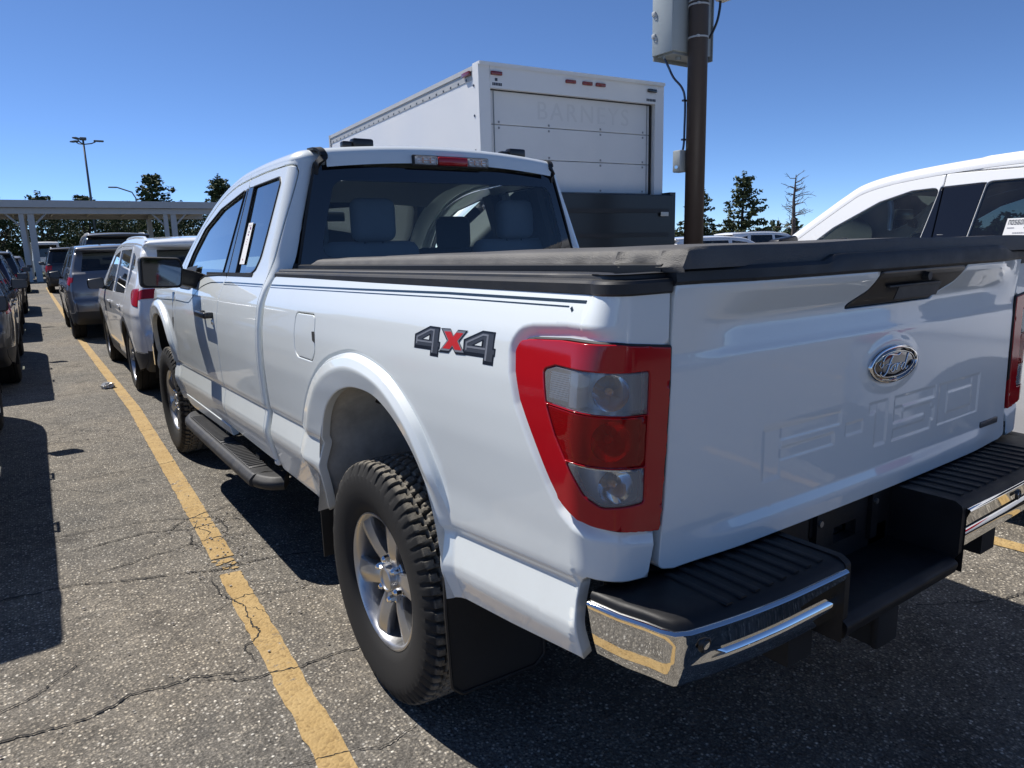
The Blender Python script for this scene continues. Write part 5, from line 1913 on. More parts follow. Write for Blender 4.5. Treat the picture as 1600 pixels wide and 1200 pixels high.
mb.tube([(.55, 2.0, .50), (.52, .5, .52), (.55, .2, .62), (.62, -.4, .60), (.70, -.75, .50), (.75, -.95, .48)], .038, 8)
mb.lathe([(-.12, .08), (-.13, .33), (-.06, .39), (.06, .39), (.13, .33), (.12, .08)], (0, -.66, .62), 2, 28)
mb.rbox((-.25, 2.2, .56), (.5, .9, .24), .06)
obj('chassis', mb, M['under'], truck)
# --- running boards
for sg in (-1, 1):
    rb = empty('running_board')
    rb.parent = truck
    mb = MB()
    sec = rpoly([(-.072, -.030), (.045, -.034), (.070, -.005), (.060, .026), (-.050, .030), (-.078, .004)], .022, 4).tolist()
    path = [(-.905, 1.19, .424), (-.945, 1.215, .424), (-.975, 1.29, .424), (-.985, 1.4, .424), (-.985, 2.6, .418), (-.975, 2.80, .418), (-.945, 2.90, .418), (-.90, 2.935, .418)]
    path = [tuple(p) for p in catmull(path, 5)]
    mb.sweep([(sg * -p[0], p[1], p[2]) if sg > 0 else p for p in path], sec)
    obj('board', mb, M['plastic'], rb, smooth=50)
    for ya, yb2 in ((1.40, 1.92), (1.98, 2.74)):
        mb = MB()
        mb.rbox((sg * .982, (ya + yb2) / 2, .4525), (.085, yb2 - ya + .04, .008), .003, 2)
        n = int((yb2 - ya) / .030)
        for i in range(n): mb.rbox((sg * .982, ya + .015 + i * .030, .4575), (.080, .015, .009), .003, 1)
        obj('tread_pad', mb, M['clad'], rb)
    for y in (1.5, 2.1, 2.6):
        mb = MB()
        mb.box((sg * .86, y, .47), (.18, .06, .03))
        obj('board_bracket', mb, M['under'], rb)
# --- cabin
cabn = empty('cabin')
cabn.parent = truck
def seat(x, y, w, zb, mt, hr=True, hz=.0):
    mb = MB()
    mb.rbox((x, y + .22, zb + .12), (w, .50, .16), .06, 3)
    Mx = Matrix.Rotation(R_(12), 3, 'X')
    mb.rbox((x, y - .02, zb + .42), (w * .96, .13, .60), .06, 3, M=Mx)
    obj('seat', mb, M[mt], cabn)
    if hr:
        mb = MB()
        mb.rbox((x, y - .11, zb + .82 + hz), (.235, .10, .215), .045, 3)
        obj('headrest', mb, M[mt], cabn)
        mb = MB()
        for q in (-.05, .05): mb.cyl((x + q, y - .09, zb + .64), (x + q, y - .11, zb + .75 + hz), .006, n=8)
        obj('headrest_post', mb, M['chrome'], cabn)
seat(-.30, 1.50, .56, .80, 'seat')
seat(.55, 1.46, .52, .80, 'seat')
seat(-.42, 2.14, .54, .78, 'seat', hz=.0)
seat(.53, 2.12, .54, .76, 'seatd', hz=-.02)
mb = MB()
mb.rbox((0, 2.98, 1.15), (1.64, .46, .36), .08, 3)
mb.rbox((-.42, 2.80, 1.33), (.40, .20, .10), .04, 3)
obj('dashboard', mb, M['dash'], cabn)
mb = MB()
c0, ax = Vector((-.42, 2.62, 1.20)), Vector((0, -.9, .42)).normalized()
q = ax.to_track_quat('Z', 'Y')
mb.tube([c0 + q @ Vector((.185 * math.cos(t), .185 * math.sin(t), 0)) for t in np.linspace(0, 2 * math.pi, 33)], .016, 8)
mb.cyl(c0 - ax * .02, c0 - ax * .25, .04, n=10)
mb.rbox(tuple(c0), (.30, .03, .07), .015, 2)
obj('steering_wheel', mb, M['satin'], cabn)
mb = MB()
mb.rbox((.0, 2.80, 1.70), (.24, .03, .07), .015, 2)
mb.cyl((0, 2.82, 1.72), (0, 2.90, 1.80), .01, n=8)
obj('rear_view_mirror', mb, M['satin'], cabn)
mb = MB()
mb.box((0, 2.0, .76), (1.7, 2.0, .03))
for sg in (-1, 1):
    mb.box((sg * .86, 2.3, 1.08), (.04, 1.5, .60))
    mb.box((sg * .86, 1.30, 1.10), (.06, .30, .62))
    mb.box((sg * .80, 1.88, 1.58), (.05, .10, .44), M=Matrix.Rotation(sg * R_(-18), 3, 'Y'))
    mb.box((sg * .70, 1.27, 1.58), (.04, .08, .44), M=Matrix.Rotation(sg * R_(-18), 3, 'Y'))
obj('cabin_trim', mb, M['trim'], cabn)
# ------------------------------------------------------------------ ground, painted lines, cracks
mb = MB()
mb.add([(-900, -900, 0), (900, -900, 0), (900, 900, 0), (-900, 900, 0)], [(0, 1, 2, 3)])
tag(obj('ground', mb, M['asphalt'], smooth=False), kind='structure')
def ribbon(name, pts, w, z, mat, kind='structure', jag=0.0, seed=1):
    q = densify(np.array(pts, float), .05 if jag else .25, False)
    r2 = np.random.RandomState(seed)
    a, b = offset_line(q, w / 2, False), offset_line(q, -w / 2, False)
    if jag:
        a += r2.uniform(-jag, jag, a.shape)
        b += r2.uniform(-jag, jag, b.shape)
    mb = MB()
    mb.grid([[(a[i][0], a[i][1], z), (b[i][0], b[i][1], z)] for i in range(len(q))])
    o = obj(name, mb, mat, smooth=False)
    return tag(o, kind=kind)
ribbon('parking_line', [(-1.345, -4.2), (-1.262, -.60), (-1.205, .80), (-1.188, 1.27)], .098, .004, M['line'], jag=.005, seed=4)
ribbon('parking_line', [(-1.170, 1.47), (-1.135, 2.45), (-1.035, 5.6), (-.995, 12.0), (-.75, 28.0), (-.55, 40.0)], .104, .004, M['line'], jag=.003, seed=5)
ribbon('parking_line', [(1.965, -3.6), (1.925, -.75), (2.02, 4.0), (2.2, 14.0)], .10, .004, M['line'], jag=.004, seed=6)
ribbon('parking_line', [(-4.62, -5.0), (-4.45, 4.0), (-4.2, 30.0)], .10, .004, M['line'], jag=.004, seed=7)
ribbon('parking_line', [(5.2, -6.0), (5.25, 2.5)], .10, .004, M['line'], jag=.004, seed=8)
for i, (x, y, r) in enumerate([(-1.165, 1.425, .028), (-1.205, 1.40, .016), (-1.145, 1.375, .020), (-1.19, 1.335, .018), (-1.155, 1.315, .014), (-1.215, 1.445, .012)]):
    a_ = np.linspace(0, 2 * math.pi, 14, endpoint=False)
    rs_ = np.random.RandomState(i)
    rr_ = r * rs_.uniform(.5, 1.2, 14)
    mb = MB()
    mb.add([(x + rr_[k] * 1.3 * math.cos(a_[k]), y + rr_[k] * math.sin(a_[k]), .004) for k in range(14)], [tuple(range(14))])
    tag(obj('paint_flake', mb, M['line'], smooth=False), kind='structure')
def crack(pts, w, seed):
    # a crack: a jagged, tapering flat dark strip that wanders about the traced course, broken here and there
    r2 = np.random.RandomState(seed)
    q = densify(np.array(pts, float), .011, False)
    n = len(q)
    walk = np.cumsum(r2.normal(0, .0030, (n, 2)), 0)
    walk -= np.linspace(0, 1, n)[:, None] * walk[-1]
    q = q + walk + r2.normal(0, .0021, (n, 2))
    slow = np.convolve(r2.uniform(.25, 1.5, n + 40), np.ones(13) / 13, 'same')[20:20 + n]
    ww = w * .72 * slow * r2.uniform(.35, 1.45, n)
    ww *= np.minimum(1, np.minimum(np.arange(n), np.arange(n)[::-1]) / 14 + .08)
    t = np.gradient(q, axis=0)
    t /= np.maximum(np.linalg.norm(t, axis=1)[:, None], 1e-6)
    nn = np.stack([-t[:, 1], t[:, 0]], 1)
    a, b = q + nn * ww[:, None] * .5, q - nn * ww[:, None] * .5
    mb = MB()
    mb.grid([[(a[i][0], a[i][1], .0052), (b[i][0], b[i][1], .0052)] for i in range(n)])
    tag(obj('pavement_crack', mb, M['crack'], smooth=False), kind='structure')
for i, (pts, w) in enumerate([
    ([(-2.6, .62), (-2.058, .497), (-1.959, .471), (-1.855, .451), (-1.72, .500), (-1.548, .470), (-1.502, .485), (-1.345, .414), (-1.296, .426)], .011),
    ([(-1.507, .466), (-1.375, .38), (-1.294, .352), (-1.171, .307), (-1.021, .321), (-.86, .30)], .011),
    ([(-2.5, .50), (-2.06, .643), (-1.953, .689), (-1.831, .831), (-1.70, .86)], .008),
    ([(-1.262, 1.298), (-1.271, 1.072), (-1.226, .897), (-1.252, .725), (-1.228, .676), (-1.258, .611), (-1.30, .587), (-1.294, .43)], .010),
    ([(-1.539, .935), (-1.343, .941), (-1.191, 1.011), (-1.046, .936), (-.819, .914), (-.6, .93)], .007),
    ([(-1.226, .897), (-1.17, .86), (-1.14, .74)], .006),
    ([(-1.43, 1.93), (-1.342, 1.976), (-1.222, 2.109), (-1.071, 2.175), (-.895, 2.234), (-.7, 2.30)], .012),
    ([(-1.90, 2.33), (-1.736, 2.277), (-1.491, 2.264), (-1.30, 2.19), (-1.187, 2.117), (-.95, 2.015), (-.75, 1.98)], .010),
    ([(-1.80, 2.02), (-1.636, 2.049), (-1.426, 2.042), (-1.25, 1.958), (-1.117, 1.967), (-.803, 1.961)], .013),
    ([(-1.75, 1.66), (-1.559, 1.701), (-1.382, 1.731), (-1.257, 1.752), (-1.113, 1.763), (-.95, 1.70)], .011),
    ([(-1.187, 2.117), (-1.20, 1.99), (-1.15, 1.86), (-1.19, 1.75)], .010),
    ([(-1.10, 2.17), (-1.08, 1.97), (-1.06, 1.83), (-1.10, 1.70)], .010),
    ([(-1.25, 1.958), (-1.23, 1.85), (-1.257, 1.752), (-1.20, 1.62)], .012),
    ([(-1.95, 3.40), (-1.808, 3.425), (-1.551, 3.386), (-1.235, 3.40), (-.95, 3.44)], .008),
    ([(-2.3, 3.42), (-2.086, 3.411), (-1.882, 3.323), (-1.584, 3.005), (-1.4, 2.95)], .007),
    ([(-2.4, 1.66), (-2.069, 1.616), (-1.756, 1.585), (-1.456, 1.449), (-1.251, 1.348), (-.907, 1.283), (-.708, 1.203), (-.3, 1.15)], .012),
    ([(-2.1, 4.55), (-1.7, 4.6), (-1.3, 4.5), (-.9, 4.62)], .008),
    ([(-2.0, 5.5), (-1.6, 5.42), (-1.1, 5.5), (-.6, 5.4)], .008),
    ([(-1.9, -.2), (-1.5, -.12), (-1.1, -.25), (-.9, -.2)], .005),
    ([(.9, -.75), (1.25, -.93), (1.7, -1.05), (2.2, -1.0)], .008),
    ([(1.45, -.55), (1.8, -.62), (2.3, -.58)], .006),
]): crack(pts, w, 11 + i)
# loose stones along the broken patch and a few strays
def pebble(x, y, r, i):
    bm = bmesh.new()
    bmesh.ops.create_icosphere(bm, subdivisions=1, radius=1)
    r2 = random.Random(i)
    for v in bm.verts: v.co *= r2.uniform(.7, 1.2)
    bm.to_mesh(me := bpy.data.meshes.new('pebble'))
    bm.free()
    return me
PEB = [pebble(0, 0, 1, i) for i in range(5)]
for p in PEB: p.materials.append(M['pebble'])
mbp = MB()
for i in range(420):
    if i < 170:
        x, y = rnd.gauss(-1.12, .11), rnd.uniform(1.25, 2.15)
    else:
        x, y = rnd.uniform(-2.2, -.9), rnd.uniform(.2, 6)
    r = rnd.uniform(.0025, .0065)
    me = PEB[i % 5]
    a = rnd.uniform(0, 6.28)
    mbp.add([(x + r * (v.co.x * math.cos(a) - v.co.y * math.sin(a)) * 1.2, y + r * (v.co.x * math.sin(a) + v.co.y * math.cos(a)), .006 + r * .4 + r * .7 * v.co.z) for v in me.vertices], [tuple(p.vertices) for p in me.polygons])
tag(obj('loose_gravel', mbp, M['pebble'], smooth=False), kind='stuff')
# a scrap of crumpled foil on the line
bm = bmesh.new()
bmesh.ops.create_icosphere(bm, subdivisions=3, radius=.05)
r2 = random.Random(5)
for v in bm.verts:
    k = r2.uniform(.55, 1.15)
    v.co = Vector((v.co.x * 1.5 * k, v.co.y * 1.1 * k, v.co.z * .8 * k))
me = bpy.data.meshes.new('litter')
bm.to_mesh(me)
bm.free()
o = obj('litter', me, M['litter'])
o.location = (-1.115, 7.05, .030)
tag(o, 'crumpled scrap of silvery white litter lying on the yellow line', 'litter')
# verge beyond the lot
mb = MB()
mb.add([(-300, 62, .02), (300, 62, .02), (300, 300, .02), (-300, 300, .02)], [(0, 1, 2, 3)])
tag(obj('grass_verge', mb, M['soil'], smooth=False), kind='structure')
# ------------------------------------------------------------------ other vehicles
def generic_wheel(R, W, style, mat):
    key = ('gw', R, W, style)
    if key in generic_wheel.cache: return generic_wheel.cache[key]
    rr = R * .70
    mb = MB()
    mb.lathe([(-W * .42, rr), (-W * .48, rr + .012), (-W * .52, rr + (R - rr) * .5), (-W * .47, R - .022), (-W * .42, R - .008), (-W * .30, R - .001), (-W * .28, R - .008), (-W * .24, R - .008), (-W * .22, R), (-W * .03, R), (-W * .01, R - .008), (W * .01, R - .008), (W * .03, R), (W * .22, R), (W * .42, R - .006), (W * .5, R - .04), (W * .48, rr)], (0, 0, 0), 0, 48)
    ty = mb.mesh('tyre', 30)
    ty.materials.append(M['tyre'])
    mb = MB()
    mb.lathe([(-W * .42, rr), (-W * .44, rr - .006), (-W * .38, rr - .016), (-W * .1, rr - .03), (W * .4, rr - .03)], (0, 0, 0), 0, 40)
    mb.lathe([(-W * .22, .085), (-W * .30, .075), (-W * .34, .04), (-W * .34, .001)], (0, 0, 0), 0, 24)
    n = 5
    for k in range(n):
        for da in (-.16, .16):
            a = 2 * math.pi * k / n + da * .8
            a2 = 2 * math.pi * k / n + da * 1.25
            u, v = Vector((0, -math.sin(a), math.cos(a))), Vector((0, -math.sin(a2), math.cos(a2)))
            p0, p1 = u * .06, v * (rr - .012)
            t = Vector((0, -math.cos(a), -math.sin(a)))
            rings = []
            for p, x, w in ((p0, -W * .27, .018), ((p0 + p1) / 2, -W * .36, .014), (p1, -W * .38, .018)):
                rings.append([p + t * w + Vector((x + .03, 0, 0)), p + t * w * .8 + Vector((x, 0, 0)), p - t * w * .8 + Vector((x, 0, 0)), p - t * w + Vector((x + .03, 0, 0))])
            mb.loft(rings, True)
    ri = mb.mesh('rim', 30)
    ri.materials.append(M['alloy'] if style == 0 else M['dalloy'])
    mb = MB()
    mb.lathe([(-.02, .03), (-.02, rr - .05), (.02, rr - .05)], (0, 0, 0), 0, 32)
    br = mb.mesh('brake_disc', 30)
    br.materials.append(M['disc'])
    generic_wheel.cache[key] = (ty, ri, br)
    return ty, ri, br
generic_wheel.cache = {}

def make_car(name, loc, rz, label, cat, group=None, L=4.6, w=.92, H=1.68, wb=2.75, R=.35, ro=.95, kind='suv', body='white2', clad='clad', belt=1.03, slope=.03, glass_f='g_side', glass_r='g_dark', lamps=True, rails=True, interior=True, wheel=0, detail=.045, dlo=None, lampmat='lampred', roofmat=None, flush=False, trim=None, ws=0.0, lampw=7, rb=.03, lampz=None, mz=0.0):
    root = empty(name, loc, rz, label, cat, group)
    ya, yb = -wb / 2, wb / 2                     # axles
    y0, y1 = ya - ro, ya - ro + L                # ends
    P = lambda *a: [tuple(p) for p in a]
    h = H
    if kind == 'suv':
        sil = [('rear_valance', [(y0 + .14, .30), (y0 + .03, .40), (y0 + .004, .50)]),
               ('rear_bumper', [(y0, .53), (y0 - .002, .60), (y0 + .01, .70)]),
               ('tailgate', [(y0 + .045, .74), (y0 + .06, .90), (y0 + .10 + (rb - .03) * .35, belt + rb)]),
               ('rear_window', [(y0 + .155 + (rb - .03) * .35, belt + rb + .06), (y0 + .36, h - .17)]),
               ('spoiler', [(y0 + .40, h - .13), (y0 + .29, h - .085), (y0 + .31, h - .055)]),
               ('roof', [(y0 + .62, h - .025), (ya + .55, h), (ya + 1.15, h - .005), (yb - 1.02 + ws, h - .055), (yb - .86 + ws, h - .095)]),
               ('windscreen', [(yb - .80 + ws, h - .125), (yb - .12 + ws, belt + .13)]),
               ('hood', [(yb - .02 + ws, belt + .085), (yb + .35, belt + .02), (y1 - .30, belt - .10), (y1 - .12, belt - .20)]),
               ('front_bumper', [(y1 - .03, .70), (y1, .55), (y1 - .03, .38), (y1 - .15, .24)])]
    elif kind == 'sedan':
        sil = [('rear_bumper', [(y0 + .12, .28), (y0 + .02, .40), (y0, .56), (y0 + .02, .66)]),
               ('boot_lid', [(y0 + .05, .74), (y0 + .07, .95), (y0 + .14, 1.03), (y0 + .45, 1.06)]),
               ('rear_window', [(y0 + .55, 1.075), (y0 + 1.20, h - .07)]),
               ('roof', [(y0 + 1.36, h - .03), (y0 + 1.9, h), (yb - 1.0, h - .03), (yb - .88, h - .07)]),
               ('windscreen', [(yb - .80, h - .10), (yb + .05, belt + .08)]),
               ('hood', [(yb + .15, belt + .03), (yb + .5, belt - .03), (y1 - .25, belt - .16), (y1 - .1, belt - .25)]),
               ('front_bumper', [(y1 - .02, .62), (y1, .50), (y1 - .03, .34), (y1 - .15, .22)])]
    else:  # van
        sil = [('rear_bumper', [(y0 + .05, .36), (y0, .46), (y0, .58)]),
               ('rear_doors', [(y0 + .05, .62), (y0 + .06, 1.0), (y0 + .07, belt + .1)]),
               ('rear_window', [(y0 + .08, belt + .18), (y0 + .13, h - .35)]),
               ('roof', [(y0 + .15, h - .22), (y0 + .20, h - .06), (y0 + .5, h), (yb - .7, h), (yb - .35, h - .10)]),
               ('windscreen', [(yb - .28, h - .18), (yb + .35, belt + .16)]),
               ('hood', [(yb + .42, belt + .10), (yb + .7, belt - .02), (y1 - .12, belt - .18)]),
               ('front_bumper', [(y1 - .02, .70), (y1, .50), (y1 - .1, .30)])]
    pts, tags = [], []
    for t, ps in sil:
        for p in ps:
            pts.append(p)
            tags.append(t)
    C = catmull_c(pts, 6)
    ct = []
    for i in range(len(pts) - 1): ct += [tags[i] if tags[i] == tags[i + 1] else tags[i] for _ in range(6)]
    ct.append(tags[-1])
    nC = len(C)
    T = np.gradient(C, axis=0)
    T /= np.linalg.norm(T, axis=1)[:, None]
    NN = np.stack([-T[:, 1], T[:, 0]], 1)       # outward: path runs rear -> roof -> front
    er = .060
    Cin = C - NN * er
    SEC = lut([(.20, .93), (.45, .975), (.62, .992), (.78, 1.0), (belt - .10, .992), (belt - .02, .972), (belt + .02, .958), (belt + .7, .958 - .7 * (.30 if kind != 'van' else .10) / w)], .02, .1, 2.8)
    LO2, HI2 = y0, y1
    def xc(y, z):
        y, z = np.asarray(y, float), np.asarray(z, float)
        x = w * np.interp(z - slope * (y - ya) * 0, *SEC)
        dr = np.clip((y - LO2) / .42, 0, 1)
        df = np.clip((HI2 - y) / .75, 0, 1)
        x = x - .15 * (1 - np.sqrt(np.clip(1 - (1 - dr) ** 2, 0, 1))) - .20 * (1 - np.sqrt(np.clip(1 - (1 - df) ** 2, 0, 1)))
        # soft swellings over the wheels
        for a in (ya, yb):
            x = x + .018 * np.exp(-((y - a) / .42) ** 2 - ((z - .62) / .25) ** 2)
        # a shoulder crease
        x = x + .006 * np.exp(-((z - (belt - .14) - .02 * (y - ya) / wb) / .03) ** 2)
        return x
    side = lambda u, v: np.stack([-xc(-np.asarray(u), v), -np.asarray(u, float), np.asarray(v, float)], 1)
    # outline: inset profile, then along the sill with the wheel arches cut
    Ra = R + .055
    out = [(-p[0], p[1]) for p in Cin]
    out += [(-(yb + Ra + .12), .30)]
    def arch(yc, rad, zb=.26):
        a0 = math.asin(max(-1, min(1, (zb - R) / rad)))
        return [(-(yc + rad * math.cos(a)), R + rad * math.sin(a)) for a in np.linspace(a0, math.pi - a0, 22)]
    out += arch(yb, Ra)
    out += [(-(yb - Ra - .05), .25), (-(ya + Ra + .05), .25)]
    out += arch(ya, Ra)
    out += [(-(ya - Ra - .06), .29)]
    # window openings
    if dlo is None:
        if kind == 'suv':
            top = lambda y: float(np.interp(y, [p[0] for p in C[[i for i in range(nC) if ct[i] in ('roof', 'windscreen', 'spoiler')]]], [p[1] for p in C[[i for i in range(nC) if ct[i] in ('roof', 'windscreen', 'spoiler')]]])) - .115
            bz = belt + .005
            B, Cc = ya + wb * .455, ya + .10
            dlo = [[(yb - .32, bz), (yb - .62, max(bz + .12, top(yb - .62) - .03)), (yb - .92, top(yb - .92)), (B + .07, top(B)), (B + .06, bz + .01)],
                   [(B - .06, bz + .012), (B - .05, top(B)), (Cc + .12, top(Cc + .1)), (Cc + .04, bz + .03)],
                   [(Cc - .03, bz + .034), (Cc + .05, top(Cc + .05) - .01), (y0 + .74, h - .20), (y0 + .68, h - .28), (y0 + .84, bz + .12 + (rb - .03) * .5)]]
        elif kind == 'sedan':
            bz = belt + .0
            B = ya + wb * .44
            tp = h - .105
            dlo = [[(yb - .25, bz), (yb - .85, tp - .05), (B + .05, tp), (B + .05, bz + .01)], [(B - .05, bz + .01), (B - .05, tp), (ya + .25, tp - .06), (ya - .12, bz + .06)]]
        else:
            bz = belt + .06
            dlo = [[(yb + .12, bz), (yb - .28, h - .42), (yb - .85, h - .40), (yb - .85, bz)]]
    seams = []
    seeds = []
    for i, q in enumerate(dlo):
        q = rpoly([(-a, b) for a, b in q], .03, 4)
        seams.append((q, True, .004))
        seeds.append(('glass%d' % i, tuple(q.mean(0))))
    B_ = ya + wb * .455
    ds = [np.array([(-(yb - .42), .36), (-(yb - .40), .7), (-(yb - .36), belt + .0), (-(yb - .50), belt + .1)])] if kind != 'van' else []
    if kind in ('suv', 'sedan'):
        front = np.array([(-(yb - .62 + ws), h - .06 if kind == 'suv' else h - .02), (-(yb - .40), belt + .10), (-(yb - .36), belt - .1), (-(yb - .42), .36), (-(yb - .55), .33), (-(B_ + .02), .33), (-(ya + .62), .33), (-(ya + .46), .55), (-(ya + .20), .80), (-(ya + .02), belt), (-(ya + .06), h - .14), (-(ya + .16), h - .085), (-(B_), h - .075), (-(yb - .80 + ws), h - .115), (-(yb - .62 + ws), h - .20)])
        seams.append((rpoly(front[1:], .04, 3), True, .005))
        seams.append((np.array([(-(B_), h - .05), (-(B_ + .0), belt), (-(B_ + .015), .6), (-(B_ + .02), .31)]), False, .005))
        seeds += [('front_door', (-(yb - .9), .75)), ('rear_door', (-(B_ - .35), .75))]
    seeds += [('body', (-(yb + .3), .75)), ('body', (-(ya - .45), .85)), ('body', (-(ya - .3), .7))]
    if clad:
        cl = [(-(yb + Ra + .50), .45), (-(yb + Ra + .12), .45)] + arch(yb, Ra + .055, .46) + [(-(yb - Ra - .12), .40), (-(ya + Ra + .12), .40)] + arch(ya, Ra + .055, .46) + [(-(ya - Ra - .14), .50), (-(y0 - .1), .505)]
        cl = [(-(y1 + .1), .47)] + cl
        seams.append((np.array(cl), False, .003))
        seeds += [('clad', (-(ya + wb / 2), .33)), ('clad', (-(ya - Ra - .10), .36)), ('clad', (-(yb + Ra + .10), .36)), ('clad', (-(yb - Ra - .028), .36)), ('clad', (-ya, R + Ra + .027)), ('clad', (-(yb), R + Ra + .027))]
    if lamps and kind != 'van':
        lz0, lz1 = (.87, belt + .02) if kind == 'suv' else (.72, .96)
        if lampz: lz0, lz1 = lampz
        lp = rpoly([(-(y0 + .10), lz1), (-(y0 + .42), lz1 - .015), (-(y0 + .50), lz1 - .05), (-(y0 + .30), lz0 + .02), (-(y0 + .05), lz0)], .02, 3)
        seams.append((lp, True, .003))
        seeds.append(('lamp', tuple(lp.mean(0))))
        hl = rpoly([(-(y1 - .10), .66), (-(y1 - .16), .78), (-(y1 - .62), .86), (-(y1 - .60), .74)], .02, 3)
        seams.append((hl, True, .003))
        seeds.append(('head', tuple(hl.mean(0))))
    off = {('glass%d' % i): -.010 for i in range(len(dlo))}
    off['lamp'] = .006
    off['head'] = .004
    off['clad'] = .004
    if trim:
        q = np.array([(-a, b) for a, b in trim])
        seams.append((q, True, .002))
        c_ = q.mean(0)
        seeds += [('trim', (c_[0] - .06, c_[1])), ('trim', (c_[0] + .06, c_[1]))]
    d = skin(side, out, seams, spacing=detail, roll=.003, seedlist=seeds, default='body', off=off)
    doors = {}
    for mi in (False, True):
        for key in d:
            if key.startswith('glass'): continue
            mt = {'lamp': lampmat, 'head': 'lampwhite', 'clad': clad or body, 'trim': 'gloss'}.get(key, body)
            nm = {'lamp': 'tail_light', 'head': 'headlight', 'clad': 'sill_cladding', 'body': 'body_side', 'trim': 'pillar_trim'}.get(key, key)
            doors[(key, mi)] = obj(nm, skin_mesh(nm, d[key], depth=.03, roll=.003, mirror=mi, noroll=lambda uv: np.zeros(len(uv), bool)), M[mt], root)
        for i in range(len(dlo)):
            k = 'glass%d' % i
            if k not in d: continue
            pr = doors.get(('front_door' if i == 0 else 'rear_door', mi), root) if i < 2 else root
            obj('window', skin_mesh('window', d[k], depth=.0, roll=0, mirror=mi), M[glass_f if i == 0 else glass_r], pr)
    # centre strip over bumper, tailgate, roof, hood; glass let into it
    rings = []
    for i in range(nC):
        y, z = Cin[i]
        xe = float(xc([y], [z])[0])
        row = []
        na = 5
        for k in range(na + 1):
            a = k / na * math.pi / 2
            row.append((-(xe - er * .9 * (1 - math.cos(a))), math.sin(a) * er))
        inn = xe - er * .9
        for u in np.linspace(-1, 1, 15)[1:-1]: row.append((inn * u, er + .028 * (1 - u * u)))
        row += [(-p[0], p[1]) for p in row[:na + 1][::-1]]
        rings.append([(p[0], y + NN[i][0] * p[1], z + NN[i][1] * p[1]) for p in row])
    nR = len(rings[0])
    segs = {}
    for i in range(nC - 1): segs.setdefault(ct[i], []).append(i)
    for t, ii in segs.items():
        a, b = ii[0], ii[-1] + 1
        if t in ('rear_window', 'windscreen'):
            mb = MB()
            fr0, fr1 = 6, nR - 7
            gl = MB()
            mb.grid([r[:fr0 + 1] for r in rings[a:b + 1]])
            obj('window_pillar', mb, M[body], root, smooth=180)
            mb = MB()
            mb.grid([r[fr1:] for r in rings[a:b + 1]])
            obj('window_pillar', mb, M[body], root, smooth=180)
            ns = [Vector((0, NN[i][0], NN[i][1])) * .004 for i in range(a, b + 1)]
            gl.grid([[Vector(p) - ns[j] for p in rings[a + j][fr0:fr1 + 1]] for j in range(b - a + 1)])
            obj(t, gl, M[glass_r if t == 'rear_window' else 'g_clear'], root, smooth=180)
            # black frit edge
            mb = MB()
            e0 = [Vector(p) - ns[0] * .3 for p in rings[a][fr0:fr1 + 1]]
            e1 = [Vector(p) - ns[-1] * .3 for p in rings[b][fr0:fr1 + 1]]
            q0 = [Vector(p) - ns[1] * .3 for p in rings[a + 1][fr0:fr1 + 1]]
            q1 = [Vector(p) - ns[-2] * .3 for p in rings[b - 1][fr0:fr1 + 1]]
            mb.grid([e0, [e0[j].lerp(q0[j], .6) for j in range(len(e0))]])
            mb.grid([[e1[j].lerp(q1[j], .6) for j in range(len(e1))], e1])
            obj('window_frit', mb, M['g_black'], root, smooth=180)
        else:
            mb = MB()
            mb.grid(rings[a:b + 1])
            mt = body
            if t in ('rear_valance', 'front_bumper') and clad: mt = clad
            if t == 'roof' and roofmat: mt = roofmat
            obj(t, mb, M[mt], root, smooth=180)
    if lamps and kind == 'suv':
        # the lamp carries on round the corner across the tailgate
        rows_ = [i for i in range(nC) if ct[i] == 'tailgate' and lz0 + .045 < C[i][1] < lz1 - .005]
        for sg in (-1, 1):
            mb = MB()
            ks = list(range(0, lampw)) if sg < 0 else list(range(nR - lampw, nR))
            mb.grid([[Vector(rings[i][k]) + Vector((0, NN[i][0], NN[i][1])) * .007 for k in ks] for i in rows_])
            obj('tail_light', mb, M[lampmat], root, smooth=180)
    # floor, wheels, mirrors, handles, rails, plate
    mb = MB()
    mb.box((0, (y0 + y1) / 2, .34), (w * 1.70, L * .90, .04))
    mb.box((0, (ya + yb) / 2, .62), (w * 1.3, L * .80, .04))
    for a in (ya, yb):
        for sg in (-1, 1):
            q = arch(a, Ra + .004)
            rg = [[(sg * x, -p[0], p[1]) for p in q] for x in (w * .985, w * .62)]
            mb.loft(rg, False)
            mb.add([(sg * w * .62, -p[0], p[1]) for p in q], [tuple(range(len(q)))])
    obj('underbody', mb, M['under'], root)
    ty, ri, br = generic_wheel(R, .225, wheel, None)
    for a in (ya, yb):
        for sg in (-1, 1):
            wh = empty('wheel', (sg * (w - .135), a, R))
            wh.rotation_euler = (rnd.uniform(0, 1.2), 0, 0 if sg < 0 else math.pi)
            wh.parent = root
            raw('tyre', ty, wh)
            raw('rim', ri, wh)
            raw('brake_disc', br, wh)
    for sg in (-1, 1):
        yq = yb - .50 + ws if kind != 'van' else yb + .05
        zq = belt + .06 + mz
        xq = float(xc([yq], [zq])[0])
        mr = empty('wing_mirror')
        mr.parent = root
        mb = MB()
        sec = rpoly([(-.10, -.075), (.10, -.07), (.105, .05), (-.09, .075)], .03, 3)
        cx = sg * (xq + .115)
        mb.loft([[(cx + p[0] * k * sg, yq + dy, zq + .03 + p[1] * k) for p in sec] for dy, k in ((-.055, .9), (-.045, 1.0), (.02, .95), (.07, .6))], True, False, True)
        mb.rbox((sg * (xq + .01), yq + .01, zq - .03), (.10, .06, .05), .015, 2)
        obj('mirror_shell', mb, M['satin'] if body not in ('white2x',) else M[body], mr)
        mb = MB()
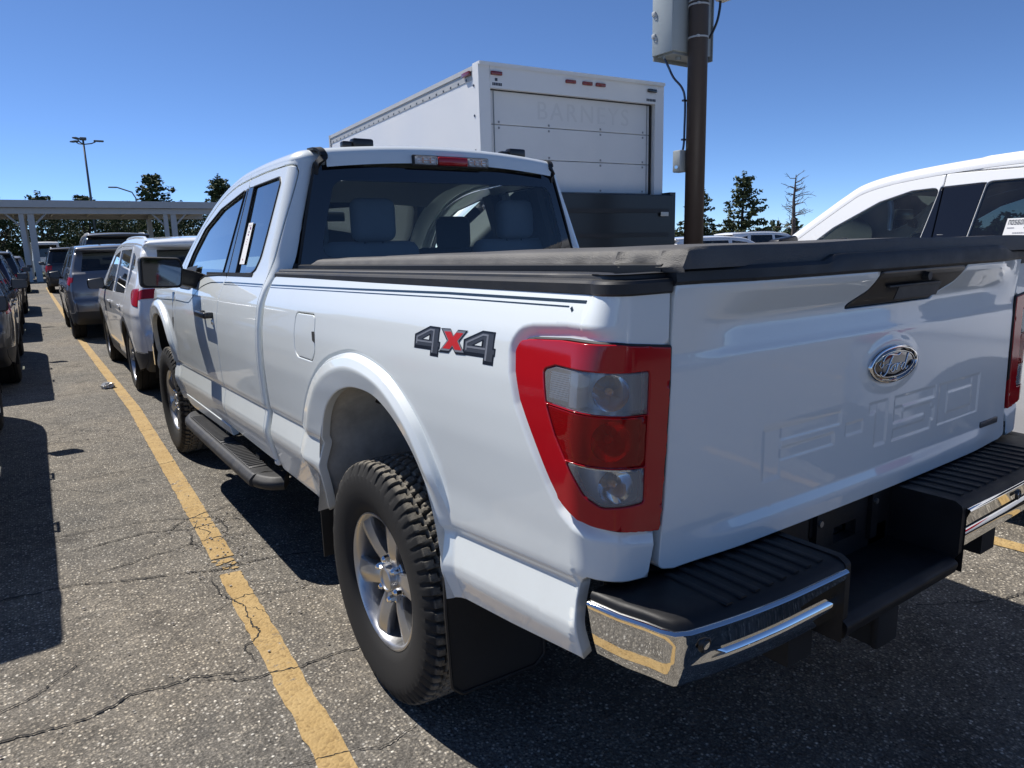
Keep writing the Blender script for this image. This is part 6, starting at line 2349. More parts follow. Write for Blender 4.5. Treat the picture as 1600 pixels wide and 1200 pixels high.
        mb.add([(cx + p[0] * .88 * sg, yq - .0555, zq + .03 + p[1] * .88) for p in sec], [tuple(range(len(sec)))])
        obj('mirror_glass', mb, M['dalloy'], mr, smooth=False)
        if kind in ('suv', 'sedan'):
            for yh, pk in ((B_ + .22, 'front_door'), (ya + .36, 'rear_door')):
                zh = belt - .105
                xh = float(xc([yh], [zh])[0])
                mb = MB()
                mb.rbox((sg * (xh + .022), yh, zh), (.016, .19, .026), .007, 2)
                mb.box((sg * (xh + .008), yh - .07, zh), (.03, .02, .02))
                mb.box((sg * (xh + .008), yh + .07, zh), (.03, .02, .02))
                obj('door_handle', mb, M[body], doors.get((pk, sg > 0), root))
        if rails and kind == 'suv':
            mb = MB()
            zz = lambda y: float(np.interp(y, C[:, 0][np.argsort(C[:, 0])], C[:, 1][np.argsort(C[:, 0])]))
            ys = np.linspace(y0 + .55, yb - 1.25 + ws, 16)
            ri_ = [i for i in range(nC) if ct[i] in ('roof', 'spoiler')]
            Cr = C[ri_]
            o_ = np.argsort(Cr[:, 0])
            zr = lambda y: float(np.interp(y, Cr[o_][:, 0], Cr[o_][:, 1]))
            path = []
            for k, y in enumerate(ys):
                e = min(k, 15 - k)
                lift = (.045 if not flush else .022) * min(1, e / 2.0) - .012
                path.append((sg * (float(xc([y], [h - .08])[0]) - .075), y, zr(y) - .020 + lift))
            mb.sweep(path, rpoly([(-.016, -.018), (.016, -.018), (.014, .016), (-.014, .016)], .008, 2).tolist())
            obj('roof_rail', mb, M[body] if body.startswith('white') else M['steelw'], root)
    if kind != 'van':
        mb = MB()
        mb.rbox((0, y0 + .03 if kind == 'suv' else y0 + .045, .86), (.34, .03, .15), .01)
        obj('number_plate', mb, M['paper'], root)
        for sg in (-1, 1):
            mb = MB()
            mb.rbox((sg * w * .70, y0 + .028, .50), (.18, .04, .05), .012, 2)
            obj('rear_reflector', mb, M['lampred'], root)
        mb = MB()
        mb.rbox((0, y0 + (.40 if kind == 'suv' else 1.2), h - .105), (.30, .02, .02), .004)
        obj('brake_lamp', mb, M['lampredd'], root)
    if interior:
        cb = empty('cabin')
        cb.parent = root
        for x in (-.40, .40):
            for y in ((yb - 1.20), (ya + .48)):
                mb = MB()
                mb.rbox((x, y + .2, .72), (.50, .5, .20), .06)
                mb.rbox((x, y - .08, 1.0), (.48, .14, .62), .06, M=Matrix.Rotation(R_(12), 3, 'X'))
                mb.rbox((x, y - .17, min(1.40, h - .34)), (.24, .09, .18), .04, 3)
                obj('seat', mb, M['seatd'], cb)
        mb = MB()
        mb.rbox((0, yb - .42, belt - .10), (w * 1.62, .55, .28), .08, 3)
        obj('dashboard', mb, M['dash'], cb)
        mb = MB()
        mb.rbox((0, yb - .72 + ws, h - .26), (.22, .03, .07), .02, 2)
        obj('rear_view_mirror', mb, M['satin'], cb)
        mb = MB()
        c0, ax = Vector((-.40, yb - .78, belt - .06)), Vector((0, -.9, .42)).normalized()
        q = ax.to_track_quat('Z', 'Y')
        mb.tube([c0 + q @ Vector((.18 * math.cos(t), .18 * math.sin(t), 0)) for t in np.linspace(0, 2 * math.pi, 25)], .014, 6)
        obj('steering_wheel', mb, M['satin'], cb)
        mb = MB()
        mb.grid([[(p[0] * .95, p[1], p[2] - .05) for p in rings[i][6:nR - 6]] for i in segs['roof']])
        for sg in (-1, 1): mb.box((sg * w * .90, (ya + yb) / 2, .75), (.03, L * .6, .5))
        obj('headliner', mb, M['headl'] if kind != 'van' else M['trim'], cb)
    root['_C'] = 0
    del root['_C']
    return root, dict(xc=xc, ya=ya, yb=yb, y0=y0, y1=y1, C=C, ct=ct, doors=doors, belt=belt)

# the row ahead of the pickup
make_car('sport_utility_vehicle', (.035, 8.08, 0), -.012, 'white compact sport utility vehicle parked directly ahead of the pickup, red tail light showing', 'SUV', 'cars in the row ahead of the pickup', L=4.70, w=.925, H=1.655, wb=2.79, R=.36, ro=.95, body='white2', belt=1.03, glass_f='g_side', glass_r='g_dark', detail=.035, lampw=10, rb=.14, lampz=(.955, 1.145))
make_car('sport_utility_vehicle', (-.16, 14.55, 0), -.015, 'grey compact sport utility vehicle behind which the white one is parked, pale roof', 'SUV', 'cars in the row ahead of the pickup', L=4.52, w=.92, H=1.67, wb=2.70, R=.35, ro=.90, body='midgrey', clad='clad', belt=1.03, rails=False, detail=.04, rb=.12, lampz=(.97, 1.13), lampw=5)
make_car('sport_utility_vehicle', (.62, 21.6, 0), -.02, 'tall black sport utility vehicle with roof rails and grey roof beyond the grey one', 'SUV', 'cars in the row ahead of the pickup', L=5.1, w=1.0, H=2.06, wb=3.0, R=.42, ro=.95, body='dark', belt=1.22, roofmat='canvas', interior=False, detail=.08)
make_car('sport_utility_vehicle', (.30, 35.0, 0), -.02, 'far black sport utility vehicle beside the white cargo van', 'SUV', 'cars in the row ahead of the pickup', L=4.9, w=.98, H=1.85, wb=2.95, R=.40, ro=.95, body='dark', belt=1.12, interior=False, detail=.08)
# the row on the left
make_car('sport_utility_vehicle', (-2.99, 4.12, 0), -.02, 'dark sport utility vehicle nearest on the left, only its wheel and its shadow in view', 'SUV', 'cars in the row on the left', L=4.65, w=.91, H=1.64, wb=2.75, R=.35, ro=.98, body='dark', belt=1.04, detail=.05)
make_car('sport_utility_vehicle', (-2.80, 9.75, 0), -.02, 'grey sport utility vehicle at the left edge of the lot', 'SUV', 'cars in the row on the left', L=4.7, w=.94, H=1.55, wb=2.80, R=.36, ro=1.0, body='grey', belt=1.02, lampmat='lampred', detail=.05)
make_car('hatchback', (-2.66, 16.0, 0), -.02, 'dark plum car parked ahead of the grey one in the left row', 'car', 'cars in the row on the left', L=4.5, w=.90, H=1.55, wb=2.70, R=.34, ro=.92, body='purple', belt=.99, rails=False, detail=.06)
make_car('sport_utility_vehicle', (-2.50, 22.6, 0), -.02, 'black sport utility vehicle ahead of the plum car in the left row', 'SUV', 'cars in the row on the left', L=4.7, w=.92, H=1.66, wb=2.80, R=.36, ro=.95, body='dark', belt=1.05, detail=.07, interior=False)
make_car('cargo_van', (-3.05, 29.4, 0), -.02, 'white roofed van standing tall in the left row', 'van', 'cars in the row on the left', L=5.6, w=1.0, H=2.25, wb=3.4, R=.37, ro=1.1, kind='van', body='white2', clad=None, belt=1.25, detail=.09, interior=False)
make_car('hatchback', (-2.15, 36.5, 0), -.02, 'far grey car near the canopy column in the left row', 'car', 'cars in the row on the left', L=4.4, w=.90, H=1.55, wb=2.70, R=.34, ro=.92, body='silver', belt=.99, rails=False, detail=.09, interior=False)
# far white van under the canopy
make_car('cargo_van', (.45, 66.0, 0), .02, 'white cargo van standing beyond the left canopy column', 'van', L=5.6, w=1.02, H=2.6, wb=3.5, R=.37, ro=1.1, kind='van', body='white2', clad=None, belt=1.3, detail=.12, interior=False)
# the tall white one on the right
suv, S = make_car('sport_utility_vehicle', (3.10, -.02, 0), -.012, 'large white sport utility vehicle parked beside the pickup, paper sheets behind its windows', 'SUV', None, L=5.05, w=1.0, H=1.872, ws=-.30, mz=.20, wb=2.98, R=.385, ro=1.02, body='white2', clad='clad', belt=1.13, glass_f='g_clear', glass_r='g_dark', detail=.035, flush=True,
    dlo=[[(.84, 1.17), (.72, 1.32), (.45, 1.53), (.20, 1.665), (.03, 1.715), (-.115, 1.722), (-.02, 1.165)], [(-.275, 1.17), (-.345, 1.735), (-.95, 1.74), (-1.23, 1.70), (-1.33, 1.20)], [(-1.42, 1.205), (-1.33, 1.69), (-1.95, 1.60), (-2.02, 1.48), (-1.90, 1.26)]],
    trim=[(-.027, 1.165), (-.121, 1.724), (-.339, 1.732), (-.268, 1.17)])
# distant cars on the right
make_car('hatchback', (16.6, 12.9, 0), -1.9, 'white hatchback parked far behind the brown pole', 'car', 'distant white cars beyond the pole', L=4.5, w=.92, H=1.58, wb=2.75, R=.35, ro=.9, body='white2', clad=None, belt=1.0, rails=False, detail=.07)
make_car('sport_utility_vehicle', (25.4, 17.6, 0), -1.9, 'distant white sport utility vehicle behind the white hatchback', 'SUV', 'distant white cars beyond the pole', L=4.8, w=.96, H=1.76, wb=2.9, R=.37, ro=.95, body='white2', belt=1.08, detail=.09)
make_car('sport_utility_vehicle', (31.5, 30.5, 0), -1.7, 'far black sport utility vehicle by the liftgate of the box truck', 'SUV', None, L=4.8, w=.96, H=1.76, wb=2.9, R=.37, ro=.95, body='dark', belt=1.08, detail=.1, interior=False)
make_car('sedan', (33.0, 21.0, 0), -1.6, 'far dark blue sedan near the bare tree', 'sedan', None, L=4.7, w=.92, H=1.48, wb=2.8, R=.34, ro=1.0, kind='sedan', body='blue', clad=None, belt=.95, detail=.1, interior=False)
# cars behind the camera, seen mirrored in the tailgate and the chrome
make_car('sport_utility_vehicle', (.6, -7.6, 0), .03, 'grey sport utility vehicle mirrored in the tailgate of the pickup', 'SUV', 'cars behind the pickup', L=4.7, w=.93, H=1.68, wb=2.80, R=.36, ro=.95, body='silver', detail=.07)
make_car('sedan', (4.4, -8.6, 0), .02, 'dark sedan mirrored in the tailgate of the pickup', 'sedan', 'cars behind the pickup', L=4.8, w=.92, H=1.46, wb=2.8, R=.34, ro=1.0, kind='sedan', body='dark', clad=None, belt=.95, detail=.08)

# papers and cloths in the big white one (local coordinates, children of it only where they are stuck to its glass)
def in_suv(x, y, z):
    return suv.matrix_basis @ Vector((x, y, z))
def quad_obj(name, pts, mat, parent=None, th=.001):
    mb = MB()
    P = [Vector(p) for p in pts]
    n = (P[1] - P[0]).cross(P[3] - P[0]).normalized() * th
    mb.add([p for p in P] + [p + n for p in P], [(0, 1, 2, 3), (7, 6, 5, 4), (0, 4, 5, 1), (1, 5, 6, 2), (2, 6, 7, 3), (3, 7, 4, 0)])
    return obj(name, mb, mat, parent, smooth=False)
# papers behind the glass of the white one
suv_m = Matrix.Translation((3.10, -.02, 0)) @ Matrix.Rotation(-.012, 4, 'Z')
yB = S['ya'] + 2.98 * .455
def sp(y, z, h=.004):
    # a point just outside the glass of its left side
    return (-(float(S['xc']([y], [z])[0])) - h + .010, y, z)
pg = [sp(-.565, 1.385), sp(-.672, 1.385), sp(-.655, 1.545), sp(-.555, 1.545)]
pg = [sp(-.455, 1.30), sp(-.590, 1.30), sp(-.610, 1.545), sp(-.475, 1.545)]
pw = quad_obj('window_sheet', [pg[1], pg[0], pg[3], pg[2]], M['paper'], suv)
def on_sheet(u0, v0, u1, v1, h=.0012):
    A, B, C_, D = [Vector(p) for p in (pg[0], pg[1], pg[2], pg[3])]
    f = lambda u, v: A * (1 - u) * (1 - v) + B * u * (1 - v) + C_ * u * v + D * (1 - u) * v + Vector((-h, 0, 0))
    return [f(u0, v0), f(u1, v0), f(u1, v1), f(u0, v1)]
mb = MB()
r2 = random.Random(4)
for v, segs in ((.80, [(.08, .30), (.60, .95)]), (.70, [(.30, .66)]), (.62, [(.06, .18), (.22, .62), (.75, .92)]), (.56, [(.06, .14), (.2, .70)]), (.49, [(.06, .26), (.62, .95)]), (.43, [(.06, .2), (.3, .5), (.72, .9)]), (.37, [(.06, .22), (.34, .9)]), (.26, [(.06, .2), (.3, .8)]), (.2, [(.3, .85)])):
    for a, b in segs:
        x = a
        while x < b:
            w_ = r2.uniform(.02, .06)
            mb.add(on_sheet(x, v, min(b, x + w_), v + .022), [(0, 1, 2, 3)])
            x += w_ + .012
for i in range(14):
    mb.add(on_sheet(.62 + i * .023, .79, .632 + i * .023 + r2.uniform(0, .006), .845), [(0, 1, 2, 3)])
obj('sheet_print', mb, M['inkf'], pw, smooth=False)
SEG = {'0': 'abcdef', '1': 'bc', '2': 'abged', '5': 'afgcd', '6': 'afgedc', 'P': 'abefg', 'A': 'abcefg', 'Z': 'abged', 'M': 'abcef'}
mb = MB()
for i, ch in enumerate('M0560PAZ1'):
    u0 = .07 + i * .098
    wd, v0, ht = .072, .875, .095
    for s_ in SEG[ch]:
        a = {'a': (0, 1 - .16, 1, 1), 'd': (0, 0, 1, .16), 'g': (0, .42, 1, .58), 'f': (0, .5, .2, 1), 'b': (.8, .5, 1, 1), 'e': (0, 0, .2, .5), 'c': (.8, 0, 1, .5)}[s_]
        mb.add(on_sheet(u0 + a[0] * wd, v0 + a[1] * ht, u0 + a[2] * wd, v0 + a[3] * ht), [(0, 1, 2, 3)])
obj('sheet_number', mb, M['ink'], pw, smooth=False)
# pink sheet standing on the dash behind the windscreen
def wp(x, y, z): return suv_m @ Vector((x, y, z))
q = [wp(-.62, .98, 1.24), wp(-.50, .60, 1.26), wp(-.50, .56, 1.47), wp(-.58, .74, 1.45)]
pk = quad_obj('dash_sheet', q, M['pink'])
tag(pk, 'pinkish paper sheet with dark marks propped behind the side window of the white vehicle', 'paper')
A, B, C_, D = q
def on_pk(u, v, h=-.003):
    p = A * (1 - u) * (1 - v) + B * u * (1 - v) + C_ * u * v + D * (1 - u) * v
    n = (B - A).cross(D - A).normalized()
    if n.x > 0: n = -n
    return p + n * .004
mb = MB()
c0 = [on_pk(.80 + .085 * math.cos(t), .52 + .15 * math.sin(t)) for t in np.linspace(0, 2 * math.pi, 20)]
c1 = [on_pk(.80 + .050 * math.cos(t), .52 + .09 * math.sin(t)) for t in np.linspace(0, 2 * math.pi, 20)]
mb.grid([c0, c1])
mb.add([on_pk(.79, .50), on_pk(.815, .50), on_pk(.815, .66), on_pk(.79, .66)], [(0, 1, 2, 3)])
obj('sheet_mark', mb, M['inkp'], pk, smooth=False)
mb = MB()
mb.add([on_pk(.42, .62), on_pk(.56, .66), on_pk(.56, .75), on_pk(.42, .70)], [(0, 1, 2, 3)])
mb.add([on_pk(.50, .15), on_pk(.55, .15), on_pk(.55, .45), on_pk(.50, .42)], [(0, 1, 2, 3)])
mb.add([on_pk(.44, .40), on_pk(.62, .45), on_pk(.62, .52), on_pk(.44, .47)], [(0, 1, 2, 3)])
mb.add([on_pk(.26, .10), on_pk(.31, .12), on_pk(.31, .24), on_pk(.26, .2)], [(0, 1, 2, 3)])
obj('sheet_mark', mb, M['ink'], pk, smooth=False)

# ------------------------------------------------------------------ box truck
bt = empty('box_truck', (3.620, 4.432, 0), R_(-4.2), 'white box truck with roll up rear door and black liftgate folded up', 'truck')
BW, BL, BZ0, BZ1 = 1.255, 5.15, 1.02, 3.32
mb = MB()
for sg in (-1, 1): mb.box((sg * (BW - .02), BL / 2 + .02, (BZ0 + BZ1) / 2 - .05), (.04, BL - .05, BZ1 - BZ0 - .1))
mb.box((0, BL, (BZ0 + BZ1) / 2), (BW * 2 - .02, .05, BZ1 - BZ0 - .02))
mb.box((0, BL / 2, BZ1 - .035), (BW * 2 - .06, BL - .04, .03))
mb.box((0, BL / 2, BZ0 + .03), (BW * 2 - .06, BL - .04, .10))
obj('box_body', mb, M['boxwhite'], bt, smooth=False)
# riveted aluminium rail along the top of each side, corner posts
for sg in (-1, 1):
    mb = MB()
    mb.prism([(sg * (BW - .03), BZ1 + .012), (sg * (BW + .012), BZ1 - .002), (sg * (BW + .016), BZ1 - .05), (sg * (BW + .006), BZ1 - .055), (sg * (BW + .006), BZ1 - .135), (sg * (BW - .03), BZ1 - .14)], 1, .10, BL)
    obj('top_rail', mb, M['steelw'], bt, smooth=False)
    mb = MB()
    for i in range(26):
        y = .25 + i * .19
        mb.rbox((sg * (BW + .008), y, BZ1 - .118), (.008, .022, .022), .003, 1)
    o = obj('rail_rivet', mb, M['dalloy'], bt)
    o['kind'] = 'stuff'
    mb = MB()
    mb.box((sg * (BW - .055), .035, (BZ0 + BZ1) / 2), (.135, .13, BZ1 - BZ0))
    obj('corner_post', mb, M['boxwhite'], bt, smooth=False)
    for z in (1.35, 1.75, 2.12, 2.47, 2.82, 3.12):
        mb = MB()
        mb.cyl((sg * (BW + .013), .075, z), (sg * (BW + .019), .075, z), .013, n=8)
        obj('post_rivet', mb, M['dalloy'], bt)
    mb = MB()
    mb.box((sg * (BW - .02), BL + .02, (BZ0 + BZ1) / 2), (.075, .06, BZ1 - BZ0))
    obj('front_post', mb, M['steelw'], bt, smooth=False)
    mb = MB()
    mb.rbox((sg * (BW + .024), .22, BZ1 - .065), (.03, .17, .045), .008, 2)
    obj('side_marker', mb, M['lampredd'], bt)
mb = MB()
mb.box((0, .030, BZ1 - .115), (BW * 2 - .248, .13, .23))
mb.prism([(-.055, BZ1 + .018), (.10, BZ1 + .018), (.10, BZ1), (-.03, BZ1 - .002), (-.055, BZ1 - .02)], 0, -BW - .01, BW + .01)
obj('rear_header', mb, M['boxwhite'], bt, smooth=False)
for x in (-1.06, -.115, .115 - .0, .30, 1.07):
    mb = MB()
    mb.rbox((x, -.045, BZ1 - .085 + 0), (.135, .03, .040), .010, 2)
    obj('marker_lamp', mb, M['lampredd'] if x < 1 else M['gloss'], bt)
mb = MB()
for x0, dx in ((-1.10, .018), (1.00, .022)):
    for i in range(6): mb.box((x0 + i * dx * 1.1, -.0365, BZ1 - .19), (dx * .8, .003, .028))
mb.box((-1.06, -.0365, BZ1 - .145), (.03, .003, .03))
o = obj('header_label', mb, M['decald'], bt, smooth=False)
o['kind'] = 'stuff'
# roll-up door of separate panels
DT = BZ1 - .235
ph = .345
for i in range(6):
    z1 = DT - i * ph
    z0 = max(BZ0 + .05, z1 - ph + .006)
    mb = MB()
    mb.rbox((0, .055, (z0 + z1) / 2), (2.20, .03, z1 - z0), .004, 1)
    obj('door_panel', mb, M['doorwhite'], bt)
    if i:
        for x in (-.36, .36, -1.0, 1.0):
            mb = MB()
            mb.box((x, .038, z1 - .03), (.02, .006, .022))
            mb.box((x, .038, z1 + .03), (.02, .006, .022))
            o = obj('panel_hinge', mb, M['steel'], bt)
            o['kind'] = 'stuff'
for sg in (-1, 1):
    mb = MB()
    mb.box((sg * 1.112, .05, (BZ0 + DT) / 2), (.022, .05, DT - BZ0))
    obj('door_seal', mb, M['rubber'], bt)
    mb = MB()
    mb.box((sg * 1.06, .034, (BZ0 + DT) / 2), (.006, .010, DT - BZ0))
    obj('door_strap', mb, M['galv'], bt)
mb = MB()
mb.box((0, .045, DT + .004), (2.22, .05, .014))
obj('door_seal', mb, M['rubber'], bt)
# ghost of removed lettering on the top panel
cu = bpy.data.curves.new('ghost_lettering', 'FONT')
cu.body = 'BARNEYS'
cu.size = .27
cu.extrude = .0006
cu.space_character = 1.22
fo = bpy.data.objects.new('tmp', cu)
COL.objects.link(fo)
dg = bpy.context.evaluated_depsgraph_get()
me = bpy.data.meshes.new_from_object(fo.evaluated_get(dg))
bpy.data.objects.remove(fo)
o = obj('ghost_lettering', me, M['ghost'], bt)
o.location = (-.52, .0385, DT - .255)
o.rotation_euler = (math.pi / 2, 0, 0)
# liftgate platform folded up against the door, its frame, and everything under the box
lg = empty('liftgate')
lg.parent = bt
mb = MB()
mb.rbox((.02, -.16, 1.42), (2.56, .06, 1.22), .012, 1)
obj('platform', mb, M['satin'], lg)
for z in (1.0, 1.28, 1.56, 1.84):
    mb = MB()
    mb.box((.02, -.197, z), (2.40, .014, .05))
    obj('platform_rib', mb, M['plastic'], lg)
for x in (-1.24, 1.30):
    mb = MB()
    mb.box((x, -.10, 1.30), (.09, .16, 1.52))
    obj('lift_column', mb, M['satin'], lg)
mb = MB()
mb.rbox((1.14, -.215, 1.80), (.12, .012, .05), .004)
obj('lift_plate', mb, M['beige'], lg)
mb = MB()
mb.box((0, -.06, .92), (2.5, .10, .14))
mb.box((0, -.12, .55), (2.3, .08, .10))
for x in (-.45, .45): mb.box((x, 3.2, .80), (.10, 7.0, .22))
mb.cyl((-.95, 1.35, .46), (.95, 1.35, .46), .07, n=10)
mb.cyl((-.95, 6.1, .46), (.95, 6.1, .46), .06, n=10)
for x in (-.9, .9): mb.box((x, -.115, .72), (.08, .08, .40))
obj('chassis', mb, M['under'], bt)
for sg in (-1, 1):
    for y, dbl in ((1.35, True), (6.1, False)):
        for k in range(2 if dbl else 1):
            ty, ri, br = generic_wheel(.46, .24, 1, None)
            wh = empty('wheel', (sg * (1.02 - .27 * k), y, .46))
            wh.rotation_euler = (0, 0, 0 if sg < 0 else math.pi)
            wh.parent = bt
            raw('tyre', ty, wh)
            raw('rim', ri, wh)
mb = MB()
cabp = [(5.35, .62), (5.35, 1.9), (5.55, 2.35), (6.2, 2.42), (6.75, 2.30), (7.25, 1.55), (7.9, 1.42), (8.05, 1.2), (8.10, .55)]
cabp = rpoly(cabp, .10, 3)
mb.prism([(p[0], p[1]) for p in cabp], 0, -1.02, 1.02)
obj('cab', mb, M['white2'], bt, smooth=30)
for sg in (-1, 1):
    mb = MB()
    mb.prism(rpoly([(5.75, 1.50), (5.75, 2.15), (6.55, 2.15), (7.0, 1.52)], .05, 3), 0, sg * 1.022, sg * 1.030)
    obj('cab_window', mb, M['g_black'], bt, smooth=False)

# ------------------------------------------------------------------ brown pole with cabinets
pl = empty('utility_pole', (4.395, 3.375, 0), 0, 'brown steel pole carrying a grey electrical cabinet, between the white vehicle and the box truck', 'pole')
mb = MB()
mb.cyl((0, 0, .28), (0, 0, 9.0), .106, .098, 32)
obj('pole_shaft', mb, M['pole'], pl, smooth=180)
mb = MB()
mb.cyl((0, 0, 0), (0, 0, .30), .30, .28, 24)
obj('concrete_base', mb, M['pebble'], pl)
mb = MB()
mb.box((0, 0, 9.03), (1.6, .06, .06))
for x in (-.75, .75): mb.rbox((x, -.1, 9.05), (.32, .50, .12), .03)
obj('lamp_head', mb, M['pole'], pl)
cbn = empty('electrical_cabinet')
cbn.parent = pl
def rp(o, z, d=0.0):
    # a point beside the shaft: o metres to the right of it as one looks from the lot, d metres nearer
    return (.660 * o - .75 * d, -.751 * o - .66 * d, z)
X0c, X1c, Y0c, Y1c, Z0c, Z1c = -.270, .335, .108, .370, 3.44, 4.52
mb = MB()
mb.rbox(((X0c + X1c) / 2, (Y0c + Y1c) / 2, (Z0c + Z1c) / 2), (X1c - X0c, Y1c - Y0c, Z1c - Z0c), .010, 2)
obj('cabinet_body', mb, M['cab'], cbn)
mb = MB()
mb.rbox((X0c - .012, (Y0c + Y1c) / 2, (Z0c + Z1c) / 2), (.020, Y1c - Y0c + .02, Z1c - Z0c + .03), .006, 2)
obj('cabinet_door', mb, M['cab'], cbn)
mb = MB()
mb.box(((X0c + X1c) / 2 + .02, Y0c + .004 + .26, (Z0c + Z1c) / 2 - .01), (X1c - X0c + .06, .014, Z1c - Z0c + .10))
mb.box((X1c + .004, (Y0c + Y1c) / 2, (Z0c + Z1c) / 2 - .02), (.012, Y1c - Y0c + .04, Z1c - Z0c + .06))
obj('back_plate', mb, M['galv'], cbn)
for z in (3.62, 3.84, 4.12, 4.38):
    mb = MB()
    mb.rbox((X0c - .026, Y1c - .02, z), (.03, .05, .045), .008, 2)
    mb.box((X0c - .024, Y1c - .05, z - .035), (.012, .02, .05))
    obj('cabinet_latch', mb, M['steelw'], cbn)
mb = MB()
mb.box(((X0c + X1c) / 2, (Y0c + Y1c) / 2, Z0c - .012), (X1c - X0c - .06, Y1c - Y0c - .05, .03))
mb.cyl((X0c + .05, Y0c + .16, Z0c - .05), (X0c + .05, Y0c + .16, Z0c), .020, n=10)
mb.cyl((X0c + .20, Y0c + .10, Z0c - .06), (X0c + .20, Y0c + .10, Z0c), .030, n=10)
obj('cable_gland', mb, M['galv'], cbn)
for z in (3.56, 3.875, 3.915):
    mb = MB()
    mb.lathe([(-.008, .104), (-.008, .110), (.008, .110), (.008, .104)], (0, 0, z), 2, 28)
    mb.box(rp(.0, z, .112), (.03, .02, .022))
    obj('steel_strap', mb, M['steelw'], pl)
mb = MB()
cab_pts = catmull([(X0c + .05, Y0c + .16, Z0c - .04), rp(-.30, 3.30), rp(-.245, 3.19), rp(-.155, 3.08), rp(-.122, 2.95), rp(-.122, 2.66), rp(-.126, 2.50), rp(-.145, 2.40), rp(-.165, 2.32)], 5)
mb.tube([tuple(p) for p in cab_pts], .012, 8)
obj('cable', mb, M['blue'], pl)
for z in (2.95, 2.55):
    mb = MB()
    mb.box(rp(-.125, z), (.06, .03, .018))
    obj('cable_clip', mb, M['blue'], pl)
jb = empty('junction_box')
jb.parent = pl
mb = MB()
mb.rbox(rp(-.165, 2.325), (.11, .11, .23), .012, 2)
obj('box_body', mb, M['galv'], jb)
mb = MB()
mb.cyl(rp(-.20, 2.26, .07), rp(-.20, 2.26, .09), .018, n=12)
obj('box_knob', mb, M['chrome'], jb)
ant = empty('radio_unit')
ant.parent = pl
mb = MB()
mb.rbox(rp(.245, 4.02), (.13, .13, .24), .018, 3)
obj('unit_body', mb, M['beige'], ant)
for i in range(7):
    mb = MB()
    mb.box(Vector(rp(.215, 3.95 + i * .022, .095)), (.05, .012, .008))
    obj('unit_vent', mb, M['clad'], ant)
mb = MB()
mb.tube([tuple(p) for p in catmull([rp(.215, 3.91), rp(.21, 3.83), rp(.19, 3.72), rp(.15, 3.62), rp(.11, 3.55)], 5)], .013, 8)
mb.box(rp(.14, 3.98), (.14, .05, .05))
obj('cable', mb, M['decalk'], ant)

# ------------------------------------------------------------------ canopy
cp = empty('parking_canopy', (0, 50, 0), 0, 'long grey steel parking canopy across the far end of the lot', 'canopy')
X0, X1 = -42.0, 11.0
mb = MB()
mb.prism([(0, 4.62), (0, 4.74), (9.5, 4.50), (9.5, 4.40)], 0, X0, X1)
obj('roof_deck', mb, M['deck'], cp, smooth=False)
mb = MB()
mb.box(((X0 + X1) / 2, -.05, 4.62), (X1 - X0, .12, .42))
obj('front_fascia', mb, M['steelw'], cp, smooth=False)
mb = MB()
mb.box(((X0 + X1) / 2, .30, 4.22), (X1 - X0, .14, .34))
obj('front_beam', mb, M['steelw'], cp, smooth=False)
mb = MB()
mb.box(((X0 + X1) / 2, 8.8, 4.24), (X1 - X0, .14, .30))
obj('rear_beam', mb, M['steelw'], cp, smooth=False)
for i, x in enumerate((-32.35, -24.45, -16.55, -8.65, -.75, 7.15)):
    for y in (.45, 8.8):
        mb = MB()
        for dx in (-.24, .24) if y < 1 else (0,):
            mb.box((x + dx, y, 2.10 if y < 1 else 2.3), (.26 if dx < 0 else .34, .22, 4.2 if y < 1 else 4.6))
        obj('column', mb, M['steelw'], cp, smooth=False)
    mb = MB()
    mb.box((x, 4.6, 4.22), (.16, 8.6, .26))
    obj('cross_beam', mb, M['steelw'], cp, smooth=False)
    for sg in (-1, 1):
        mb = MB()
        mb.add([], [])
        mb.tube([(x + sg * .2, .45, 3.2), (x + sg * 1.1, .45, 4.15)], .06, 6)
        obj('brace', mb, M['steelw'], cp)
for i in range(24):
    mb = MB()
    mb.box((X0 + 1.1 + i * 2.2, 4.6, 4.43), (.10, 9.2, .16), M=Matrix.Rotation(R_(-1.35), 3, 'X'))
    obj('purlin', mb, M['deck'], cp, smooth=False)

# ------------------------------------------------------------------ lamp standards
lp = empty('lamp_standard', (4.5, 70, 0), 0, 'tall slender lamp standard rising behind the canopy', 'street lamp')
mb = MB()
mb.cyl((0, 0, 0), (0, 0, 11.1), .125, .075, 12)
obj('lamp_post', mb, M['galvd'], lp, smooth=180)
for a in (0, 2.1, 4.2):
    d_ = Vector((math.cos(a), math.sin(a), 0))
    mb = MB()
    mb.tube([Vector((0, 0, 10.75)), d_ * .6 + Vector((0, 0, 10.85)), d_ * .9 + Vector((0, 0, 11.0))], .05, 6)
    obj('lamp_arm', mb, M['galvd'], lp)
    mb = MB()
    mb.rbox(d_ * 1.15 + Vector((0, 0, 11.08)), (.75, .34, .13), .04, 2, M=Matrix.Rotation(a, 3, 'Z'))
    obj('lamp_head', mb, M['galvd'], lp)
mb = MB()
mb.rbox((0, 0, 11.2), (.5, .5, .22), .05, 2)
obj('lamp_hub', mb, M['galvd'], lp)
lp2 = empty('lamp_standard', (9.6, 82, 0), 0, 'thin curved lamp arm beside the tall pine behind the canopy', 'street lamp')
mb = MB()
mb.tube([(0, 0, 0), (0, 0, 7.2), (-.3, 0, 7.8), (-1.6, 0, 8.25)], .07, 8)
obj('lamp_post', mb, M['galv'], lp2)
mb = MB()
mb.rbox((-2.0, 0, 8.25), (.8, .3, .14), .05, 2)
obj('lamp_head', mb, M['galv'], lp2)

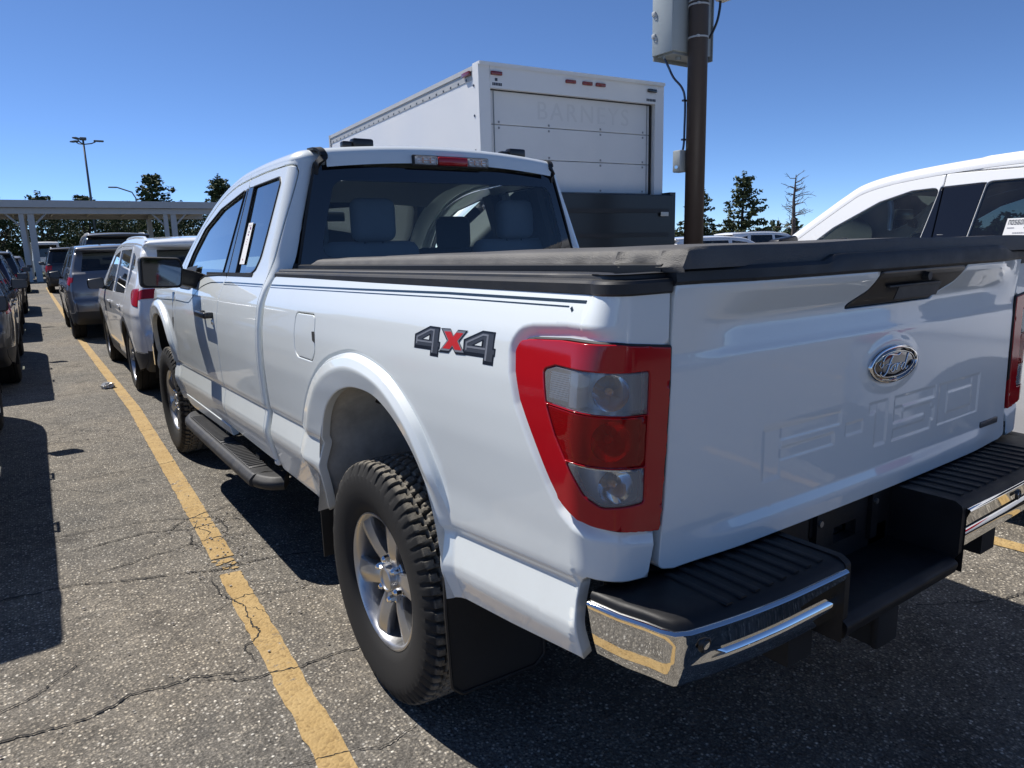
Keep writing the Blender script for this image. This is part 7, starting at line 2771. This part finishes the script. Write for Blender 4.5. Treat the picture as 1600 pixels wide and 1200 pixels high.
# ------------------------------------------------------------------ trees
def clump(V, F, c, r, n, rs, flat=1.0, s=.2):
    # a spray of small leaf-sized faces spread through a lumpy volume
    d = rs.normal(0, 1, (n, 3))
    d /= np.linalg.norm(d, axis=1)[:, None]
    d *= (rs.uniform(.25, 1, n) ** .5)[:, None] * r
    d[:, 2] *= flat
    p = np.asarray(c) + d
    a = rs.normal(0, 1, (n, 3))
    a /= np.linalg.norm(a, axis=1)[:, None]
    b = np.cross(a, rs.normal(0, 1, (n, 3)))
    b /= np.linalg.norm(b, axis=1)[:, None]
    sz = rs.uniform(.6, 1.3, n)[:, None] * s
    q = np.stack([p - a * sz, p + b * sz * .55, p + a * sz, p - b * sz * .55], 1).reshape(-1, 3)
    k = len(V)
    V.extend(q.tolist())
    F.extend([(k + 4 * i, k + 4 * i + 1, k + 4 * i + 2, k + 4 * i + 3) for i in range(n)])
def pine_tree(h, r, seed, base=.12, dens=1.0):
    rs = np.random.RandomState(seed)
    V, F = [], []
    tr = MB()
    tr.tube([(0, 0, 0), (rs.normal(0, .05), rs.normal(0, .05), h * .5), (rs.normal(0, .08), rs.normal(0, .08), h * .98)], [h * .022, h * .014, h * .003], 8)
    z = h * base
    while z < h * .97:
        t = (z / h - base) / (1 - base)
        env = r * (min(1, (t + .12) * 4.0)) * (1 - t) ** .72 * rs.uniform(.70, 1.12) + .12
        nb = rs.randint(4, 7)
        a0 = rs.uniform(0, 6.28)
        for k in range(nb):
            a = a0 + 6.28 * k / nb + rs.normal(0, .25)
            L_ = env * rs.uniform(.62, 1.15)
            up = rs.uniform(.02, .28) * L_
            e = np.array([math.cos(a) * L_, math.sin(a) * L_, z + up])
            tr.tube([(0, 0, z), (e[0] * .5, e[1] * .5, z + up * .35), tuple(e)], [h * .005, h * .0035, h * .0012], 4, False)
            m = max(2, int(L_ / (h * .05)))
            for j in range(m):
                f = (j + 1.0) / m
                if f < .3: continue
                c = np.array([e[0] * f, e[1] * f, z + up * f * f]) + rs.normal(0, h * .010, 3)
                clump(V, F, c, h * .042 * rs.uniform(.75, 1.35), int(17 * dens), rs, .62, h * .021)
        z += h * rs.uniform(.042, .075)
    for k in range(3): clump(V, F, (0, 0, h * (.95 + .02 * k)), h * .025, 10, rs, 1.4, h * .014)
    me = bpy.data.meshes.new('crown')
    me.from_pydata(V, [], F)
    me.materials.append(M['pine'])
    tm = tr.mesh('trunk', 60)
    tm.materials.append(M['bark'])
    return me, tm
def broad_tree(h, r, seed, mat, base=.18, dens=1.0, nclump=60):
    rs = np.random.RandomState(seed)
    V, F = [], []
    tr = MB()
    tr.tube([(0, 0, 0), (.05, .02, h * .3), (.0, .05, h * .6)], [h * .03, h * .022, h * .010], 8)
    for k in range(nclump):
        a = rs.uniform(0, 6.28)
        u = rs.uniform(-1, 1)
        q = math.sqrt(1 - u * u) * r * rs.uniform(.35, 1.0)
        c = np.array([math.cos(a) * q, math.sin(a) * q, h * (base + (1 - base) * (.5 + .46 * u * rs.uniform(.7, 1.05)))])
        if k % 4 == 0: tr.tube([(0, 0, h * rs.uniform(.2, .5)), tuple(c * [.5, .5, 1] * [1, 1, .92]), tuple(c)], [h * .010, h * .006, h * .002], 4, False)
        clump(V, F, c, r * rs.uniform(.20, .34), int(120 * dens), rs, .75, h * .0135)
    me = bpy.data.meshes.new('crown')
    me.from_pydata(V, [], F)
    me.materials.append(M[mat])
    tm = tr.mesh('trunk', 60)
    tm.materials.append(M['bark'])
    return me, tm
def place(kind, meshes, x, y, sc, rz, label, cat, group=None, sz=1.0):
    r_ = empty(kind, (x, y, 0), rz, label, cat, group)
    r_.scale = (sc, sc, sc * sz)
    raw('crown', meshes[0], r_)
    raw('trunk', meshes[1], r_)
    return r_
PA, PB, PC = pine_tree(10, 2.9, 3), pine_tree(10, 3.3, 8, .16), pine_tree(10, 2.4, 14, .08)
BA, BB, BC = broad_tree(8, 3.2, 5, 'leaf'), broad_tree(8, 3.6, 9, 'leafd'), broad_tree(6, 3.4, 21, 'leafd', .05)
GP, GB = 'pines behind the canopy', 'leafy trees beyond the lot'
place('pine_tree', PB, 11.6, 84, 1.25, .4, 'tallest broad pine standing above the canopy roof, left of the pickup cab', 'tree', GP, .78)
place('pine_tree', PA, 15.0, 88, .90, 1.4, 'small pine leaning on the right of the tallest pine behind the canopy', 'tree', GP, .82)
place('pine_tree', PC, 17.4, 80, 1.2, 2.2, 'dark narrow pine just left of the pickup windscreen', 'tree', GP, .80)
place('pine_tree', PA, 1.4, 90, 1.15, 3.0, 'pine with a pointed top above the left canopy column', 'tree', GP, .72)
place('pine_tree', PB, 5.4, 90, 1.20, 4.1, 'wide flat pine at the foot of the lamp standard', 'tree', GP, .66)
place('pine_tree', PC, 8.2, 89, .95, 5.0, 'pine between the lamp standard and the tallest pine', 'tree', GP, .76)
place('pine_tree', PA, -2.6, 88, 1.05, 1.0, 'pine cut by the left edge of the picture above the canopy', 'tree', GP, .72)
under = [
    (-12.5, 74, .80, 1, 'dark leafy tree at the far left end under the canopy'),
    (-7.0, 72, .78, 0, 'light green leafy tree left of the left canopy column'),
    (-2.6, 74, .80, 1, 'dark leafy tree behind the left canopy column, at the picture edge'),
    (1.2, 71, .74, 1, 'dark leafy tree above the white cargo van under the canopy'),
    (4.2, 73, .78, 0, 'light green leafy tree right of the white cargo van'),
    (7.2, 71, .74, 1, 'dark leafy tree behind the grey canvas roof'),
    (9.9, 73, .76, 0, 'light green leafy tree behind the right canopy column'),
    (12.6, 72, .74, 1, 'dark leafy tree just right of the right canopy column'),
    (15.6, 73, .70, 0, 'light green leafy tree right of the canopy end, beside the pickup mirror'),
    (19.5, 74, .70, 1, 'dark leafy tree seen through the pickup cab'),
    (24.0, 76, .72, 0, 'light green leafy tree behind the pickup cab'),
    (-18, 76, .85, 1, 'dark leafy tree beyond the left edge of the lot'),
]
for i, (x, y, s, t, lab) in enumerate(under): place('leafy_tree', (BA, BB)[t], x, y, s, i * 1.3, lab, 'tree', GB)
place('pine_tree', PB, 46.4, 39.4, .72, .3, 'broad pine half hidden by the brown pole', 'tree', 'pines on the right', .80)
place('pine_tree', PA, 50.0, 37.6, .84, 2.0, 'tall pine standing alone between the brown pole and the bare tree', 'tree', 'pines on the right', .84)
for i, (x, y, s, lab) in enumerate([(53.5, 37.0, .40, 'low green bush at the foot of the bare tree'), (56.5, 34.0, .36, 'low green bush seen just above the white windscreen pillar'), (60, 28, .42, 'green tree seen through the side window of the white vehicle'), (64, 20, .45, 'dark tree seen through the rear side window of the white vehicle')]):
    place('leafy_tree', BC if i < 2 else BA, x, y, s, i * 2.1, lab, 'bush' if i < 2 else 'tree', GB)
# the bare tree
rs = np.random.RandomState(31)
bt_ = empty('bare_tree', (48.6, 31.8, 0), 0, 'leafless dead tree with short crooked branches right of the pines', 'tree')
mb = MB()
mb.tube([(0, 0, 0), (.05, 0, 2.2), (-.03, .05, 4.4), (.04, 0, 6.25)], [.20, .16, .10, .03], 10)
obj('trunk', mb, M['deadbark'], bt_)
mb = MB()
for k in range(46):
    z = rs.uniform(1.9, 6.1)
    a = rs.uniform(0, 6.28)
    L_ = (1.75 - .22 * max(0, z - 3)) * rs.uniform(.45, 1.0)
    d_ = np.array([math.cos(a), math.sin(a), rs.uniform(-.05, .5)])
    p0 = np.array([0, 0, z])
    p1 = p0 + d_ * L_ * .5 + rs.normal(0, .05, 3)
    p2 = p0 + d_ * L_ + np.array([0, 0, rs.uniform(-.1, .35)]) + rs.normal(0, .08, 3)
    mb.tube([tuple(p0), tuple(p1), tuple(p2)], [.035, .024, .010], 4)
    for j in range(4):
        f = rs.uniform(.35, .95)
        q0 = p0 + (p1 - p0) * f * 2 if f < .5 else p1 + (p2 - p1) * (f * 2 - 1)
        q1 = q0 + (d_ * .5 + rs.normal(0, .5, 3)) * L_ * .30
        mb.tube([tuple(q0), tuple((q0 + q1) / 2 + rs.normal(0, .02, 3)), tuple(q1)], [.016, .011, .006], 3)
obj('branches', mb, M['deadbark'], bt_)
# a belt of trees all round so that paint and glass have a horizon to mirror
rs = np.random.RandomState(12)
V, F = [], []
for i in range(620):
    a = rs.uniform(0, 2 * math.pi)
    rad = rs.uniform(125, 150)
    x, y = math.cos(a) * rad, math.sin(a) * rad + 10
    hh = rs.uniform(1.8, 3.8)
    for k in range(3):
        clump(V, F, (x + rs.normal(0, 1.5), y + rs.normal(0, 1.5), hh * (.3 + .3 * k)), hh * .42, 44, rs, .9, .55)
me = bpy.data.meshes.new('far_woods')
me.from_pydata(V, [], F)
me.materials.append(M['leafd'])
o = bpy.data.objects.new('far_woods', me)
COL.objects.link(o)
tag(o, kind='stuff')
